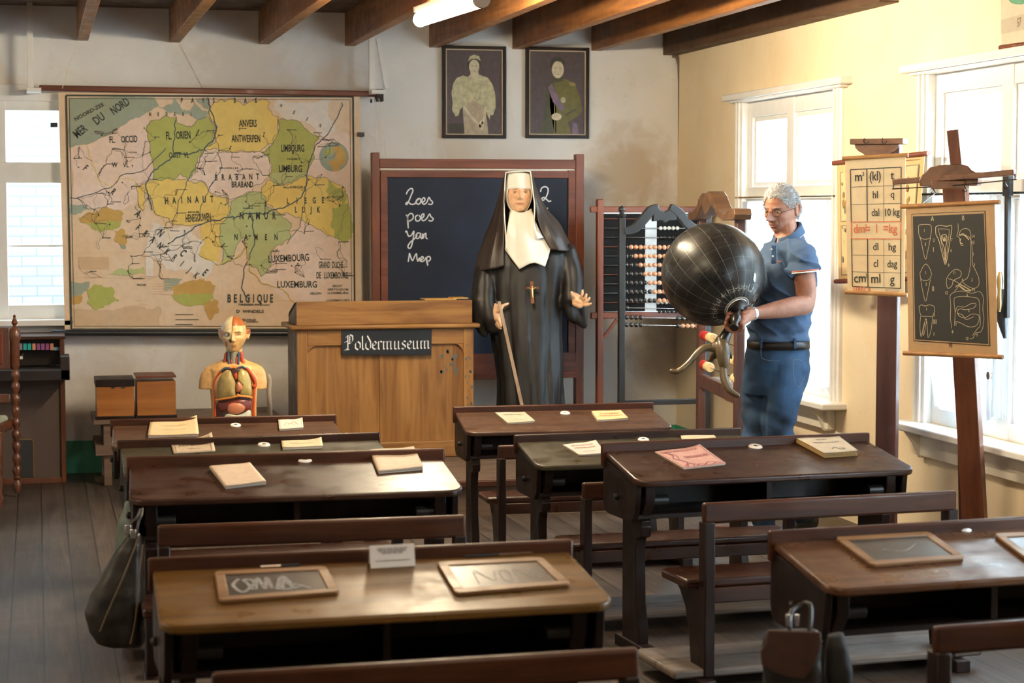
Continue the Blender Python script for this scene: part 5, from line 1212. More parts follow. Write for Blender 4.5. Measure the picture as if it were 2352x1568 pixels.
    for s, x, y, z in (('A', 720, 606, .022), ('B', 894, 602, .022), ('I', 726, 780, .022), ('II', 724, 1000, .022), ('III', 735, 1186, .022), ('1', 674, 668, .014), ('3', 680, 745, .014), ('2', 728, 722, .014), ('7', 830, 720, .014), ('6', 826, 780, .014), ('8', 812, 862, .014), ('1', 682, 905, .014), ('3', 684, 970, .014), ('2', 942, 945, .014), ('11', 843, 905, .014), ('4', 890, 945, .014), ('14', 950, 700, .014), ('15', 950, 735, .014), ('1', 950, 800, .014), ('3', 955, 860, .014), ('6', 916, 1030, .014), ('5', 925, 1118, .014), ('1', 686, 1110, .014), ('2', 730, 1142, .014), ('3', 728, 1250, .014), ('7', 854, 1196, .014), ('8', 834, 1238, .014), ('9', 970, 1256, .014), ('10', 916, 1276, .014), ('12', 800, 1018, .014), ('13', 952, 1000, .014)):
        mb.text(s, F(x, y), ex, ey, z*1.35, 2, .8, True, 0)
    mb.text('VI', F(820, 1318), ex, ey, .032, 1, .6, True, .02)
    mb.ribbon([F(620, 1292), F(705, 1298)], .002, n, 3)
    for x, y in ((690, 538), (898, 528)): mb.poly([F(x+5*math.cos(i), y+5*math.sin(i)) for i in range(6)], 3)
tc, fA, nA = chart('anatomy_chart', [(2081, 474), (2284, 464), (2291, 819), (2087, 811)], (8.55, 8.25, 8.25, 8.55), 'black wall chart with white line drawings of teeth and digestion', 'wall chart', (1, 1), anatomy,
    [papm('tan_chart_border', (.48, .32, .17), .4), plain('chart_black_ground', (.016, .017, .016), .6), plain('chart_line', (.62, .52, .34), .7), plain('chart_rivet', (.40, .36, .28), .6)], rodr=.010, over=.025)
for a, h in ((.24, .36), (.72, .60)):
    q = aL+(aR-aL)*h-UZ*.06; solo(MB().tube([q, fA(a-.08 if a < .5 else a+.06, 0, .0)], .0012, 4), 'hanging_wire', M['steel'], q, 'thin wire from the easel hook to the %s of the black chart' % ('left' if a < .5 else 'right'), 'wire')

# ------------------------------------------------------------ roll poster above the right window
def poster(mb, f, n, ex, ey):
    mb.poly([f(0, .58, .001), f(1, .58, .001), f(1, .80, .001), f(0, .80, .001)], 1)
    mb.poly([f(.40+.24*math.cos(i*.5), .30+.14*math.sin(i*.5)*(1+.15*math.sin(i)), .0012) for i in range(12)], 2)
    for i in range(4): mb.ribbon([f(.30+i*.06, .14, .0014), f(.34+i*.05, .06+.02*(i % 2), .0014)], .008, n, 2)
    mb.text('57', f(.36, .74, .0016), ex, ey, .055, 3, .7, True, .02); mb.text('ROME', f(.63, .93, .0016), ex, ey, .075, 2, .8, True, .03)
q = [PX(u, v, XW-.02) for u, v in ((2298, -40), (2420, -95), (2420, 92), (2300, 108))]
c = sum(q, Vector())/4; t = thing('roll_poster', c, 'grey linen roll poster with green print above the right window', 'poster')
f = lambda a, b_, h=0: (q[0]*(1-a)+q[1]*a)*(1-b_)+(q[3]*(1-a)+q[2]*a)*b_-Vector((h, 0, 0))
mb = MB(); mb.prism([f(0, 0), f(1, 0), f(1, 1), f(0, 1)], (.002, 0, 0), 0); poster(mb, f, Vector((-1, 0, 0)), (q[1]-q[0]).normalized(), UZ)
mb.build('linen_sheet', [papm('grey_linen', (.58, .54, .44), .3), papm('linen_band', (.45, .42, .35), .3), plain('poster_green', (.10, .30, .18), .7), plain('poster_brown', (.22, .18, .12), .7)], t, smooth=0, recalc=False)
MB().tube([f(0, 1.01, .004), f(1, 1.01, .004)], .012, 10).build('rod', M['frame'], t)

# ------------------------------------------------------------ low table with two wooden boxes
Y2 = 12.25; g2 = lambda u, v, Y=Y2: PY(u, v, Y)
zt = g2(300, 962).z; x0 = g2(218, 960).x; x1 = 1.47
t = thing('side_table', ((x0+x1)/2, Y2+.3, 0), 'low grey-brown trestle table along the back wall under the map', 'table')
grw = wood('grey_brown_wood', (.10, .06, .045), (.24, .16, .12), 'X', .5, .7)
MB().box(x0-.01, x1, Y2-.02, Y2+.55, zt-.03, zt).build('table_top', grw, t, bevel=.004)
for xx in (x0+.05, x1-.10):
    for yy in (Y2, Y2+.48): MB().box(xx, xx+.05, yy, yy+.05, 0, zt-.03).build('leg', grw, t, bevel=.004)
MB().box(x0+.0, x0+.12, Y2-.03, Y2+.55, g2(240, 1045).z, g2(240, 1022).z).build('lower_rail', grw, t, bevel=.003)
bo = wood('orange_wood', (.30, .10, .02), (.48, .19, .045), 'X', .35, .6, coat=.2)
for a, c, vt, lab in ((219, 310, 872, 'left wooden box with a slotted lid on the low table'), (312, 406, 864, 'right orange-brown wooden box on the low table')):
    p, q = g2(a, vt), g2(c, 960); t = thing('wooden_box', ((p.x+q.x)/2, Y2+.15, zt), lab, 'box', 'wooden boxes on the low table')
    MB().box(p.x+.006, q.x-.004, Y2+.006, Y2+.30, zt+.004, p.z-.035).build('box_body', bo, t, bevel=.003)
    MB().box(p.x, q.x, Y2, Y2+.306, p.z-(.045 if a < 300 else .012), p.z).build('lid', M['dark'] if a < 300 else M['frame'], t, bevel=.003)
    MB().box(p.x-.003, q.x+.002, Y2-.006, Y2+.31, zt+.0005, zt+.02).build('base_moulding', M['dark'], t, bevel=.003)
    if a < 300:
        for u in (262, 285): MB().box(g2(u-6, 900).x, g2(u+2, 900).x, Y2-.001, Y2+.01, p.z-.055, p.z-.044).build('notch', M['ink'], t)

# ------------------------------------------------------------ electric organ
Y3 = 12.45; g3 = lambda u, v, Y=Y3: PY(u, v, Y)
wr = wood('organ_red_wood', (.07, .022, .012), (.17, .06, .03), 'Z', .35, .8); ow = plain('organ_dark', (.020, .014, .013), .4)
cl = plain('speaker_cloth', (.10, .070, .060), .9, var=.3, vs=300)
xr_ = g3(150, 900).x; xr2 = g3(160, 850, 12.25).x; xl_ = xr_-1.1
ztp = g3(100, 772).z
t = thing('electric_organ', ((xl_+xr_)/2, Y3+.2, 0), 'dark wooden electric organ with coloured tabs against the back wall', 'organ')
MB().box(xr_-.03, xr_, Y3, YB-.03, 0, ztp-.02).build('side_panel', wr, t, bevel=.004)
MB().box(xl_, xl_+.03, Y3, YB-.03, 0, ztp-.02).build('side_panel', wr, t, bevel=.004)
MB().box(xl_, xr_+.005, Y3-.0, YB-.02, ztp-.02, ztp).build('top_board', M['rail'], t, bevel=.004)
kx0 = xl_+.03; kx1 = xr_-.03
za_, zb3 = g3(80, 842).z, g3(80, 866).z
MB().box(kx0, kx1, Y3+.02, YB-.04, .02, zb3-.0).build('front_cloth', cl, t)
MB().box(kx0-.03, xr2, 12.18, Y3-.001, zb3, za_).build('key_shelf', ow, t, bevel=.004)
MB().box(xr_-.03, xr2, 12.18, Y3-.002, zb3+.001, g3(150, 812).z).build('key_cheek', ow, t, bevel=.004)
MB().box(kx0, kx1, Y3+.12, Y3+.14, za_, ztp-.02).build('back_panel', ow, t)
zk = g3(80, 818).z
for i in range(34):
    x = kx0+.02+i*.0235
    if x < kx1-.09: MB().box(x, x+.0215, Y3-.06, Y3+.06, zk-.012, zk+.004).build('key', M['porc'], t, bevel=.001)
    if i % 7 in (0, 1, 3, 4, 5) and x < kx1-.1: MB().box(x+.015, x+.028, Y3-.0, Y3+.06, zk+.003, zk+.016).build('black_key', M['ink'], t)
zk2 = g3(80, 845).z
MB().box(kx0, kx1, Y3-.10, Y3-.02, zk2-.02, zk2+.003).build('lower_key_rail', M['rail'], t, bevel=.003)
for i in range(12): MB().box(kx0+.46+i*.0235, kx0+.48+i*.0235, Y3-.17, Y3-.102, zk2-.012, zk2+.004).build('key', M['paper'], t, bevel=.001)
TC = [(.60, .24, .16), (.05, .42, .46), (.62, .26, .18), (.30, .24, .36), (.04, .45, .42), (.04, .45, .42), (.62, .28, .18), (.28, .10, .26), (.30, .12, .28), (.32, .10, .24)]
TCm = [plain('tab_%d' % i, c, .3) for i, c in enumerate(TC)]
for i in range(11):
    u = 12+i*10.3; a, c = g3(u, 790), g3(u+8.2, 804)
    MB().prism([(a.x, Y3+.04, c.z), (a.x, Y3+.02, c.z), (a.x, Y3+.05, a.z), (a.x, Y3+.07, a.z)], (c.x-a.x, 0, 0)).build('stop_tab', TCm[i % 10], t, bevel=.001)
MB().box(g3(117, 800).x, g3(143, 800).x, Y3+.03, Y3+.06, g3(80, 806).z, g3(80, 799).z).build('blue_switch_bar', plain('pale_blue', (.20, .34, .48), .3), t)
po = [(g3(32, 1012).x, g3(78, 1098).z)]
a, c = g3(32, 1010), g3(78, 1096)
pts = [(a.x, c.z), (c.x, c.z)]+[(c.x-.02+.02*math.cos(math.radians(k)), a.z-.02+.02*math.sin(math.radians(k))) for k in (0, 30, 60, 90)]+[(a.x, a.z)]
MB().prism([(x, Y3+.016, z) for x, z in pts], (0, .006, 0)).build('pedal_opening', M['ink'], t)
MB().ribbon([Vector((x, Y3+.0155, z)) for x, z in [pts[1]]+pts[2:]+[]], .006, NY).build('opening_rim', M['brass'], t, recalc=False)
MB().box(kx0, xr_, Y3+.005, Y3+.02, .0, .035).build('plinth', wr, t, bevel=.002)

# ------------------------------------------------------------ tall carved chair at the left edge
D3 = 11.55; h3 = lambda u, v, d=D3: at(u, v, d)
t = thing('carved_chair', h3(-30, 1140)*1, 'tall dark carved chair with turned posts at the left edge of the photo', 'chair')
wc = wood('carved_wood', (.06, .02, .011), (.17, .06, .028), 'Z', .3, .9, coat=.3)
def post(u, vt, vb, d, name='back_post'):
    top, bot = h3(u, vt, d), h3(u-8 if False else u, vb, d); Lz = top.z-max(bot.z, 0); prof = []
    b0 = Vector((top.x, top.y, max(bot.z, 0)))
    prof += [(.014, 0), (.022, .02), (.026, .05), (.014, .075), (.024, .09)]
    n = 9
    for i in range(n):
        s = .10+(Lz-.42)*i/n; w_ = (Lz-.42)/n
        prof += [(.015, s), (.024, s+w_*.3), (.027, s+w_*.5), (.022, s+w_*.75), (.014, s+w_*.9)]
    s = Lz-.30
    prof += [(.028, s), (.028, s+.14), (.036, s+.16), (.034, s+.20), (.018, s+.225), (.008, s+.235), (.020, s+.25), (.014, s+.265), (.006, s+.28), (.010, s+.29), (.002, Lz)]
    MB().lathe(prof, b0, UZ, 14).build(name, wc, t)
    return b0
pR = post(33, 722, 1135, D3)
pL = post(-95, 722, 1135, D3)
for v0, v1 in ((752, 848), (905, 925)): 
    a, c = h3(-92, v0), h3(24, v1); MB().obox((a+c)/2, CR*((c-a).dot(CR)/2), CT*.012, UZ*((a.z-c.z)/2)).build('back_panel', wc, t, bevel=.006)
    if v0 == 752: MB().obox((a+c)/2+CT*.014, CR*((c-a).dot(CR)/2-.04), CT*.006, UZ*((a.z-c.z)/2-.03)).build('velvet_panel', plain('red_velvet', (.16, .035, .02), .8), t, bevel=.01)
a = h3(-92, 965); c = h3(26, 985); MB().obox((a+c)/2+CT*.2, CR*((c-a).dot(CR)/2), CT*.24, UZ*.03).build('seat_frame', wc, t, bevel=.01)
MB().obox((a+c)/2+CT*.2+UZ*.035, CR*((c-a).dot(CR)/2-.02), CT*.22, UZ*.022).build('cushion', plain('grey_green_cushion', (.30, .32, .24), .8, var=.3), t, bevel=.02, bseg=3)
for p in (pR, pL):
    q = p+CT*.42; MB().lathe([(.014, 0), (.03, .05), (.018, .09), (.026, .14), (.018, .2), (.027, .28), (.03, .40), (.03, a.z-.03)], Vector((q.x, q.y, 0)), UZ, 12).build('front_leg', wc, t)
MB().bar(Vector((pL.x, pL.y, .22))+CT*.42, Vector((pR.x, pR.y, .22))+CT*.42, .03, .03).build('stretcher', wc, t, bevel=.004)
# ------------------------------------------------------------ heads and hands
def sstep(x, a, b_):
    t = min(1, max(0, (x-a)/(b_-a))); return t*t*(3-2*t)
def head_pt(th, ph, o=0.0, P=None):
    """point of a head surface: x sideways, y forwards, z up, origin between the eyes' height and the ears"""
    P = P or {}
    c, s = math.cos(ph), math.sin(ph)
    dx, dy, dz = math.sin(th)*c, math.cos(th)*c, s
    if s < 0: k_ = c**.58/max(c, 1e-6)*(1-.0*s) if c > 1e-6 else 1; k_ = min(k_, 60); dx *= k_; dy *= k_
    x = (.0745+o)*dx; y = (.097+o)*dy; z = (.118+o)*dz
    t = max(0, (-z-.015)/.105)
    x *= 1-(.40 if dy > 0 else .46)*t**1.15*P.get('jaw', 1); 
    if dy < 0: y *= 1.03-.62*t
    else: y *= 1-.10*t**2
    x *= 1+.05*sstep(z, 0, .05)*(1 if dy < .3 else 0)
    if dy > 0:
        f_ = sstep(dy, 0, .5)
        y += .004*f_
        def g(cx, cz, sx, sz): return math.exp(-((x-cx)/sx)**2-((z-cz)/sz)**2)
        w = 0
        w += .005*(g(-.03, .022, .018, .007)+g(.03, .022, .018, .007)+g(0, .022, .02, .01)*.5)
        w -= .011*(g(-.031, .003, .014, .010)+g(.031, .003, .014, .010))
        w += .004*(g(-.031, .001, .010, .006)+g(.031, .001, .010, .006))
        nose = P.get('nose', 1)
        for k in range(9):
            zz = .008-.0052*k; w += nose*(.0050+.0019*k)*g(0, zz, .0065+.0005*k, .0055)
        w += .006*nose*(g(-.0125, -.037, .0055, .006)+g(.0125, -.037, .0055, .006)); w += .006*nose*g(0, -.036, .010, .007)
        w += .004*g(0, -.058, .022, .010)+.0035*(g(0, -.0605, .018, .0035)+g(0, -.070, .015, .0045))-.0050*g(0, -.0655, .026, .0028)
        w -= .003*g(0, -.080, .018, .006); w += .008*g(0, -.100, .018, .013)
        w += .005*(g(-.046, -.020, .018, .014)+g(.046, -.020, .018, .014)); w -= .004*(g(-.042, -.050, .014, .018)+g(.042, -.050, .014, .018))*P.get('hollow', 1)
        w -= P.get('fold', 0)*(g(-.027, -.046, .003, .014)+g(.027, -.046, .003, .014))
        w += .003*(g(-.022, .055, .03, .02)+g(.022, .055, .03, .02))
        y += w*f_
    return x, y, z
def head_frame(c, f, up, sc=1, sx=1):
    f = Vector(f).normalized(); up = Vector(up); s = f.cross(up).normalized()*-1; up = s.cross(f).normalized()*-1 if False else (up-f*up.dot(f)).normalized(); s = up.cross(f).normalized()*-1
    s = f.cross(up).normalized()      # viewer's-left-to-right flips with facing; s points to the person's right
    c = Vector(c)
    return lambda x, y, z: c+s*(x*sc*sx)+f*(y*sc)+up*(z*sc)
def add_head(mb, H, o=0.0, P=None, nu=88, nv=72, keep=None, mi=None):
    vs = []; idx = {}; fs = []; ang = []
    for j in range(nv+1):
        ph = -PI/2+PI*j/nv
        for i in range(nu):
            # denser in front
            a = 2*PI*i/nu; th = a-.45*math.sin(a)*1.0
            vs.append(H(*head_pt(th, ph, o, P))); ang.append((th if th <= PI else th-2*PI, ph))
    for j in range(nv):
        for i in range(nu):
            q = (j*nu+i, j*nu+(i+1) % nu, (j+1)*nu+(i+1) % nu, (j+1)*nu+i)
            if keep:
                th, ph = ang[q[0]]; p = head_pt(th, ph+.01, o, P)
                if not keep(th, ph, p): continue
            fs.append(q)
    mb.add(vs, fs, mi)
def ear(mb, H, sgn):
    pts = [(sgn*.078, -.008, -.028), (sgn*.083, -.018, -.018), (sgn*.088, -.026, .004), (sgn*.089, -.022, .024), (sgn*.085, -.008, .030), (sgn*.080, .002, .018), (sgn*.078, .000, -.002), (sgn*.079, -.002, -.018)]
    mb.limb([H(*p) for p in pts], [.005, .005, .0055, .0055, .005, .004, .004, .005], 8)
    mb.ell(H(sgn*.079, -.010, .0), (H(0, .016, 0)-H(0, 0, 0)), (H(0, 0, .026)-H(0, 0, 0)), (H(.005, 0, 0)-H(0, 0, 0)), 12, 8)
def eyes(H, parent, iris, sc, name='eye', only=None, wide=1.0):
    W_ = plain('eye_white', (.68, .64, .60), .2, var=.02); I_ = plain('iris_'+name, iris, .2); B_ = plain('pupil', (.01, .01, .01), .1)
    for s in (-1, 1):
        if only and s != only: continue
        c = H(s*.031, .0795, .002); f = (H(0, 1, 0)-H(0, 0, 0)).normalized(); r = .0118*sc
        mb = MB(); mb.ell(c, r, nu=20, nv=14, mi=0); 
        mb.lathe([(.0056*sc, r*.86), (.0052*sc, r*.93), (.0024*sc, r*1.01), (.0005, r*1.02)], c, f, 16, 1); mb.lathe([(.0026*sc, r*.98), (.0022*sc, r*1.03), (.0003, r*1.035)], c, f, 12, 2)
        mb.build(name, [W_, I_, B_], parent)
def eyelids(H, parent, col, sc=1, lo=12):
    for s in (-1, 1):
        for up_, nm in ((1, 'upper_eyelid'), (-1, 'lower_eyelid')):
            c = H(s*.031, .0795, .002); vs = []; fs = []
            f0 = (H(0, 1, 0)-H(0, 0, 0)).normalized(); u0 = (H(0, 0, 1)-H(0, 0, 0)).normalized(); s0 = (H(1, 0, 0)-H(0, 0, 0)).normalized()
            for j in range(7):
                for i in range(13):
                    az = math.radians(-75+i*12.5); e0 = (lo if up_ > 0 else -20)*math.cos(az); el = math.radians(e0+up_*j*11); vs.append(c+(f0*(math.cos(az)*math.cos(el))+s0*(math.sin(az)*math.cos(el))+u0*math.sin(el))*.0130*sc)
            for j in range(6):
                for i in range(12): a = j*13+i; fs.append((a, a+1, a+14, a+13))
            MB().add(vs, fs).build(nm, col, parent, solid=.0012, recalc=False)
def surf(x, z, P=None, o=0.0):
    ph = math.asin(max(-1, min(1, z/(.118+o)))); lo_, hi = -1.5, 1.5
    for _ in range(26):
        md = (lo_+hi)/2
        if head_pt(md, ph, o, P)[0] < x: lo_ = md
        else: hi = md
    return (x, head_pt(md, ph, o, P)[1], z)
def lips(H, parent, P, col, dark, w=.024, up=.0052, dn=.0075, half=0):
    for nm, s, hgt in (('upper_lip', 1, up), ('lower_lip', -1, dn)):
        vs = []; fs = []
        for j in range(6):
            for i in range(17):
                x = -w+2*w*i/16; sh = max(0, 1-(x/w)**2)**.8; cup = (1-.28*math.exp(-(x/.004)**2)) if s > 0 else 1
                z = -.0655+s*hgt*sh*cup*j/5; x2 = x*(1-.0*j)
                p = surf(x2, z, P); vs.append(H(p[0], p[1]+.0012+.0026*sh*math.sin(PI*(j/5*.8+.1)), p[2]))
        for j in range(5):
            for i in range(16): a = j*17+i; fs.append((a, a+1, a+18, a+17))
        if half:
            fs = [f for f in fs if all(((f[0] % 17)-8)*half >= 0 for _ in (0,))]
        MB().add(vs, fs).build(nm, col, parent, recalc=False, solid=.0006)
    xs_ = [-w*1.06+2.12*w*i/16 for i in range(17)]
    if half: xs_ = [x for x in xs_ if x*half >= 0]
    MB().tube([H(*[a+b_ for a, b_ in zip(surf(x, -.0655, P), (0, .0024*max(0, 1-(x/w)**2)+.0008, 0))]) for x in xs_], .0010, 6).build('mouth_line', dark, parent)
def crease(H, parent, P, pts, col, r=.0007):
    MB().tube([H(*[a+b_ for a, b_ in zip(surf(p.x, p.z, P), (0, .0004, 0))]) for p in spath([(a, 0, b_) for a, b_ in pts], 5)], r, 5).build('skin_crease', col, parent)
def skin_body(mb, vox, basec, spots, parent, mat, smooth_=2, fold=None, name='body'):
    me = remesh(mb, vox, smooth_, .5)
    if fold:
        co = mverts(me); no = mnorms(me)
        d = np.array([fold(Vector(p), Vector(n)) for p, n in zip(co, no)]); setv(me, co+no*d[:, None])
    paint(me, basec, spots); return attach(me, name, mat, parent)
SKIN = vcol('skin', .48, .06, .4, .15, 260)
WAX = vcol('wax_skin', .35, .04, .5)
CLOTHB = lambda n, c, r=.8: plain(n, c, r, var=.08, vs=60, bmp=.15, bs=400)

# ------------------------------------------------------------ nun figure
ND = 12.06
n_ = lambda u, v, d=0.0: at(u, v, ND-d)      # d metres nearer than the figure's axis
nt_ = thing('nun_figure', Vector((n_(1215, 900).x, n_(1215, 900).y, PH)), 'life-size nun figure in black habit and brown-black veil standing beside the lectern', 'figure')
habit = plain('black_habit', (.009, .008, .008), .5, var=.25, vs=20, spec=.5)
# robe
def ring(uL, uR, v, D, dep, n=96, foldn=0, foldamp=0, ph0=0, sq=1.0):
    a, b_ = at(uL, v, D), at(uR, v, D); c = (a+b_)/2; hw = (b_-a).length/2; out = []
    for k in range(n):
        t = 2*PI*k/n; f_ = 1+foldamp*(.6*math.sin(foldn*t+ph0)+.4*math.sin((foldn*1.7)*t+1.3+ph0*2))
        x = math.copysign(abs(math.cos(t))**sq, math.cos(t)); y = math.copysign(abs(math.sin(t))**sq, math.sin(t))
        out.append(c+CR*(hw*x*f_)+CT*(dep*y*f_))
    return out
mb = MB(); rows = [(486, 1172, 1222, .06, 0), (510, 1168, 1226, .075, 0), (540, 1150, 1252, .10, 0), (562, 1126, 1290, .125, 0), (585, 1112, 1310, .14, .0), (610, 1110, 1312, .15, .008), (650, 1113, 1302, .15, .012), (700, 1120, 1293, .15, .020), (760, 1128, 1288, .155, .03), (810, 1136, 1290, .16, .038), (870, 1143, 1293, .165, .045), (935, 1144, 1296, .17, .05), (1000, 1140, 1300, .18, .055), (1026, 1138, 1302, .18, .055)]
mb.loft([ring(a, b_, v, ND, d, 120, 17, f_) for v, a, b_, d, f_ in rows])
mb.limb([n_(1130, 582), n_(1114, 640, .04), n_(1112, 695, .08), n_(1124, 728, .10)], [.070, .070, .074, .062], 24)
mb.limb([n_(1106, 690, .08), n_(1103, 735, .08), n_(1112, 768, .07)], [.070, .050, .022], 20)
mb.limb([n_(1120, 735, .09), n_(1140, 752, .09), n_(1158, 748, .09)], [.05, .040, .02], 18)
mb.limb([n_(1298, 582), n_(1314, 640, .04), n_(1315, 685, .09)], [.072, .070, .062], 24)
mb.limb([n_(1308, 690, .07), n_(1318, 725, .08), n_(1340, 748, .08)], [.062, .045, .012], 18)
mb.limb([n_(1330, 690, .08), n_(1341, 720, .09), n_(1343, 750, .08)], [.030, .020, .010], 14)
me = remesh(mb, .009, 2)
co = mverts(me); no = mnorms(me)
def fold_n(p, n): 
    q = Vector((p.x*9, p.y*9, p.z*1.6)); r = (p-nt_.location).dot(CR); k = sstep(1.62-p.z, 0, .7); return .010*mnoise.noise(q)+.004*mnoise.noise(Vector((p.x*26, p.y*26, p.z*5)))+(.004+.010*k)*(abs(math.sin(r*34+1.6*mnoise.noise(Vector((r*3, 0, p.z*.9)))*2))-.5)
setv(me, co+no*np.array([fold_n(Vector(p), None) for p in co])[:, None])
attach(me, 'habit', habit, nt_)
# body: head, neck, hands (one surface)
HN = head_frame(n_(1191, 441, .02), CT+CR*.10-UZ*.02, UZ, 1.07, .98)
PN = {'nose': 1.35, 'hollow': .4, 'jaw': .30, 'fold': .001}
mb = MB(); add_head(mb, HN, 0, PN); mb.limb([n_(1192, 470), n_(1192, 530)], [.052, .058], 20)
mb.limb([n_(1192, 530), n_(1128, 582), n_(1110, 640, .04), n_(1112, 690, .09), n_(1137, 708, .12)], [.04, .045, .04, .035, .026], 12)
mb.limb([n_(1192, 530), n_(1298, 582), n_(1318, 640, .04), n_(1316, 672, .10), n_(1322, 686, .14)], [.04, .045, .04, .032, .026], 12)
# left-of-photo hand: hanging, thumb and forefinger pinching the stick
mb.limb([n_(1137, 706, .12), n_(1139, 716, .135), n_(1141, 728, .14)], [.026, .031, .028], 14)
for k, (a, c, d_) in enumerate((((1137, 728, .125), (1139, 742, .13), (1146, 753, .135)), ((1141, 730, .14), (1144, 744, .145), (1150, 754, .148)), ((1145, 728, .15), (1149, 741, .157), (1151, 749, .16)))):
    mb.limb([n_(*a), n_(*c), n_(*d_)], [.0105, .0095, .0075], 10)
mb.limb([n_(1143, 712, .15), n_(1152, 704, .175), n_(1160, 700, .18), n_(1167, 697, .175)], [.012, .0105, .0095, .0075], 10)
mb.limb([n_(1142, 716, .16), n_(1149, 712, .185), n_(1154, 706, .19)], [.012, .010, .008], 10)
# right-of-photo hand, palm up towards the viewer
mb.limb([n_(1320, 680, .13), n_(1326, 688, .15), n_(1334, 694, .165)], [.025, .034, .028], 14)
mb.limb([n_(1322, 696, .155), n_(1332, 701, .17)], [.022, .020], 12)
mb.limb([n_(1320, 685, .16), n_(1315, 678, .185), n_(1313, 671, .195)], [.0125, .0105, .0085], 10)
for a, c, d_ in (((1333, 686, .18), (1337, 677, .20), (1338, 667, .205)), ((1338, 690, .18), (1344, 684, .21), (1347, 676, .215)), ((1341, 694, .18), (1349, 691, .205), (1354, 684, .215)), ((1341, 700, .18), (1350, 700, .20), (1357, 697, .21), )):
    mb.limb([n_(*a), n_(*c), n_(*d_)], [.0105, .0095, .0075], 10)
lip = lambda H, sc=1: (lambda co: np.clip(1.7-np.sqrt((((co-np.array(H(0, .1, -.066)))@np.array((H(1, 0, 0)-H(0, 0, 0)).normalized()))/(.024*sc))**2+(((co-np.array(H(0, .1, -.066)))@np.array((H(0, 0, 1)-H(0, 0, 0)).normalized()))/(.0065*sc))**2+(((co-np.array(H(0, .1, -.066)))@np.array((H(0, 1, 0)-H(0, 0, 0)).normalized()))/.05)**2)*1.15, 0, 1))
def em(H, x, y, z, rx, rz, amt=1, soft=.5, ry=.03):
    c = np.array(H(x, y, z)); X_ = np.array((H(1, 0, 0)-H(0, 0, 0)).normalized()); Y_ = np.array((H(0, 1, 0)-H(0, 0, 0)).normalized()); Z_ = np.array((H(0, 0, 1)-H(0, 0, 0)).normalized())
    return lambda co: np.clip((1-np.sqrt(((co-c)@X_/rx)**2+((co-c)@Z_/rz)**2+((co-c)@Y_/ry)**2))/soft, 0, 1)*amt
spots = [(em(HN, s*.047, .08, -.03, .03, .03, .5, .9), (.78, .38, .22)) for s in (-1, 1)]+[(lip(HN), (.62, .27, .16))]
spots += [(em(HN, s*.030, .095, .021, .021, .0065, 1, .5), (.22, .11, .06)) for s in (-1, 1)]+[(em(HN, s*.031, .09, .004, .019, .011, .8, .6), (.42, .20, .11)) for s in (-1, 1)]
skin_body(mb, .0034, (.80, .52, .32), spots, nt_, WAX)
eyes(HN, nt_, (.10, .05, .02), 1.05)
lips(HN, nt_, PN, plain('wax_lips', (.58, .24, .14), .4), plain('mouth_dark', (.22, .07, .04), .5), .021, .003, .0045)
crease(HN, nt_, PN, [(-.020, -.040), (-.026, -.052), (-.029, -.062)], plain('wax_crease', (.55, .30, .16), .5)); crease(HN, nt_, PN, [(.020, -.040), (.026, -.052), (.029, -.062)], plain('wax_crease2', (.55, .30, .16), .5))
eyelids(HN, nt_, plain('wax_eyelid', (.55, .30, .16), .4), 1.07, 14)
# coif that hugs the head
W_C = plain('white_linen', (.82, .78, .70), .6, var=.03)
mb = MB(); add_head(mb, HN, .007, {'nose': 0, 'jaw': .5}, 150, 120, lambda th, ph, p: not (p[1] > .0 and (p[0]/.0700)**2+((p[2]+.020)/.104)**2 < 1))
mb.build('coif', W_C, nt_, recalc=False, solid=.003)
# forehead band: flat linen front
def xyb(u, v, d): return n_(u, v, d)
mb = MB(); vs = []; fs = []
for j, v in enumerate((397, 404, 412, 420, 428, 433)):
    for i in range(13):
        s = i/12*2-1; hw = 26+(v-397)*.07; vs.append(n_(1192+s*hw, v+2*s*s*(1 if v > 425 else 0), .134-.055*s*s))
for j in range(5):
    for i in range(12): a = j*13+i; fs.append((a, a+1, a+14, a+13))
mb.add(vs, fs); mb.build('forehead_band', W_C, nt_, solid=.003, recalc=False)
# stiff white frame around the face
def edge_strip(pts, back, name, mat, th=.006, w=.02):
    mb = MB(); P_ = spath([n_(u, v, d) for u, v, d in pts], 5); vs = []; fs = []
    for p in P_: vs += [p, p-CT*back]
    for i in range(len(P_)-1): fs.append((2*i, 2*i+1, 2*i+3, 2*i+2))
    mb.add(vs, fs); return mb.build(name, mat, nt_, solid=th, recalc=False)
edge_strip([(1163, 572, .17), (1161, 530, .16), (1158, 484, .14), (1159, 440, .14), (1161, 402, .14), (1164, 396, .14), (1190, 393.5, .145), (1215, 393, .14), (1219, 399, .14), (1224, 440, .14), (1228, 470, .14), (1227, 510, .15), (1229, 545, .165)], .16, 'veil_lining', W_C, .007)
mb = MB(); mb.poly([n_(1226, 500, .172), n_(1232, 530, .180), n_(1249, 545, .175), n_(1236, 549, .188), n_(1229, 548, .192), n_(1224, 520, .188)]); mb.build('lining_corner', W_C, nt_, solid=.003, recalc=False)
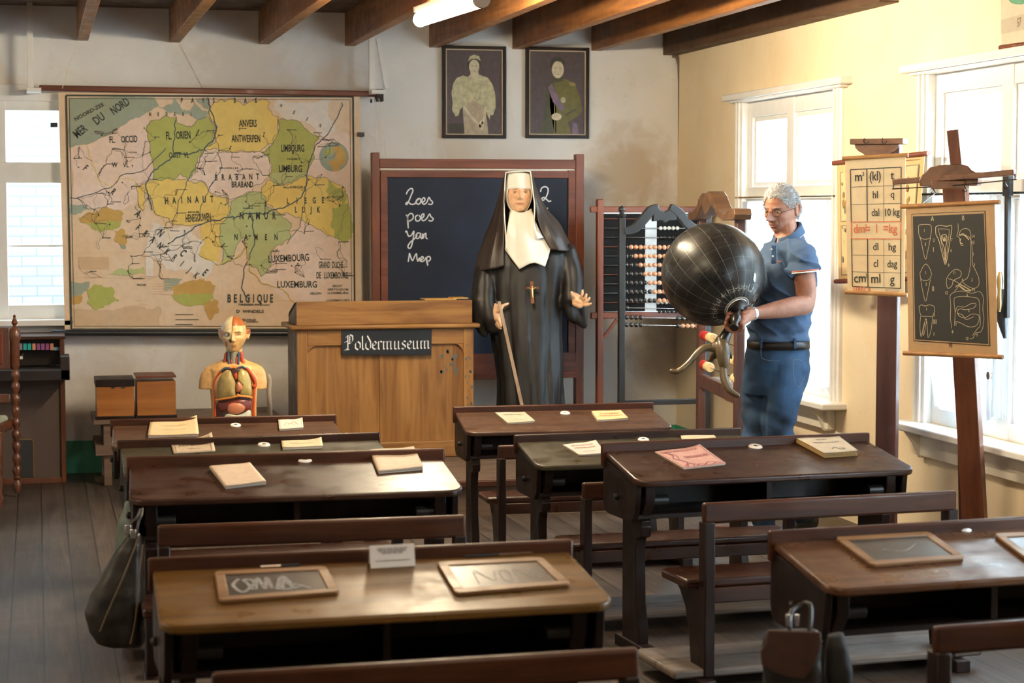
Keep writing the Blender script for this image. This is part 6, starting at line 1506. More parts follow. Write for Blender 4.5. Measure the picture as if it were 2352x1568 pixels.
# guimpe
def gL(v): return 1171-(v-486)*.13 if v < 573 else 1160
def gR(v): return 1222 if v < 529 else 1223+(v-529)*.95
bot = [(1160, 573), (1172, 590), (1184, 606), (1193, 618), (1202, 613), (1209, 609), (1218, 605), (1228, 603), (1240, 607), (1252, 612), (1259, 592), (1264, 572)]
mb = MB(); vs = []; fs = []; nr = 18; nc = len(bot)
for j in range(nr+1):
    t = j/nr
    for i, (bu, bv) in enumerate(bot):
        s = i/(nc-1); tu = 1173+s*47; tv = 479+9*math.sin(PI*s)
        mid = (gL(540)*(1-s)+gR(540)*s, 542)
        u = (1-t)**2*tu+2*t*(1-t)*mid[0]+t*t*bu; v = tv+(bv-tv)*t
        d = .075+.105*sstep(t, 0, .55)+.012*t-.045*(s*2-1)**2*(1-.3*t)+(.013 if .5 < s < .72 else 0)*sstep(t, .1, .6)+.004*math.sin(s*19)
        vs.append(n_(u, v, d))
for j in range(nr):
    for i in range(nc-1): a = j*nc+i; fs.append((a, a+1, a+nc+1, a+nc))
mb.add(vs, fs); mb.build('guimpe', W_C, nt_, solid=.005, recalc=False)
# veil
veil = plain('veil_cloth', (.032, .020, .016), .5, var=.2, vs=8, spec=.6)
mb = MB(); cols = []
L_in = [(1161, 397, .13), (1160, 440, .14), (1158, 490, .14), (1158, 540, .165), (1157, 580, .175), (1157, 611, .18)]
L_ou = [(1160, 399, .04), (1150, 440, .02), (1134, 495, .0), (1116, 540, .0), (1100, 585, .0), (1089, 622, -.01)]
L_md = [(1160, 397, .09), (1156, 440, .10), (1148, 490, .10), (1138, 540, .12), (1128, 585, .15), (1122, 619, .155)]
R_in = [(1220, 397, .13), (1227, 440, .14), (1232, 480, .14), (1237, 510, .16), (1250, 545, .17), (1266, 573, .17)]
R_ou = [(1221, 399, .04), (1234, 440, .02), (1255, 480, .0), (1283, 512, .0), (1300, 545, .0), (1313, 577, -.01)]
R_md = [(1221, 397, .09), (1230, 440, .10), (1243, 480, .10), (1260, 512, .12), (1277, 545, .15), (1290, 576, .155)]
B_l = [(1175, 395, -.06), (1165, 440, -.10), (1155, 490, -.11), (1145, 540, -.14), (1135, 585, -.17), (1125, 625, -.18)]
B_r = [(1207, 395, -.06), (1217, 440, -.10), (1230, 490, -.11), (1250, 540, -.14), (1270, 575, -.17), (1285, 600, -.18)]
colsP = [spath([n_(*p) for p in c], 5) for c in (L_in, L_md, L_ou, B_l, B_r, R_ou, R_md, R_in)]
nr = len(colsP[0]); grid = [spath([c[j] for c in colsP], 7) for j in range(nr)]
nc = len(grid[0]); vs = []; fs = []
for j, r in enumerate(grid):
    cen = sum(r, Vector())/len(r)
    for i, p in enumerate(r):
        d = (p-cen); d.z = 0; k = j/nr; vs.append(p+d.normalized()*(.009*k*math.sin(i*1.15)+.004*k*math.sin(i*2.9+j*.15)) if 2 < i < nc-3 else p)
for j in range(nr-1):
    for i in range(nc-1): a = j*nc+i; fs.append((a, a+1, a+nc+1, a+nc))
top = grid[0]; vs.append(n_(1191, 393.5, .03)); tI = len(vs)-1
for i in range(nc-1): fs.append((tI, i+1, i))
mb.add(vs, fs); mb.build('veil', veil, nt_, solid=.005, recalc=False)
# stick held by the nun, crucifix on her chest
a = n_(1146, 692, .20); bq = n_(1200, 936, .26); d = (bq-a).normalized(); bq = a+d*((a.z-PH-.004)/(-d.z))
solo(MB().bar(a, bq, .020, .014, CT), 'pointer_stick', wood('stick_wood', (.20, .13, .08), (.48, .34, .24), 'Z', .5, 1), a, 'long flat wooden pointer stick held by the nun figure and resting on the platform', 'stick', bevel=.002)
cx = lambda u, v, d=.205: n_(u, v, d)
t = thing('crucifix', cx(1222, 670), 'brown wooden crucifix hanging on the chest of the nun figure', 'crucifix')
cw = wood('crucifix_wood', (.13, .04, .015), (.26, .09, .04), 'Z', .35, 1)
MB().bar(cx(1221, 646), cx(1223.5, 697), .020, .012, CT).build('upright', cw, t, bevel=.002); MB().bar(cx(1208, 661, .2055), cx(1237, 661, .2055), .018, .012, UZ).build('crossbar', cw, t, bevel=.002)
mb = MB(); mb.limb([cx(1222, 662, .218), cx(1222, 672, .217), cx(1223, 683, .215)], [.006, .006, .004], 8).limb([cx(1213, 659, .215), cx(1222, 665, .218), cx(1231, 659, .215)], [.002, .004, .002], 6); mb.ell(cx(1222, 659, .218), .006, nu=10, nv=8)
mb.build('small_figure', M['brass'], t)

# ------------------------------------------------------------ globe held by the man
GD = 9.32; gc = at(1638, 630, GD); GR = 119*GD/FPX
pole = (CR*.395-CU*.664+(-CF)*.635).normalized()
t = thing('globe', gc, 'large black slate globe with thin white grid lines carried by the man', 'globe')
def globe_mat():
    m, nt, b = base('globe_black', (.012, .013, .014), .3, spec=.38, coat=.0)
    tc = N(nt, 'ShaderNodeTexCoord'); sx = N(nt, 'ShaderNodeSeparateXYZ'); nv = N(nt, 'ShaderNodeVectorMath', operation='NORMALIZE'); L(nt, tc.outputs['Object'], nv.inputs[0]); L(nt, nv.outputs[0], sx.inputs[0])
    def mth(op, a, b_=None):
        n = N(nt, 'ShaderNodeMath', operation=op)
        for i, x in enumerate((a, b_)):
            if x is None: continue
            if hasattr(x, 'is_output'): L(nt, x, n.inputs[i])
            else: n.inputs[i].default_value = x
        return n.outputs[0]
    lon = mth('ARCTAN2', sx.outputs[1], sx.outputs[0]); lat = mth('ARCSINE', sx.outputs[2])
    step = math.radians(15)
    def lines(x, off, scale=None):
        q = mth('DIVIDE', x, step); q = mth('ADD', q, off); fr = mth('FRACT', q); d = mth('ABSOLUTE', mth('SUBTRACT', fr, .5)); return mth('SUBTRACT', .5, d)
    la = lines(lat, 20.0); lo = mth('MULTIPLY', lines(lon, 20.0), mth('COSINE', lat))
    mn_ = mth('MINIMUM', la, lo); k = mth('MAXIMUM', mth('LESS_THAN', lo, .0062), mth('MULTIPLY', mth('LESS_THAN', la, .0045), .6))
    tick = mth('MULTIPLY', mth('LESS_THAN', lo, .022), mth('LESS_THAN', mth('ABSOLUTE', mth('SUBTRACT', lat, 1.10)), .055))
    fade = ramp(nt, noise_(nt, tc.outputs['Object'], 8, 6), [(.3, (.30,)*3), (.65, (.85,)*3)])
    kk = mth('MAXIMUM', mth('MULTIPLY', k, fade), mth('MULTIPLY', tick, .9))
    # scuffed ring near the pole
    ring_ = mth('LESS_THAN', mth('ABSOLUTE', mth('SUBTRACT', lat, 1.13)), .05); sc = noise_(nt, nv.outputs[0], 22, 8, 1.5, .7); sc2 = mth('GREATER_THAN', sc, .56); ring2 = mth('MULTIPLY', mth('MULTIPLY', ring_, sc2), .9)
    d2 = mth('LESS_THAN', mth('ABSOLUTE', mth('SUBTRACT', lat, 1.32)), .012)
    kk = mth('MAXIMUM', kk, mth('MAXIMUM', ring2, mth('MULTIPLY', d2, .8)))
    scr = mth('MULTIPLY', mth('GREATER_THAN', noise_(nt, nv.outputs[0], 9, 9, 3, .75), .66), .25); kk = mth('MAXIMUM', kk, scr)
    b0 = ramp(nt, noise_(nt, tc.outputs['Object'], 6, 6, .5), [(.35, (.010, .010, .011)), (.7, (.026, .026, .024))])
    L(nt, mixc(nt, kk, b0, (.52, .50, .42)), b.inputs['Base Color'])
    r = ramp(nt, noise_(nt, tc.outputs['Object'], 7, 6), [(.3, (.22,)*3), (.7, (.40,)*3)]); L(nt, r, b.inputs['Roughness'])
    return m
mb = MB(); mb.ell((0, 0, 0), GR, nu=96, nv=64); OFF['next'] = Vector((0, 0, 0)); me_o = mb.build('ball', globe_mat(), None, recalc=False, smooth=180)
me_o.parent = t; zq = UZ.rotation_difference(pole); me_o.rotation_mode = 'QUATERNION'; me_o.rotation_quaternion = zq
chip = MB(); cc = (at(1733, 637, GD)-CT*0); ray_ = (cc-CO).normalized(); bq_ = (CO-gc).dot(ray_); hit = CO+ray_*(-bq_-math.sqrt(max(0, bq_*bq_-((CO-gc).length_squared-GR*GR)))); nn = (hit-gc).normalized(); ux = nn.cross(UZ).normalized(); uy = ux.cross(nn)
chip.poly([hit+nn*.0015+ux*(.009*math.cos(i*.52)*(1+.3*math.sin(i*2.1)))+uy*(-.022*math.sin(i*.52)) for i in range(12)]); chip.build('white_chip', M['white'], t, smooth=0, recalc=False)
bk_ = plain('globe_fitting_black', (.014, .013, .013), .3, coat=.3)
bz = wood('bronzed_iron', (.045, .030, .014), (.16, .11, .05), 'Z', .35, 1.2, spec=.7)
pc = gc+pole*(GR*.985)
MB().lathe([(.048, -.012), (.053, 0), (.050, .012), (.030, .018), (.018, .03)], pc, pole, 28).build('pole_collar', bk_, t)
MB().lathe([(.050, -.009), (.0555, -.004), (.053, .001)], pc, pole, 28).build('white_worn_ring', M['porc'], t)
hs = pc+pole*.012; he = at(1686, 753, GD-.27)
hd = (he-hs); hl = hd.length
MB().lathe([(.016, 0), (.018, hl*.3), (.026, hl*.42), (.028, hl*.55), (.022, hl*.7), (.017, hl*.78), (.020, hl*.88), (.020, hl)], hs, hd, 20).build('spindle', bk_, t)
hb = at(1655, 798, GD-.16)
MB().limb([hs+hd*.35, at(1674, 757, GD-.14), at(1664, 776, GD-.15), hb], [.020, .022, .026, .030], 16).build('neck', bk_, t)
mb = MB(); mb.limb([at(1655, 782, GD-.15), at(1660, 800, GD-.17), at(1662, 825, GD-.18), at(1663, 845, GD-.18)], [.026, .036, .030, .020], 16)
mb.limb([at(1655, 790, GD-.15), at(1640, 797, GD-.16), at(1628, 800, GD-.16)], [.026, .024, .016], 12); mb.limb([at(1655, 800, GD-.1), at(1640, 814, GD-.08), at(1634, 822, GD-.07)], [.03, .024, .012], 12)
mb.limb([at(1668, 800, GD-.14), at(1676, 812, GD-.13), at(1680, 822, GD-.12)], [.02, .014, .006], 10)
attach(remesh(mb, .005, 1), 'hub', bz, t)
def leg3(pts, rs, name='foot_leg'): MB().limb([at(*p) for p in pts], rs, 14).build(name, bz, t)
leg3([(1640, 796, GD-.16), (1618, 799, GD-.17), (1600, 812, GD-.18), (1584, 831, GD-.19), (1566, 847, GD-.20), (1553, 853, GD-.20), (1543, 852, GD-.20)], [.018, .018, .015, .014, .014, .013, .012])
leg3([(1662, 840, GD-.18), (1662, 862, GD-.19), (1668, 882, GD-.20), (1678, 898, GD-.21), (1694, 908, GD-.22)], [.018, .019, .019, .016, .012])
leg3([(1640, 812, GD-.06), (1634, 824, GD-.0), (1628, 826, GD+.08)], [.016, .013, .011])

# ------------------------------------------------------------ the man
MD = 9.58
m_ = lambda u, v, d=0.0: at(u, v, MD-d)
foot0 = PZ(1790, 1240, 0)
mt_ = thing('person', foot0, 'grey-haired man with glasses in blue polo shirt and jeans carrying the black globe', 'person')
al = math.radians(40); fdir = (CT*math.cos(al)-CR*math.sin(al)-UZ*.16).normalized()
HM = head_frame(m_(1796, 481, 0), fdir, UZ+CR*.03, 1.0, 1.0)
PM_ = {'nose': 1.45, 'hollow': 1.4, 'fold': .005}
mb = MB(); add_head(mb, HM, 0, PM_, 110, 90)
for s in (-1, 1): ear(mb, HM, s)
mb.limb([m_(1802, 500, -.01), m_(1805, 530, 0), m_(1812, 560, 0)], [.052, .058, .065], 20)
# torso core and legs inside the clothes
mb.limb([m_(1812, 560), m_(1808, 640), m_(1795, 740), m_(1790, 830)], [.08, .11, .10, .10], 20)
# near (left) arm
SH = m_(1836, 592, .12)
mb.limb([m_(1812, 570), SH, m_(1846, 630, .16), m_(1851, 665, .16), m_(1850, 698, .17)], [.06, .058, .052, .052, .047], 22)
mb.limb([m_(1852, 694, .17), m_(1846, 700, .19), m_(1822, 704, .22), m_(1790, 710, .26), m_(1755, 716, .30), m_(1733, 719, .33), m_(1724, 720, .345)], [.044, .048, .048, .043, .034, .027, .026], 22)
# far (right) arm, around the back of the globe
mb.limb([m_(1800, 575, -.02), m_(1772, 600, -.10), m_(1752, 660, -.10), m_(1738, 700, -.05)], [.055, .052, .048, .044], 18)
mb.limb([m_(1738, 700, -.05), m_(1700, 715, -.06), m_(1650, 715, -.06), m_(1625, 700, -.05)], [.045, .040, .030, .027], 16)
mb.limb([m_(1625, 700, -.05), m_(1605, 690, -.03)], [.034, .030], 12)
for k in range(4): mb.limb([m_(1606, 684+k*9, -.03), m_(1588, 676+k*9, .0), m_(1576, 670+k*9, .03)], [.010, .009, .008], 8)
# gripping hand
ax = (he-hs).normalized(); e1 = (CR-ax*CR.dot(ax)).normalized(); e2 = (CF-ax*CF.dot(ax)); e2 = (e2-e1*e2.dot(e1)).normalized()
ac = at(1687, 736, GD-.19)
wr_ = m_(1726, 720, .345)
kn = []
for i in range(4):
    s = -.036+i*.0235; A_ = ac+ax*s
    R_ = .036; pts = []
    for a_ in (-25, 15, 60, 105, 150, 190, 222):
        a2 = math.radians(a_); rr = R_+.004*(a_ < 20); pts.append(A_+e1*(rr*math.cos(a2))+e2*(rr*math.sin(a2)))
    L_ = [7, 7, 7, 6][i]
    mb.limb(pts[:L_], [.0125, .0118, .0105, .0100, .0095, .0088, .0078][:L_], 12)
    k0 = pts[0]; kn.append(k0); mb.limb([wr_+UZ*(.008-.006*i), (wr_+k0)/2+e1*.010-e2*.008, k0], [.022, .020, .0150], 14)
mb.limb([wr_-e2*.004, (wr_+kn[1]+kn[2])/3+e1*.004, (kn[1]+kn[2])/2], [.026, .027, .018], 14)
th0 = ac-ax*.040
mb.limb([wr_+UZ*.012, m_(1712, 713, .375), m_(1700, 712, .405), m_(1687, 716, .42), m_(1676, 723, .42)], [.020, .0175, .0145, .0130, .0100], 12)
# legs
KN, KF = m_(1783, 1000, .06), m_(1737, 1005, -.02)
FN, FF = PZ(1846, 1222, 0)+UZ*.09, PZ(1752, 1248, 0)+UZ*.09
mb.limb([m_(1800, 840, .05), m_(1796, 900, .06), m_(1786, 1000, .06), m_(1808, 1080, .0), FN], [.075, .07, .055, .05, .036], 16); mb.limb([m_(1752, 850, -.03), m_(1745, 900, -.03), m_(1740, 1000, -.02), m_(1745, 1100, 0), FF], [.06, .06, .05, .045, .036], 16)
tone = (.40, .19, .125)
sp = [(em(HM, s*.045, .07, -.03, .03, .035, .45, .9), (.46, .17, .11)) for s in (-1, 1)]+[(em(HM, 0, .11, -.036, .02, .018, .5, .8), (.45, .15, .10)), (em(HM, 0, .09, .07, .06, .03, .4, .9), (.50, .24, .13)), (lip(HM), (.30, .10, .08))]
sp += [(em(HM, 0, .08, -.075, .055, .045, .35, .6, .08), (.28, .16, .12)), (em(HM, -.031, .09, .004, .018, .009, .5, .6), (.22, .10, .07)), (em(HM, .031, .09, .004, .018, .009, .5, .6), (.22, .10, .07))]
skin_body(mb, .0034, tone, sp, mt_, SKIN, 2)
eyes(HM, mt_, (.10, .07, .05), 1.0)
lips(HM, mt_, PM_, plain('man_lips', (.36, .14, .10), .5), plain('man_mouth', (.10, .035, .03), .6), .024, .0035, .0060)
WR = plain('wrinkle_skin', (.33, .145, .09), .6)
for k in range(3): crease(HM, mt_, PM_, [(-.030, .046+.011*k), (-.012, .049+.011*k), (.0, .047+.011*k), (.014, .049+.011*k), (.032, .046+.011*k)], WR, .0006)
for s in (-1, 1): crease(HM, mt_, PM_, [(s*.019, -.034), (s*.027, -.046), (s*.033, -.060), (s*.034, -.072)], WR, .0011); crease(HM, mt_, PM_, [(s*.020, -.014), (s*.030, -.017), (s*.042, -.012)], WR, .0007)
for s in (-1, 1): crease(HM, mt_, PM_, [(s*.006, .018), (s*.006, .028)], WR, .0007)
eyelids(HM, mt_, plain('eyelid_skin', (.34, .16, .10), .5), 1.0, 10)
# brows
gh = plain('grey_hair', (.50, .51, .53), .6, var=.45, vs=140)
for s in (-1, 1):
    mb = MB(); rnd = random.Random(s+5)
    for k in range(70):
        x = s*(.014+.032*rnd.random()); z = .0205+.004*math.sin((abs(x)-.014)*90)+rnd.uniform(-.0022, .0022); p = head_pt(math.asin(max(-1, min(1, x/.0745))), math.asin(z/.118), .0, PM_); p = (x, p[1]+.001, z)
        mb.tube([HM(*p), HM(p[0]+s*.006, p[1]+.003, p[2]+.002)], [.0008, .0002], 4)
    mb.build('eyebrow', gh, mt_, recalc=False)
# hair
def hkeep(th, ph, p):
    a = abs(th); zl = .068 if a < .55 else (.068-(a-.55)/.65*.052 if a < 1.2 else (.016 if a < 1.5 else (.045-.02 if a < 1.85 else -.052)))
    return p[2] > zl
hp = {'nose': 0}
mb = MB(); add_head(mb, HM, .0035, hp, 120, 100, lambda a, b_, p: hkeep(a, b_, (p[0], p[1], p[2]-.004+.010*mnoise.noise(Vector(p)*90))))
rnd = random.Random(9)
for k in range(9000):
    th = rnd.uniform(-PI, PI); ph = math.asin(rnd.uniform(-.45, 1)); p = head_pt(th, ph, .005, hp)
    if not hkeep(th, ph, (p[0], p[1], p[2]+rnd.uniform(-.006, .004))): continue
    q = head_pt(th, ph, .011+rnd.random()*.005, hp); sw_ = .010+.006*rnd.random(); back = .016 if p[1] > 0 else .004
    wv = mnoise.noise(Vector(p)*30)*.012
    P0, P1 = Vector(p), Vector(q)+Vector((wv+(.012*(-1 if p[0] < 0 else 1) if p[1] > .02 else 0), -back, -.007 if p[2] < .06 else .0))
    d0 = (P1-P0).cross(Vector((rnd.uniform(-1, 1), rnd.uniform(-1, 1), rnd.uniform(-1, 1)))).normalized()*.0013
    M_ = (P0+P1)/2+Vector((0, 0, .002)); mb.add([HM(*(P0-d0)), HM(*(P0+d0)), HM(*(M_+d0)), HM(*(M_-d0)), HM(*P1)], [(0, 1, 2, 3), (3, 2, 4)])
mb.build('hair', gh, mt_, recalc=False, smooth=0)
# glasses
gm = plain('dark_metal', (.035, .03, .03), .3, metal=.7)
gl = thing('x', (0, 0, 0), None, None); bpy.data.objects.remove(gl)
mb = MB(); rims = []
for s in (-1, 1):
    pts = [HM(s*.033+.021*math.cos(a*PI/14), .109-.014*(abs(.021*math.cos(a*PI/14)+.033 if s > 0 else -.021*math.cos(a*PI/14)+.033)/.05)**2, .000+.0185*math.sin(a*PI/14)) for a in range(29)]
    mb.tube(pts, .0012, 6, False); mb.tube(spath([HM(s*.054, .098, .003), HM(s*.070, .085, .006), HM(s*.078, .045, .007), HM(s*.081, .0, .010), HM(s*.082, -.018, .0)], 4), .0013, 6)
    rims.append(pts)
mb.tube(spath([HM(-.012, .110, .003), HM(0, .114, .007), HM(.012, .110, .003)], 4), .0012, 6)
go = mb.build('glasses', gm, mt_)
for pts in rims: MB().poly(pts[:-1]).build('lens', M['glass'], go, smooth=0, recalc=False)

# polo shirt
mb = MB()
def rr(v, uL, uR, dep, d=0, n=48, sq=.85, tilt=0): 
    a, b_ = m_(uL, v, d), m_(uR, v, d); c = (a+b_)/2; h = (b_-a).length/2
    return [c+CR*(h*math.copysign(abs(math.cos(2*PI*k/n))**sq, math.cos(2*PI*k/n)))+CT*(dep*math.copysign(abs(math.sin(2*PI*k/n))**sq, math.sin(2*PI*k/n)))+UZ*tilt*math.cos(2*PI*k/n) for k in range(n)]
mb.loft([rr(538, 1788, 1836, .048, 0, tilt=.03), rr(547, 1782, 1844, .065, 0, tilt=.025), rr(560, 1772, 1857, .12), rr(575, 1762, 1866, .155), rr(600, 1756, 1872, .165), rr(640, 1746, 1872, .16), rr(690, 1732, 1869, .155), (rr(735, 1724, 1863, .15)), rr(765, 1719, 1858, .145), rr(781, 1719, 1856, .142)])
mb.limb([m_(1822, 570, .02), m_(1842, 592, .13), m_(1847, 598, .14)], [.060, .078, .070], 24)
a_, b2_ = m_(1846, 598, .14), m_(1845, 628, .155)
mb.loft([[p+(x_*math.cos(2*PI*k/30)+y_*math.sin(2*PI*k/30))*r for k in range(30)] for p, r, x_, y_ in ((m_(1843, 590, .13), .066, CR, CT), (m_(1845, 608, .145), .074, CR, CT), (m_(1843, 623, .155), .073, (CR+UZ*.10).normalized(), CT))])
mb.limb([m_(1800, 572, -.04), m_(1775, 590, -.11), m_(1766, 620, -.12)], [.06, .072, .072], 20)
me = remesh(mb, .006, 3)
co = mverts(me); no = mnorms(me)
sa, sb = np.array(m_(1838, 575, .1)), np.array(m_(1808, 620, .1))
def fold_m(p, n):
    # diagonal drag folds from the shoulder and bunching over the belt
    q = Vector(((p-mt_.location).dot(CR), (p-mt_.location).dot(CT), p.z))
    w = .020*(1-abs(math.sin((q.x*1.0+q.z*.8)*34+3.5*mnoise.noise(q*5))))**2*max(.12, mnoise.noise(q*4+Vector((3, 1, 0)))+.45)+.006*math.sin(q.z*95+4*mnoise.noise(q*6))*sstep(1.28-q.z, 0, .18)*(q.z < 1.4)
    w += .010*mnoise.noise(Vector((q.x*7, q.y*7, q.z*11)))+.004*mnoise.noise(q*24)
    return w
fo = np.array([fold_m(Vector(p), None) for p in co]); setv(me, co+no*fo[:, None])
blue = plain('blue_polo', (.055, .105, .20), .8, var=.08, vs=90, bmp=.2, bs=500)
attach(me, 'polo_shirt', blue, mt_)
def ringtube(c, x_, y_, rx, ry, r, name, mat, n=36, fl=None):
    MB().tube([c+x_*(rx*math.cos(2*PI*k/n))+y_*(ry*math.sin(2*PI*k/n)) for k in range(n+1)], r, 8, False, flat=fl).build(name, mat, mt_)
cs = m_(1843, 624, .155); xs_ = (CR+UZ*.10).normalized()
ringtube(cs, xs_, CT, .0785, .0775, .0035, 'cuff_trim', M['white']); ringtube(cs+UZ*.007, xs_, CT, .0785, .0775, .0032, 'cuff_trim', plain('orange_trim', (.45, .12, .07), .7))
# collar
mb = MB(); vs = []; fs = []; nn_ = 40
cb = m_(1811, 541, 0); ct_ = m_(1813, 528, 0)
fdb = (CT*math.cos(math.radians(52))-CR*math.sin(math.radians(52)))
sdb = UZ.cross(fdb).normalized()
for k in range(nn_+1):
    a2 = math.radians(6+348*k/nn_); f_ = math.cos(a2); op = max(0, f_)
    d_ = fdb*math.cos(a2)+sdb*math.sin(a2)
    tl_ = -.034*f_; b0 = cb+d_*(.058+.014*op)+UZ*tl_; t0 = b0+UZ*(.034-.012*op)-d_*.004; o0 = t0+d_*.009; e0 = b0+d_*.022-UZ*(.006+.022*op)
    vs += [b0, t0, o0, e0]
for k in range(nn_):
    for j in range(3): a = k*4+j; fs.append((a, a+1, a+5, a+4))
mb.add(vs, fs); mb.build('collar', blue, mt_, solid=.003, recalc=False)
mb = MB(); e_ = [vs[4*k+3] for k in range(nn_+1)]; mb.tube(e_, .0016, 6).build('collar_trim', M['white'], mt_)
q0 = m_(1777, 584, .160); MB().obox(q0, CR*.012, CT*.004, UZ*.045).build('button_placket', blue, mt_, bevel=.003)
for k in range(2): MB().lathe([(.005, 0), (.005, .002), (.001, .003)], m_(1772+k*3, 572+k*16, .166), CT, 12).build('button', M['porc'], mt_)
MB().obox(m_(1790, 600, .172), CR*.009, CT*.002, UZ*.004).build('chest_logo', plain('orange_stitch', (.5, .16, .07), .7), mt_)
# watch
wd_ = (m_(1733, 719, .33)-wr_).normalized(); wx = wd_.cross(UZ).normalized(); wy = wd_.cross(wx)
wc_ = m_(1728, 720, .338)
for k in range(20):
    a2 = 2*PI*k/20; c_ = wc_+wx*(.031*math.cos(a2))+wy*(.031*math.sin(a2)); tg = (-wx*math.sin(a2)+wy*math.cos(a2)); nr_ = tg.cross(wd_)
    for j in (-1, 0, 1): MB().obox(c_+wd_*(.0062*j)+tg*(.002 if j else -.002), wd_*.0029, tg*.0042, nr_*.0016).build('watch_link', M['steel'], mt_, bevel=.0006)
# jeans
dn = plain('denim', (.020, .058, .125), .8, var=.75, vs=6, bmp=.35, bs=420)
mb = MB(); mb.loft([rr(795, 1719, 1856, .135), rr(812, 1713, 1858, .142), rr(845, 1708, 1859, .15), rr(880, 1706, 1852, .14), rr(905, 1708, 1842, .12)])
hemN, hemF = PZ(1846, 1222, 0)+UZ*.05, PZ(1752, 1248, 0)+UZ*.05
mb.limb([m_(1800, 840, .05), m_(1796, 900, .06), m_(1786, 1000, .06), m_(1808, 1080, .0), hemN+UZ*.05], [.105, .100, .078, .068, .062], 26)
mb.limb([m_(1752, 850, -.03), m_(1745, 900, -.03), m_(1740, 1000, -.02), m_(1745, 1100, -.0), hemF+UZ*.05], [.090, .090, .075, .068, .062], 26)
me = remesh(mb, .007, 2); co = mverts(me); no = mnorms(me)
setv(me, co+no*np.array([-.014*math.exp(-(((Vector(p)-mt_.location).dot(CR)-(m_(1748, 1000).dot(CR)-mt_.location.dot(CR))-.0)/.010)**2)*(p[2] < .80)+.010*math.sin(p[2]*70+6*mnoise.noise(Vector(p)*5))*max(0, mnoise.noise(Vector(p)*3.1)+.25)+.006*mnoise.noise(Vector((p[0]*10, p[1]*10, p[2]*14))) for p in co])[:, None])
attach(me, 'jeans', dn, mt_)
# belt
bl = plain('belt_leather', (.016, .012, .011), .4)
ra, rb2 = rr(799, 1717.5, 1858, .146), rr(781, 1717.5, 1857.5, .147)
mb = MB(); mb.loft([[p for p in ra], [p for p in rb2]], cap=False); mb.build('belt', bl, mt_, solid=.006)
for u in (1748, 1826): MB().obox(m_(u, 789, .146), CR*.006, CT*.006, UZ*.026).build('belt_loop', dn, mt_, bevel=.002)
MB().ribbon([p+CT*.004 for p in spath([m_(1842, 828, .14), m_(1824, 826, .148), m_(1824, 870, .15), m_(1835, 888, .14), m_(1850, 862, .125)], 3)], .003, CT).build('pocket_seam', plain('seam_thread', (.16, .20, .26), .8), mt_, smooth=0, recalc=False)
MB().ribbon([p+CT*.003 for p in spath([m_(1748, 802, .146), m_(1750, 822, .15), m_(1770, 828, .152), m_(1790, 828, .152)], 3)], .003, CT).build('pocket_seam', MATS.setdefault('s', plain('seam_thread2', (.12, .17, .24), .8)), mt_, smooth=0, recalc=False)
# shoes
sh = plain('dark_sneaker', (.035, .035, .04), .6); so = plain('pale_sole', (.55, .56, .56), .6)
for p, dr in ((PZ(1846, 1222, 0), (-CR*.75+CT*.45)), (PZ(1752, 1250, 0), (-CR*.75+CT*.55))):
    dr = dr.normalized(); sd = dr.cross(UZ)
    def srow(s, w_, z0, z1): return [p+dr*s+sd*(w_*math.cos(2*PI*k/20))+UZ*(z0+(z1-z0)*(.5+.5*math.sin(2*PI*k/20))) for k in range(20)]
    sm_ = MB().loft([srow(-.085, .012, .02, .06), srow(-.075, .032, .018, .10), srow(-.03, .040, .018, .115), srow(.03, .042, .018, .095), srow(.09, .045, .018, .062), srow(.14, .042, .018, .05), srow(.17, .028, .02, .042), srow(.18, .010, .022, .032)]).build('shoe', sh, mt_)
    ol = [(-.088, 0), (-.08, .03), (-.03, .038), (.05, .043), (.11, .048), (.16, .04), (.185, .015)]
    pts = [p+dr*a+sd*b_ for a, b_ in ol]+[p+dr*a-sd*b_ for a, b_ in ol[::-1]]
    MB().prism(pts, UZ*.022).build('sole', so, sm_, bevel=.004)
    for k in range(4): MB().tube([p+dr*(.03+k*.022)+sd*.028+UZ*(.098-k*.010), p+dr*(.03+k*.022)-sd*.028+UZ*(.098-k*.010)], .003, 6).build('lace', M['white'], sm_)
# ------------------------------------------------------------ anatomical torso model
TD = 10.86
z6 = lambda x, y, d=0.0: at(440+x/5.81, 700+y/5.81, TD-d)
base_z = .30
tt = thing('anatomical_torso', Vector((z6(560, 1500).x, z6(560, 1500).y, base_z)), 'anatomical teaching torso with half skull and open chest showing lungs', 'model')
st = PY(0, 0, 1)
HT = head_frame(z6(566, 395, .02), CT+CR*.05, UZ, .87, 1.10)
mb = MB(); add_head(mb, HT, 0, {'nose': .9, 'hollow': .6}); ear(mb, HT, -1); ear(mb, HT, 1)
mb.limb([z6(566, 560), z6(566, 640), z6(566, 740)], [.046, .047, .060], 22)
def tr(y, x0, x1, dep, n=40): 
    a, b_ = z6(x0, y), z6(x1, y); c = (a+b_)/2; h = (b_-a).length/2
    return [c+CR*(h*math.cos(2*PI*k/n))+CT*(dep*math.sin(2*PI*k/n)) for k in range(n)]
mb.loft([tr(690, 470, 660, .045), tr(740, 400, 740, .06), tr(790, 260, 880, .075), tr(850, 210, 930, .09), tr(960, 235, 895, .10), tr(1100, 245, 875, .105), tr(1300, 262, 865, .10), tr(1500, 275, 858, .095), tr(1700, 262, 870, .095), tr(1900, 250, 885, .10)])
mb.loft([tr(700, 475, 655, .045), tr(745, 400, 740, .055), tr(785, 275, 870, .062), tr(830, 185, 950, .068), tr(900, 128, 990, .070), tr(1000, 102, 1008, .070), tr(1118, 95, 1005, .066)])
skinY = (.74, .45, .17)
half = lambda co: ((co-np.array(HT(0, 0, 0)))@np.array(-CR) > .002).astype(float)*(((co[:, 2]-HT(0, 0, -.108).z)) > 0)
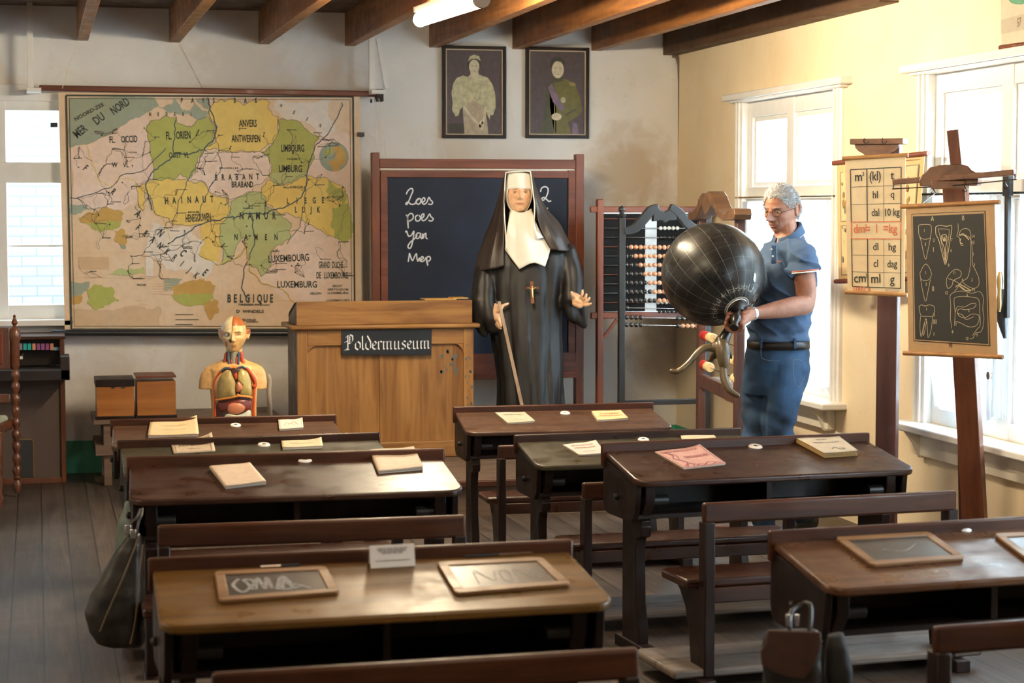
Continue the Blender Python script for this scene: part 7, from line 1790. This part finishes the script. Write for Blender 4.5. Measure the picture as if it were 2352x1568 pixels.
hairm = lambda co: (((co-np.array(HT(0, 0, 0)))@np.array(CR) > .002) & (((co[:, 2]-HT(0, 0, 0).z) > .060*.87) | (((co[:, 2]-HT(0, 0, 0).z) > .0) & (((co-np.array(HT(0, 0, 0)))@np.array(CT)) < .015)))).astype(float)
sg = -1 if HT(1, 0, 0).dot(CR) > HT(0, 0, 0).dot(CR) else 1     # sign of the photo's left side in head coordinates
spots = [(half, (.80, .68, .42)), (hairm, (.42, .13, .03)), (em(HT, sg*.031, .08, .002, .019, .017, 1, .35), (.05, .035, .03)), (em(HT, sg*.012, .10, -.033, .010, .013, 1, .4), (.06, .03, .02)),
  (em(HT, sg*.062, .04, .01, .02, .028, .8, .4, .05), (.45, .10, .05)), (em(HT, sg*.040, .07, -.058, .010, .022, .8, .4, .05), (.50, .14, .06)), (em(HT, sg*.055, .03, .07, .03, .04, .5, .6, .09), (.55, .42, .24)),
  (em(HT, -sg*.009, .1, -.066, .016, .006, .9, .5), (.62, .22, .12)), (em(HT, -sg*.031, .1, .021, .019, .004, .7, .5), (.40, .18, .06)), (em(HT, -sg*.031, .09, .002, .015, .0045, .8, .5), (.25, .12, .06))]
skin_body(mb, .0042, skinY, spots, tt, WAX, 2, name='torso_body')
lips(HT, tt, {'nose': .9, 'hollow': .6}, plain('model_lips', (.58, .22, .12), .4), plain('model_mouth', (.30, .08, .04), .5), .021, .004, .006, -sg)
for nm_, dz, rr_ in (('painted_eyebrow', .021, .0018), ('painted_eyelid', .004, .0014)): MB().tube([HT(*[a+b_ for a, b_ in zip(surf(-sg*x, dz+dd, {'nose': .9, 'hollow': .6}), (0, .0008, 0))]) for x, dd in ((.014, -.002), (.022, .001), (.031, .003), (.040, .001), (.046, -.003))], rr_, 6).build(nm_, plain(nm_, (.22, .09, .03), .5), tt)
MB().ell(HT(sg*.031, .078, .002), .0125, nu=18, nv=12).build('glass_eye', plain('eye_ball', (.80, .78, .72), .15), tt)
MB().ell(HT(sg*.030, .0895, .003), .0048, nu=12, nv=8).build('pupil', M['ink'], tt)
MB().ribbon([HT(0, .100+.004, .028), HT(0, .100, .045), HT(0, .086, .075), HT(0, .06, .100), HT(0, .03, .116)], .0022, CT).build('skull_seam', M['ink'], tt, smooth=0, recalc=False)
OC = {'red': plain('organ_red', (.52, .07, .02), .35), 'wall': plain('chest_wall_orange', (.66, .24, .05), .35), 'dark': plain('cavity_dark', (.05, .012, .010), .4), 'lung': plain('lung_ochre', (.40, .30, .11), .32, var=.2, vs=30, bmp=.3, bs=50), 'lung2': plain('lung_yellow', (.46, .36, .12), .3, var=.15, vs=30),
      'vein': plain('vein_blue', (.06, .09, .12), .35), 'heart': plain('heart_pink', (.60, .22, .12), .3, var=.3, vs=60), 'liver': plain('liver', (.16, .03, .02), .3), 'gut': plain('gut_pale', (.50, .52, .40), .35, var=.2, vs=60), 'stom': plain('stomach', (.56, .20, .10), .35), 'larynx': plain('larynx', (.28, .26, .20), .4), 'rim': plain('rim_yellow', (.72, .42, .12), .35)}
F0 = .100
def plate(pts, d, th, name, mat, curve=.0): 
    P_ = [z6(x, y, d-.00000035*((x-566)**2)*curve) for x, y in pts]; return MB().prism(P_, -CT*th).build(name, mat, tt, bevel=.004)
def curved(pts, d, name, mat, w, k=5, bend=.045):
    P_ = spath([z6(x, y, d-bend*((x-566)/300)**2) for x, y in pts], k); return MB().limb(P_, [w]*len(P_), 10).build(name, mat, tt)
def organ(outline, name, mat, d, bulge, bend=.045, c=None):
    o2 = [(p.x, p.y) for p in spath([(a, b_, 0) for a, b_ in outline+[outline[0]]], 4)][:-1]; cx_ = sum(p[0] for p in o2)/len(o2); cy2 = sum(p[1] for p in o2)/len(o2)
    rings = []
    for s in (1.0, .97, .88, .7, .45, .2, .02):
        h = bulge*math.sqrt(max(0, 1-s*s)); rings.append([z6(cx_+(x-cx_)*s, cy2+(y-cy2)*s, d-bend*(((cx_+(x-cx_)*s)-566)/300)**2+h) for x, y in o2])
    return MB().loft(rings, True).build(name, mat, tt)
organ([(560, 815), (400, 865), (310, 1040), (300, 1200), (300, 1500), (300, 1800), (820, 1800), (830, 1500), (845, 1200), (860, 1040), (740, 850)], 'chest_opening', OC['wall'], F0-.008, .012)
organ([(560, 840), (420, 880), (345, 1040), (330, 1250), (330, 1500), (340, 1760), (790, 1760), (800, 1500), (805, 1250), (805, 1040), (720, 880)], 'cavity', OC['dark'], F0-.002, .012)
curved([(745, 860), (815, 960), (850, 1050), (835, 1090)], F0+.002, 'chest_muscle', OC['red'], .011); curved([(395, 880), (330, 980), (308, 1060), (312, 1200), (316, 1480)], F0+.0, 'chest_muscle', OC['red'], .007)
curved([(835, 1090), (830, 1250), (828, 1480)], F0+.0, 'chest_muscle', OC['red'], .007)
curved([(385, 880), (300, 1010), (290, 1100), (296, 1300), (300, 1490)], F0-.006, 'opening_rim', OC['rim'], .006); curved([(750, 850), (850, 960), (872, 1040), (855, 1200), (850, 1490)], F0-.010, 'opening_rim', OC['rim'], .006)
organ([(470, 865), (400, 920), (350, 1040), (335, 1180), (345, 1275), (450, 1262), (580, 1235), (590, 1150), (585, 1020), (540, 930), (520, 880)], 'lung', OC['lung'], F0+.010, .028)
organ([(660, 860), (615, 920), (610, 990), (650, 1050), (700, 1130), (690, 1180), (640, 1205), (720, 1225), (800, 1210), (800, 1080), (775, 950), (730, 880)], 'lung', OC['lung2'], F0+.010, .028)
organ([(615, 1015), (595, 1060), (595, 1150), (620, 1170), (670, 1160), (705, 1140), (690, 1080), (650, 1030)], 'heart', OC['heart'], F0+.020, .020)
organ([(560, 930), (600, 900), (610, 960), (600, 1000), (575, 990)], 'aorta', OC['red'], F0+.018, .010)
curved([(330, 1270), (450, 1250), (600, 1222), (620, 1200), (640, 1215), (720, 1222), (800, 1235)], F0+.020, 'diaphragm', OC['wall'], .007)
organ([(345, 1300), (480, 1285), (610, 1255), (700, 1260), (790, 1280), (790, 1400), (640, 1420), (500, 1400), (380, 1420)], 'liver', OC['liver'], F0+.006, .012)
organ([(480, 1330), (560, 1300), (680, 1320), (720, 1380), (660, 1440), (560, 1460), (480, 1420)], 'stomach', OC['stom'], F0+.012, .012)
organ([(430, 1500), (480, 1450), (600, 1470), (700, 1440), (780, 1400), (800, 1520), (790, 1700), (400, 1700)], 'intestines', OC['gut'], F0+.008, .022)
curved([(490, 640), (495, 740), (520, 830), (552, 880), (560, 920)], .062, 'neck_vein', OC['vein'], .009, bend=0); curved([(635, 640), (625, 740), (620, 820), (575, 870), (560, 920)], .064, 'neck_vein', OC['vein'], .008, bend=0)
curved([(400, 880), (450, 845), (510, 850), (550, 890)], .092, 'collar_vein', OC['vein'], .007, bend=.02); curved([(740, 860), (690, 830), (630, 840), (575, 885)], .092, 'collar_vein', OC['vein'], .007, bend=.02)
curved([(465, 660), (450, 760), (420, 850)], .046, 'neck_muscle', OC['red'], .012, bend=0); curved([(660, 650), (680, 760), (730, 840)], .046, 'neck_muscle', OC['red'], .012, bend=0)
curved([(565, 640), (565, 740), (570, 820)], .050, 'larynx', OC['larynx'], .020, bend=0); curved([(530, 740), (545, 830)], .066, 'artery', OC['red'], .005, bend=0); curved([(605, 700), (595, 830)], .066, 'artery', OC['red'], .005, bend=0)
a, c = z6(1010, 930, -.02), z6(1045, 1480, -.03)
solo(MB().ribbon([z6(1010, 925, -.03), z6(1045, 1000, -.03), z6(1030, 1150, -.03), z6(1050, 1490, -.03)], .026, CT), 'hanging_strap', plain('grey_strap', (.30, .26, .22), .8), a, 'grey strap hanging at the shoulder of the anatomical torso', 'strap', solid=.004, recalc=False)
p = z6(566, 1900)
b = MB(); cz = Vector((z6(566, 1500).x, z6(566, 1500).y, 0))
t = thing('stool', cz, 'plain low stool under the anatomical torso hidden by the rear desk', 'stool')
MB().obox(cz+UZ*(p.z-.025), CR*.22, CT*.17, UZ*.0245).build('stool_seat', M['dark'], t, bevel=.004)
for i in (-1, 1):
    for j in (-1, 1): MB().obox(cz+CR*.18*i+CT*.13*j+UZ*((p.z-.05)/2), CR*.02, CT*.02, UZ*((p.z-.05)/2)).build('leg', M['dark'], t)

# ------------------------------------------------------------ school bags hanging on the desks
lb = plain('black_leather', (.014, .012, .010), .42, var=.3, vs=25, bmp=.3, bs=70)
def bag(rows, D, dep, name, mat, parent, rid=.006):
    mb = MB(); mb.loft([[c for c in [at((a+b_)/2, v, D)+CR*((b_-a)/2*D/FPX*math.copysign(abs(math.cos(2*PI*k/40))**.6, math.cos(2*PI*k/40)))+CT*(dep*math.copysign(abs(math.sin(2*PI*k/40))**.6, math.sin(2*PI*k/40))*w_) for k in range(40)]] for v, a, b_, w_ in rows])
    me = remesh(mb, .007, 2); co = mverts(me); no = mnorms(me); setv(me, co+no*np.array([rid*mnoise.noise(Vector((p[0]*16, p[1]*16, p[2]*5)))+.004*mnoise.noise(Vector(p)*22) for p in co])[:, None])
    return attach(me, name, mat, parent)
BD = 6.60
t = thing('school_bag', at(270, 1350, BD), 'big black leather school bag hanging on the left side of the dark worn desk', 'bag')
bag([(1226, 296, 322, .4), (1260, 268, 326, .6), (1310, 240, 328, .8), (1360, 210, 330, 1), (1400, 196, 330, 1), (1445, 206, 330, 1), (1472, 226, 330, .9), (1484, 262, 326, .6)], BD, .07, 'bag_body', lb, t)
for pts in ([(318, 1236, .06), (285, 1320, .085), (250, 1400, .09), (230, 1450, .085)], [(328, 1250, .05), (318, 1330, .08), (312, 1420, .085), (300, 1478, .07)]):
    MB().tube(spath([at(u, v, BD-d) for u, v, d in pts], 4), .0035, 8).build('piped_seam', plain('piping', (.11, .075, .035), .5), t)
MB().tube(spath([at(296, 1232, BD-.03), at(300, 1205, BD-.02), at(316, 1186, BD), at(322, 1170, BD+.15)], 4), .005, 8).build('handle', lb, t)
MB().tube(spath([at(312, 1236, BD-.05), at(318, 1200, BD-.04), at(325, 1182, BD), at(327, 1168, BD+.15)], 4), .005, 8).build('handle', lb, t)
for u, v in ((294, 1216), (306, 1226)): MB().obox(at(u, v, BD-.06), CR*.010, CT*.004, UZ*.016).build('clasp', M['steel'], t, bevel=.002)
t = thing('school_bag', at(300, 1200, 7.75), 'grey-green cloth bag hanging on the second left desk behind the big black bag', 'bag')
bag([(1150, 288, 296, .5), (1200, 272, 297, 1), (1260, 266, 298, 1), (1300, 272, 298, .6)], 7.75, .05, 'bag_body', plain('grey_green_canvas', (.16, .20, .18), .8), t, .004)
MB().tube([at(290, 1155, 7.75), at(294, 1110, 7.85)], .004, 6).build('strap', M['iron'], t)
BD2 = 5.02
t = thing('school_bag', at(1840, 1510, BD2), 'brown leather satchel hanging on the left side of the right edge desk', 'bag')
bl2 = plain('brown_leather', (.050, .022, .014), .45, var=.25, vs=20, bmp=.2, bs=80)
bag([(1448, 1764, 1880, .5), (1470, 1754, 1884, .8), (1530, 1750, 1888, 1), (1600, 1756, 1890, 1), (1680, 1770, 1886, .9)], BD2, .05, 'bag_body', lb, t, .004)
fl = [(1764, 1447), (1828, 1448), (1886, 1452), (1888, 1478), (1880, 1505), (1866, 1535), (1849, 1560), (1812, 1556), (1779, 1546), (1750, 1528), (1747, 1496), (1758, 1480)]
MB().prism([at(u, v, BD2-.075) for u, v in fl], -CT*.006).build('flap', bl2, t, bevel=.003)
MB().tube(spath([at(1815, 1450, BD2-.05), at(1814, 1420, BD2-.04), at(1822, 1400, BD2), at(1846, 1385, BD2+.02), at(1862, 1392, BD2), at(1862, 1430, BD2-.03), at(1858, 1452, BD2-.04)], 4), .006, 8).build('strap', M['black'], t)
for u in (1810, 1830): MB().obox(at(u, 1424, BD2-.06), CR*.006, CT*.003, UZ*.016).build('buckle', M['steel'], t, bevel=.002)
t = thing('cloth_bag', at(1930, 1520, BD2), 'black cloth bag hanging beside the brown satchel', 'bag')
bag([(1455, 1900, 1936, .5), (1480, 1896, 1944, .9), (1540, 1896, 1954, 1), (1620, 1898, 1960, 1), (1700, 1905, 1956, .8)], BD2+.02, .045, 'bag_body', plain('black_cloth', (.012, .012, .013), .8), t, .006)
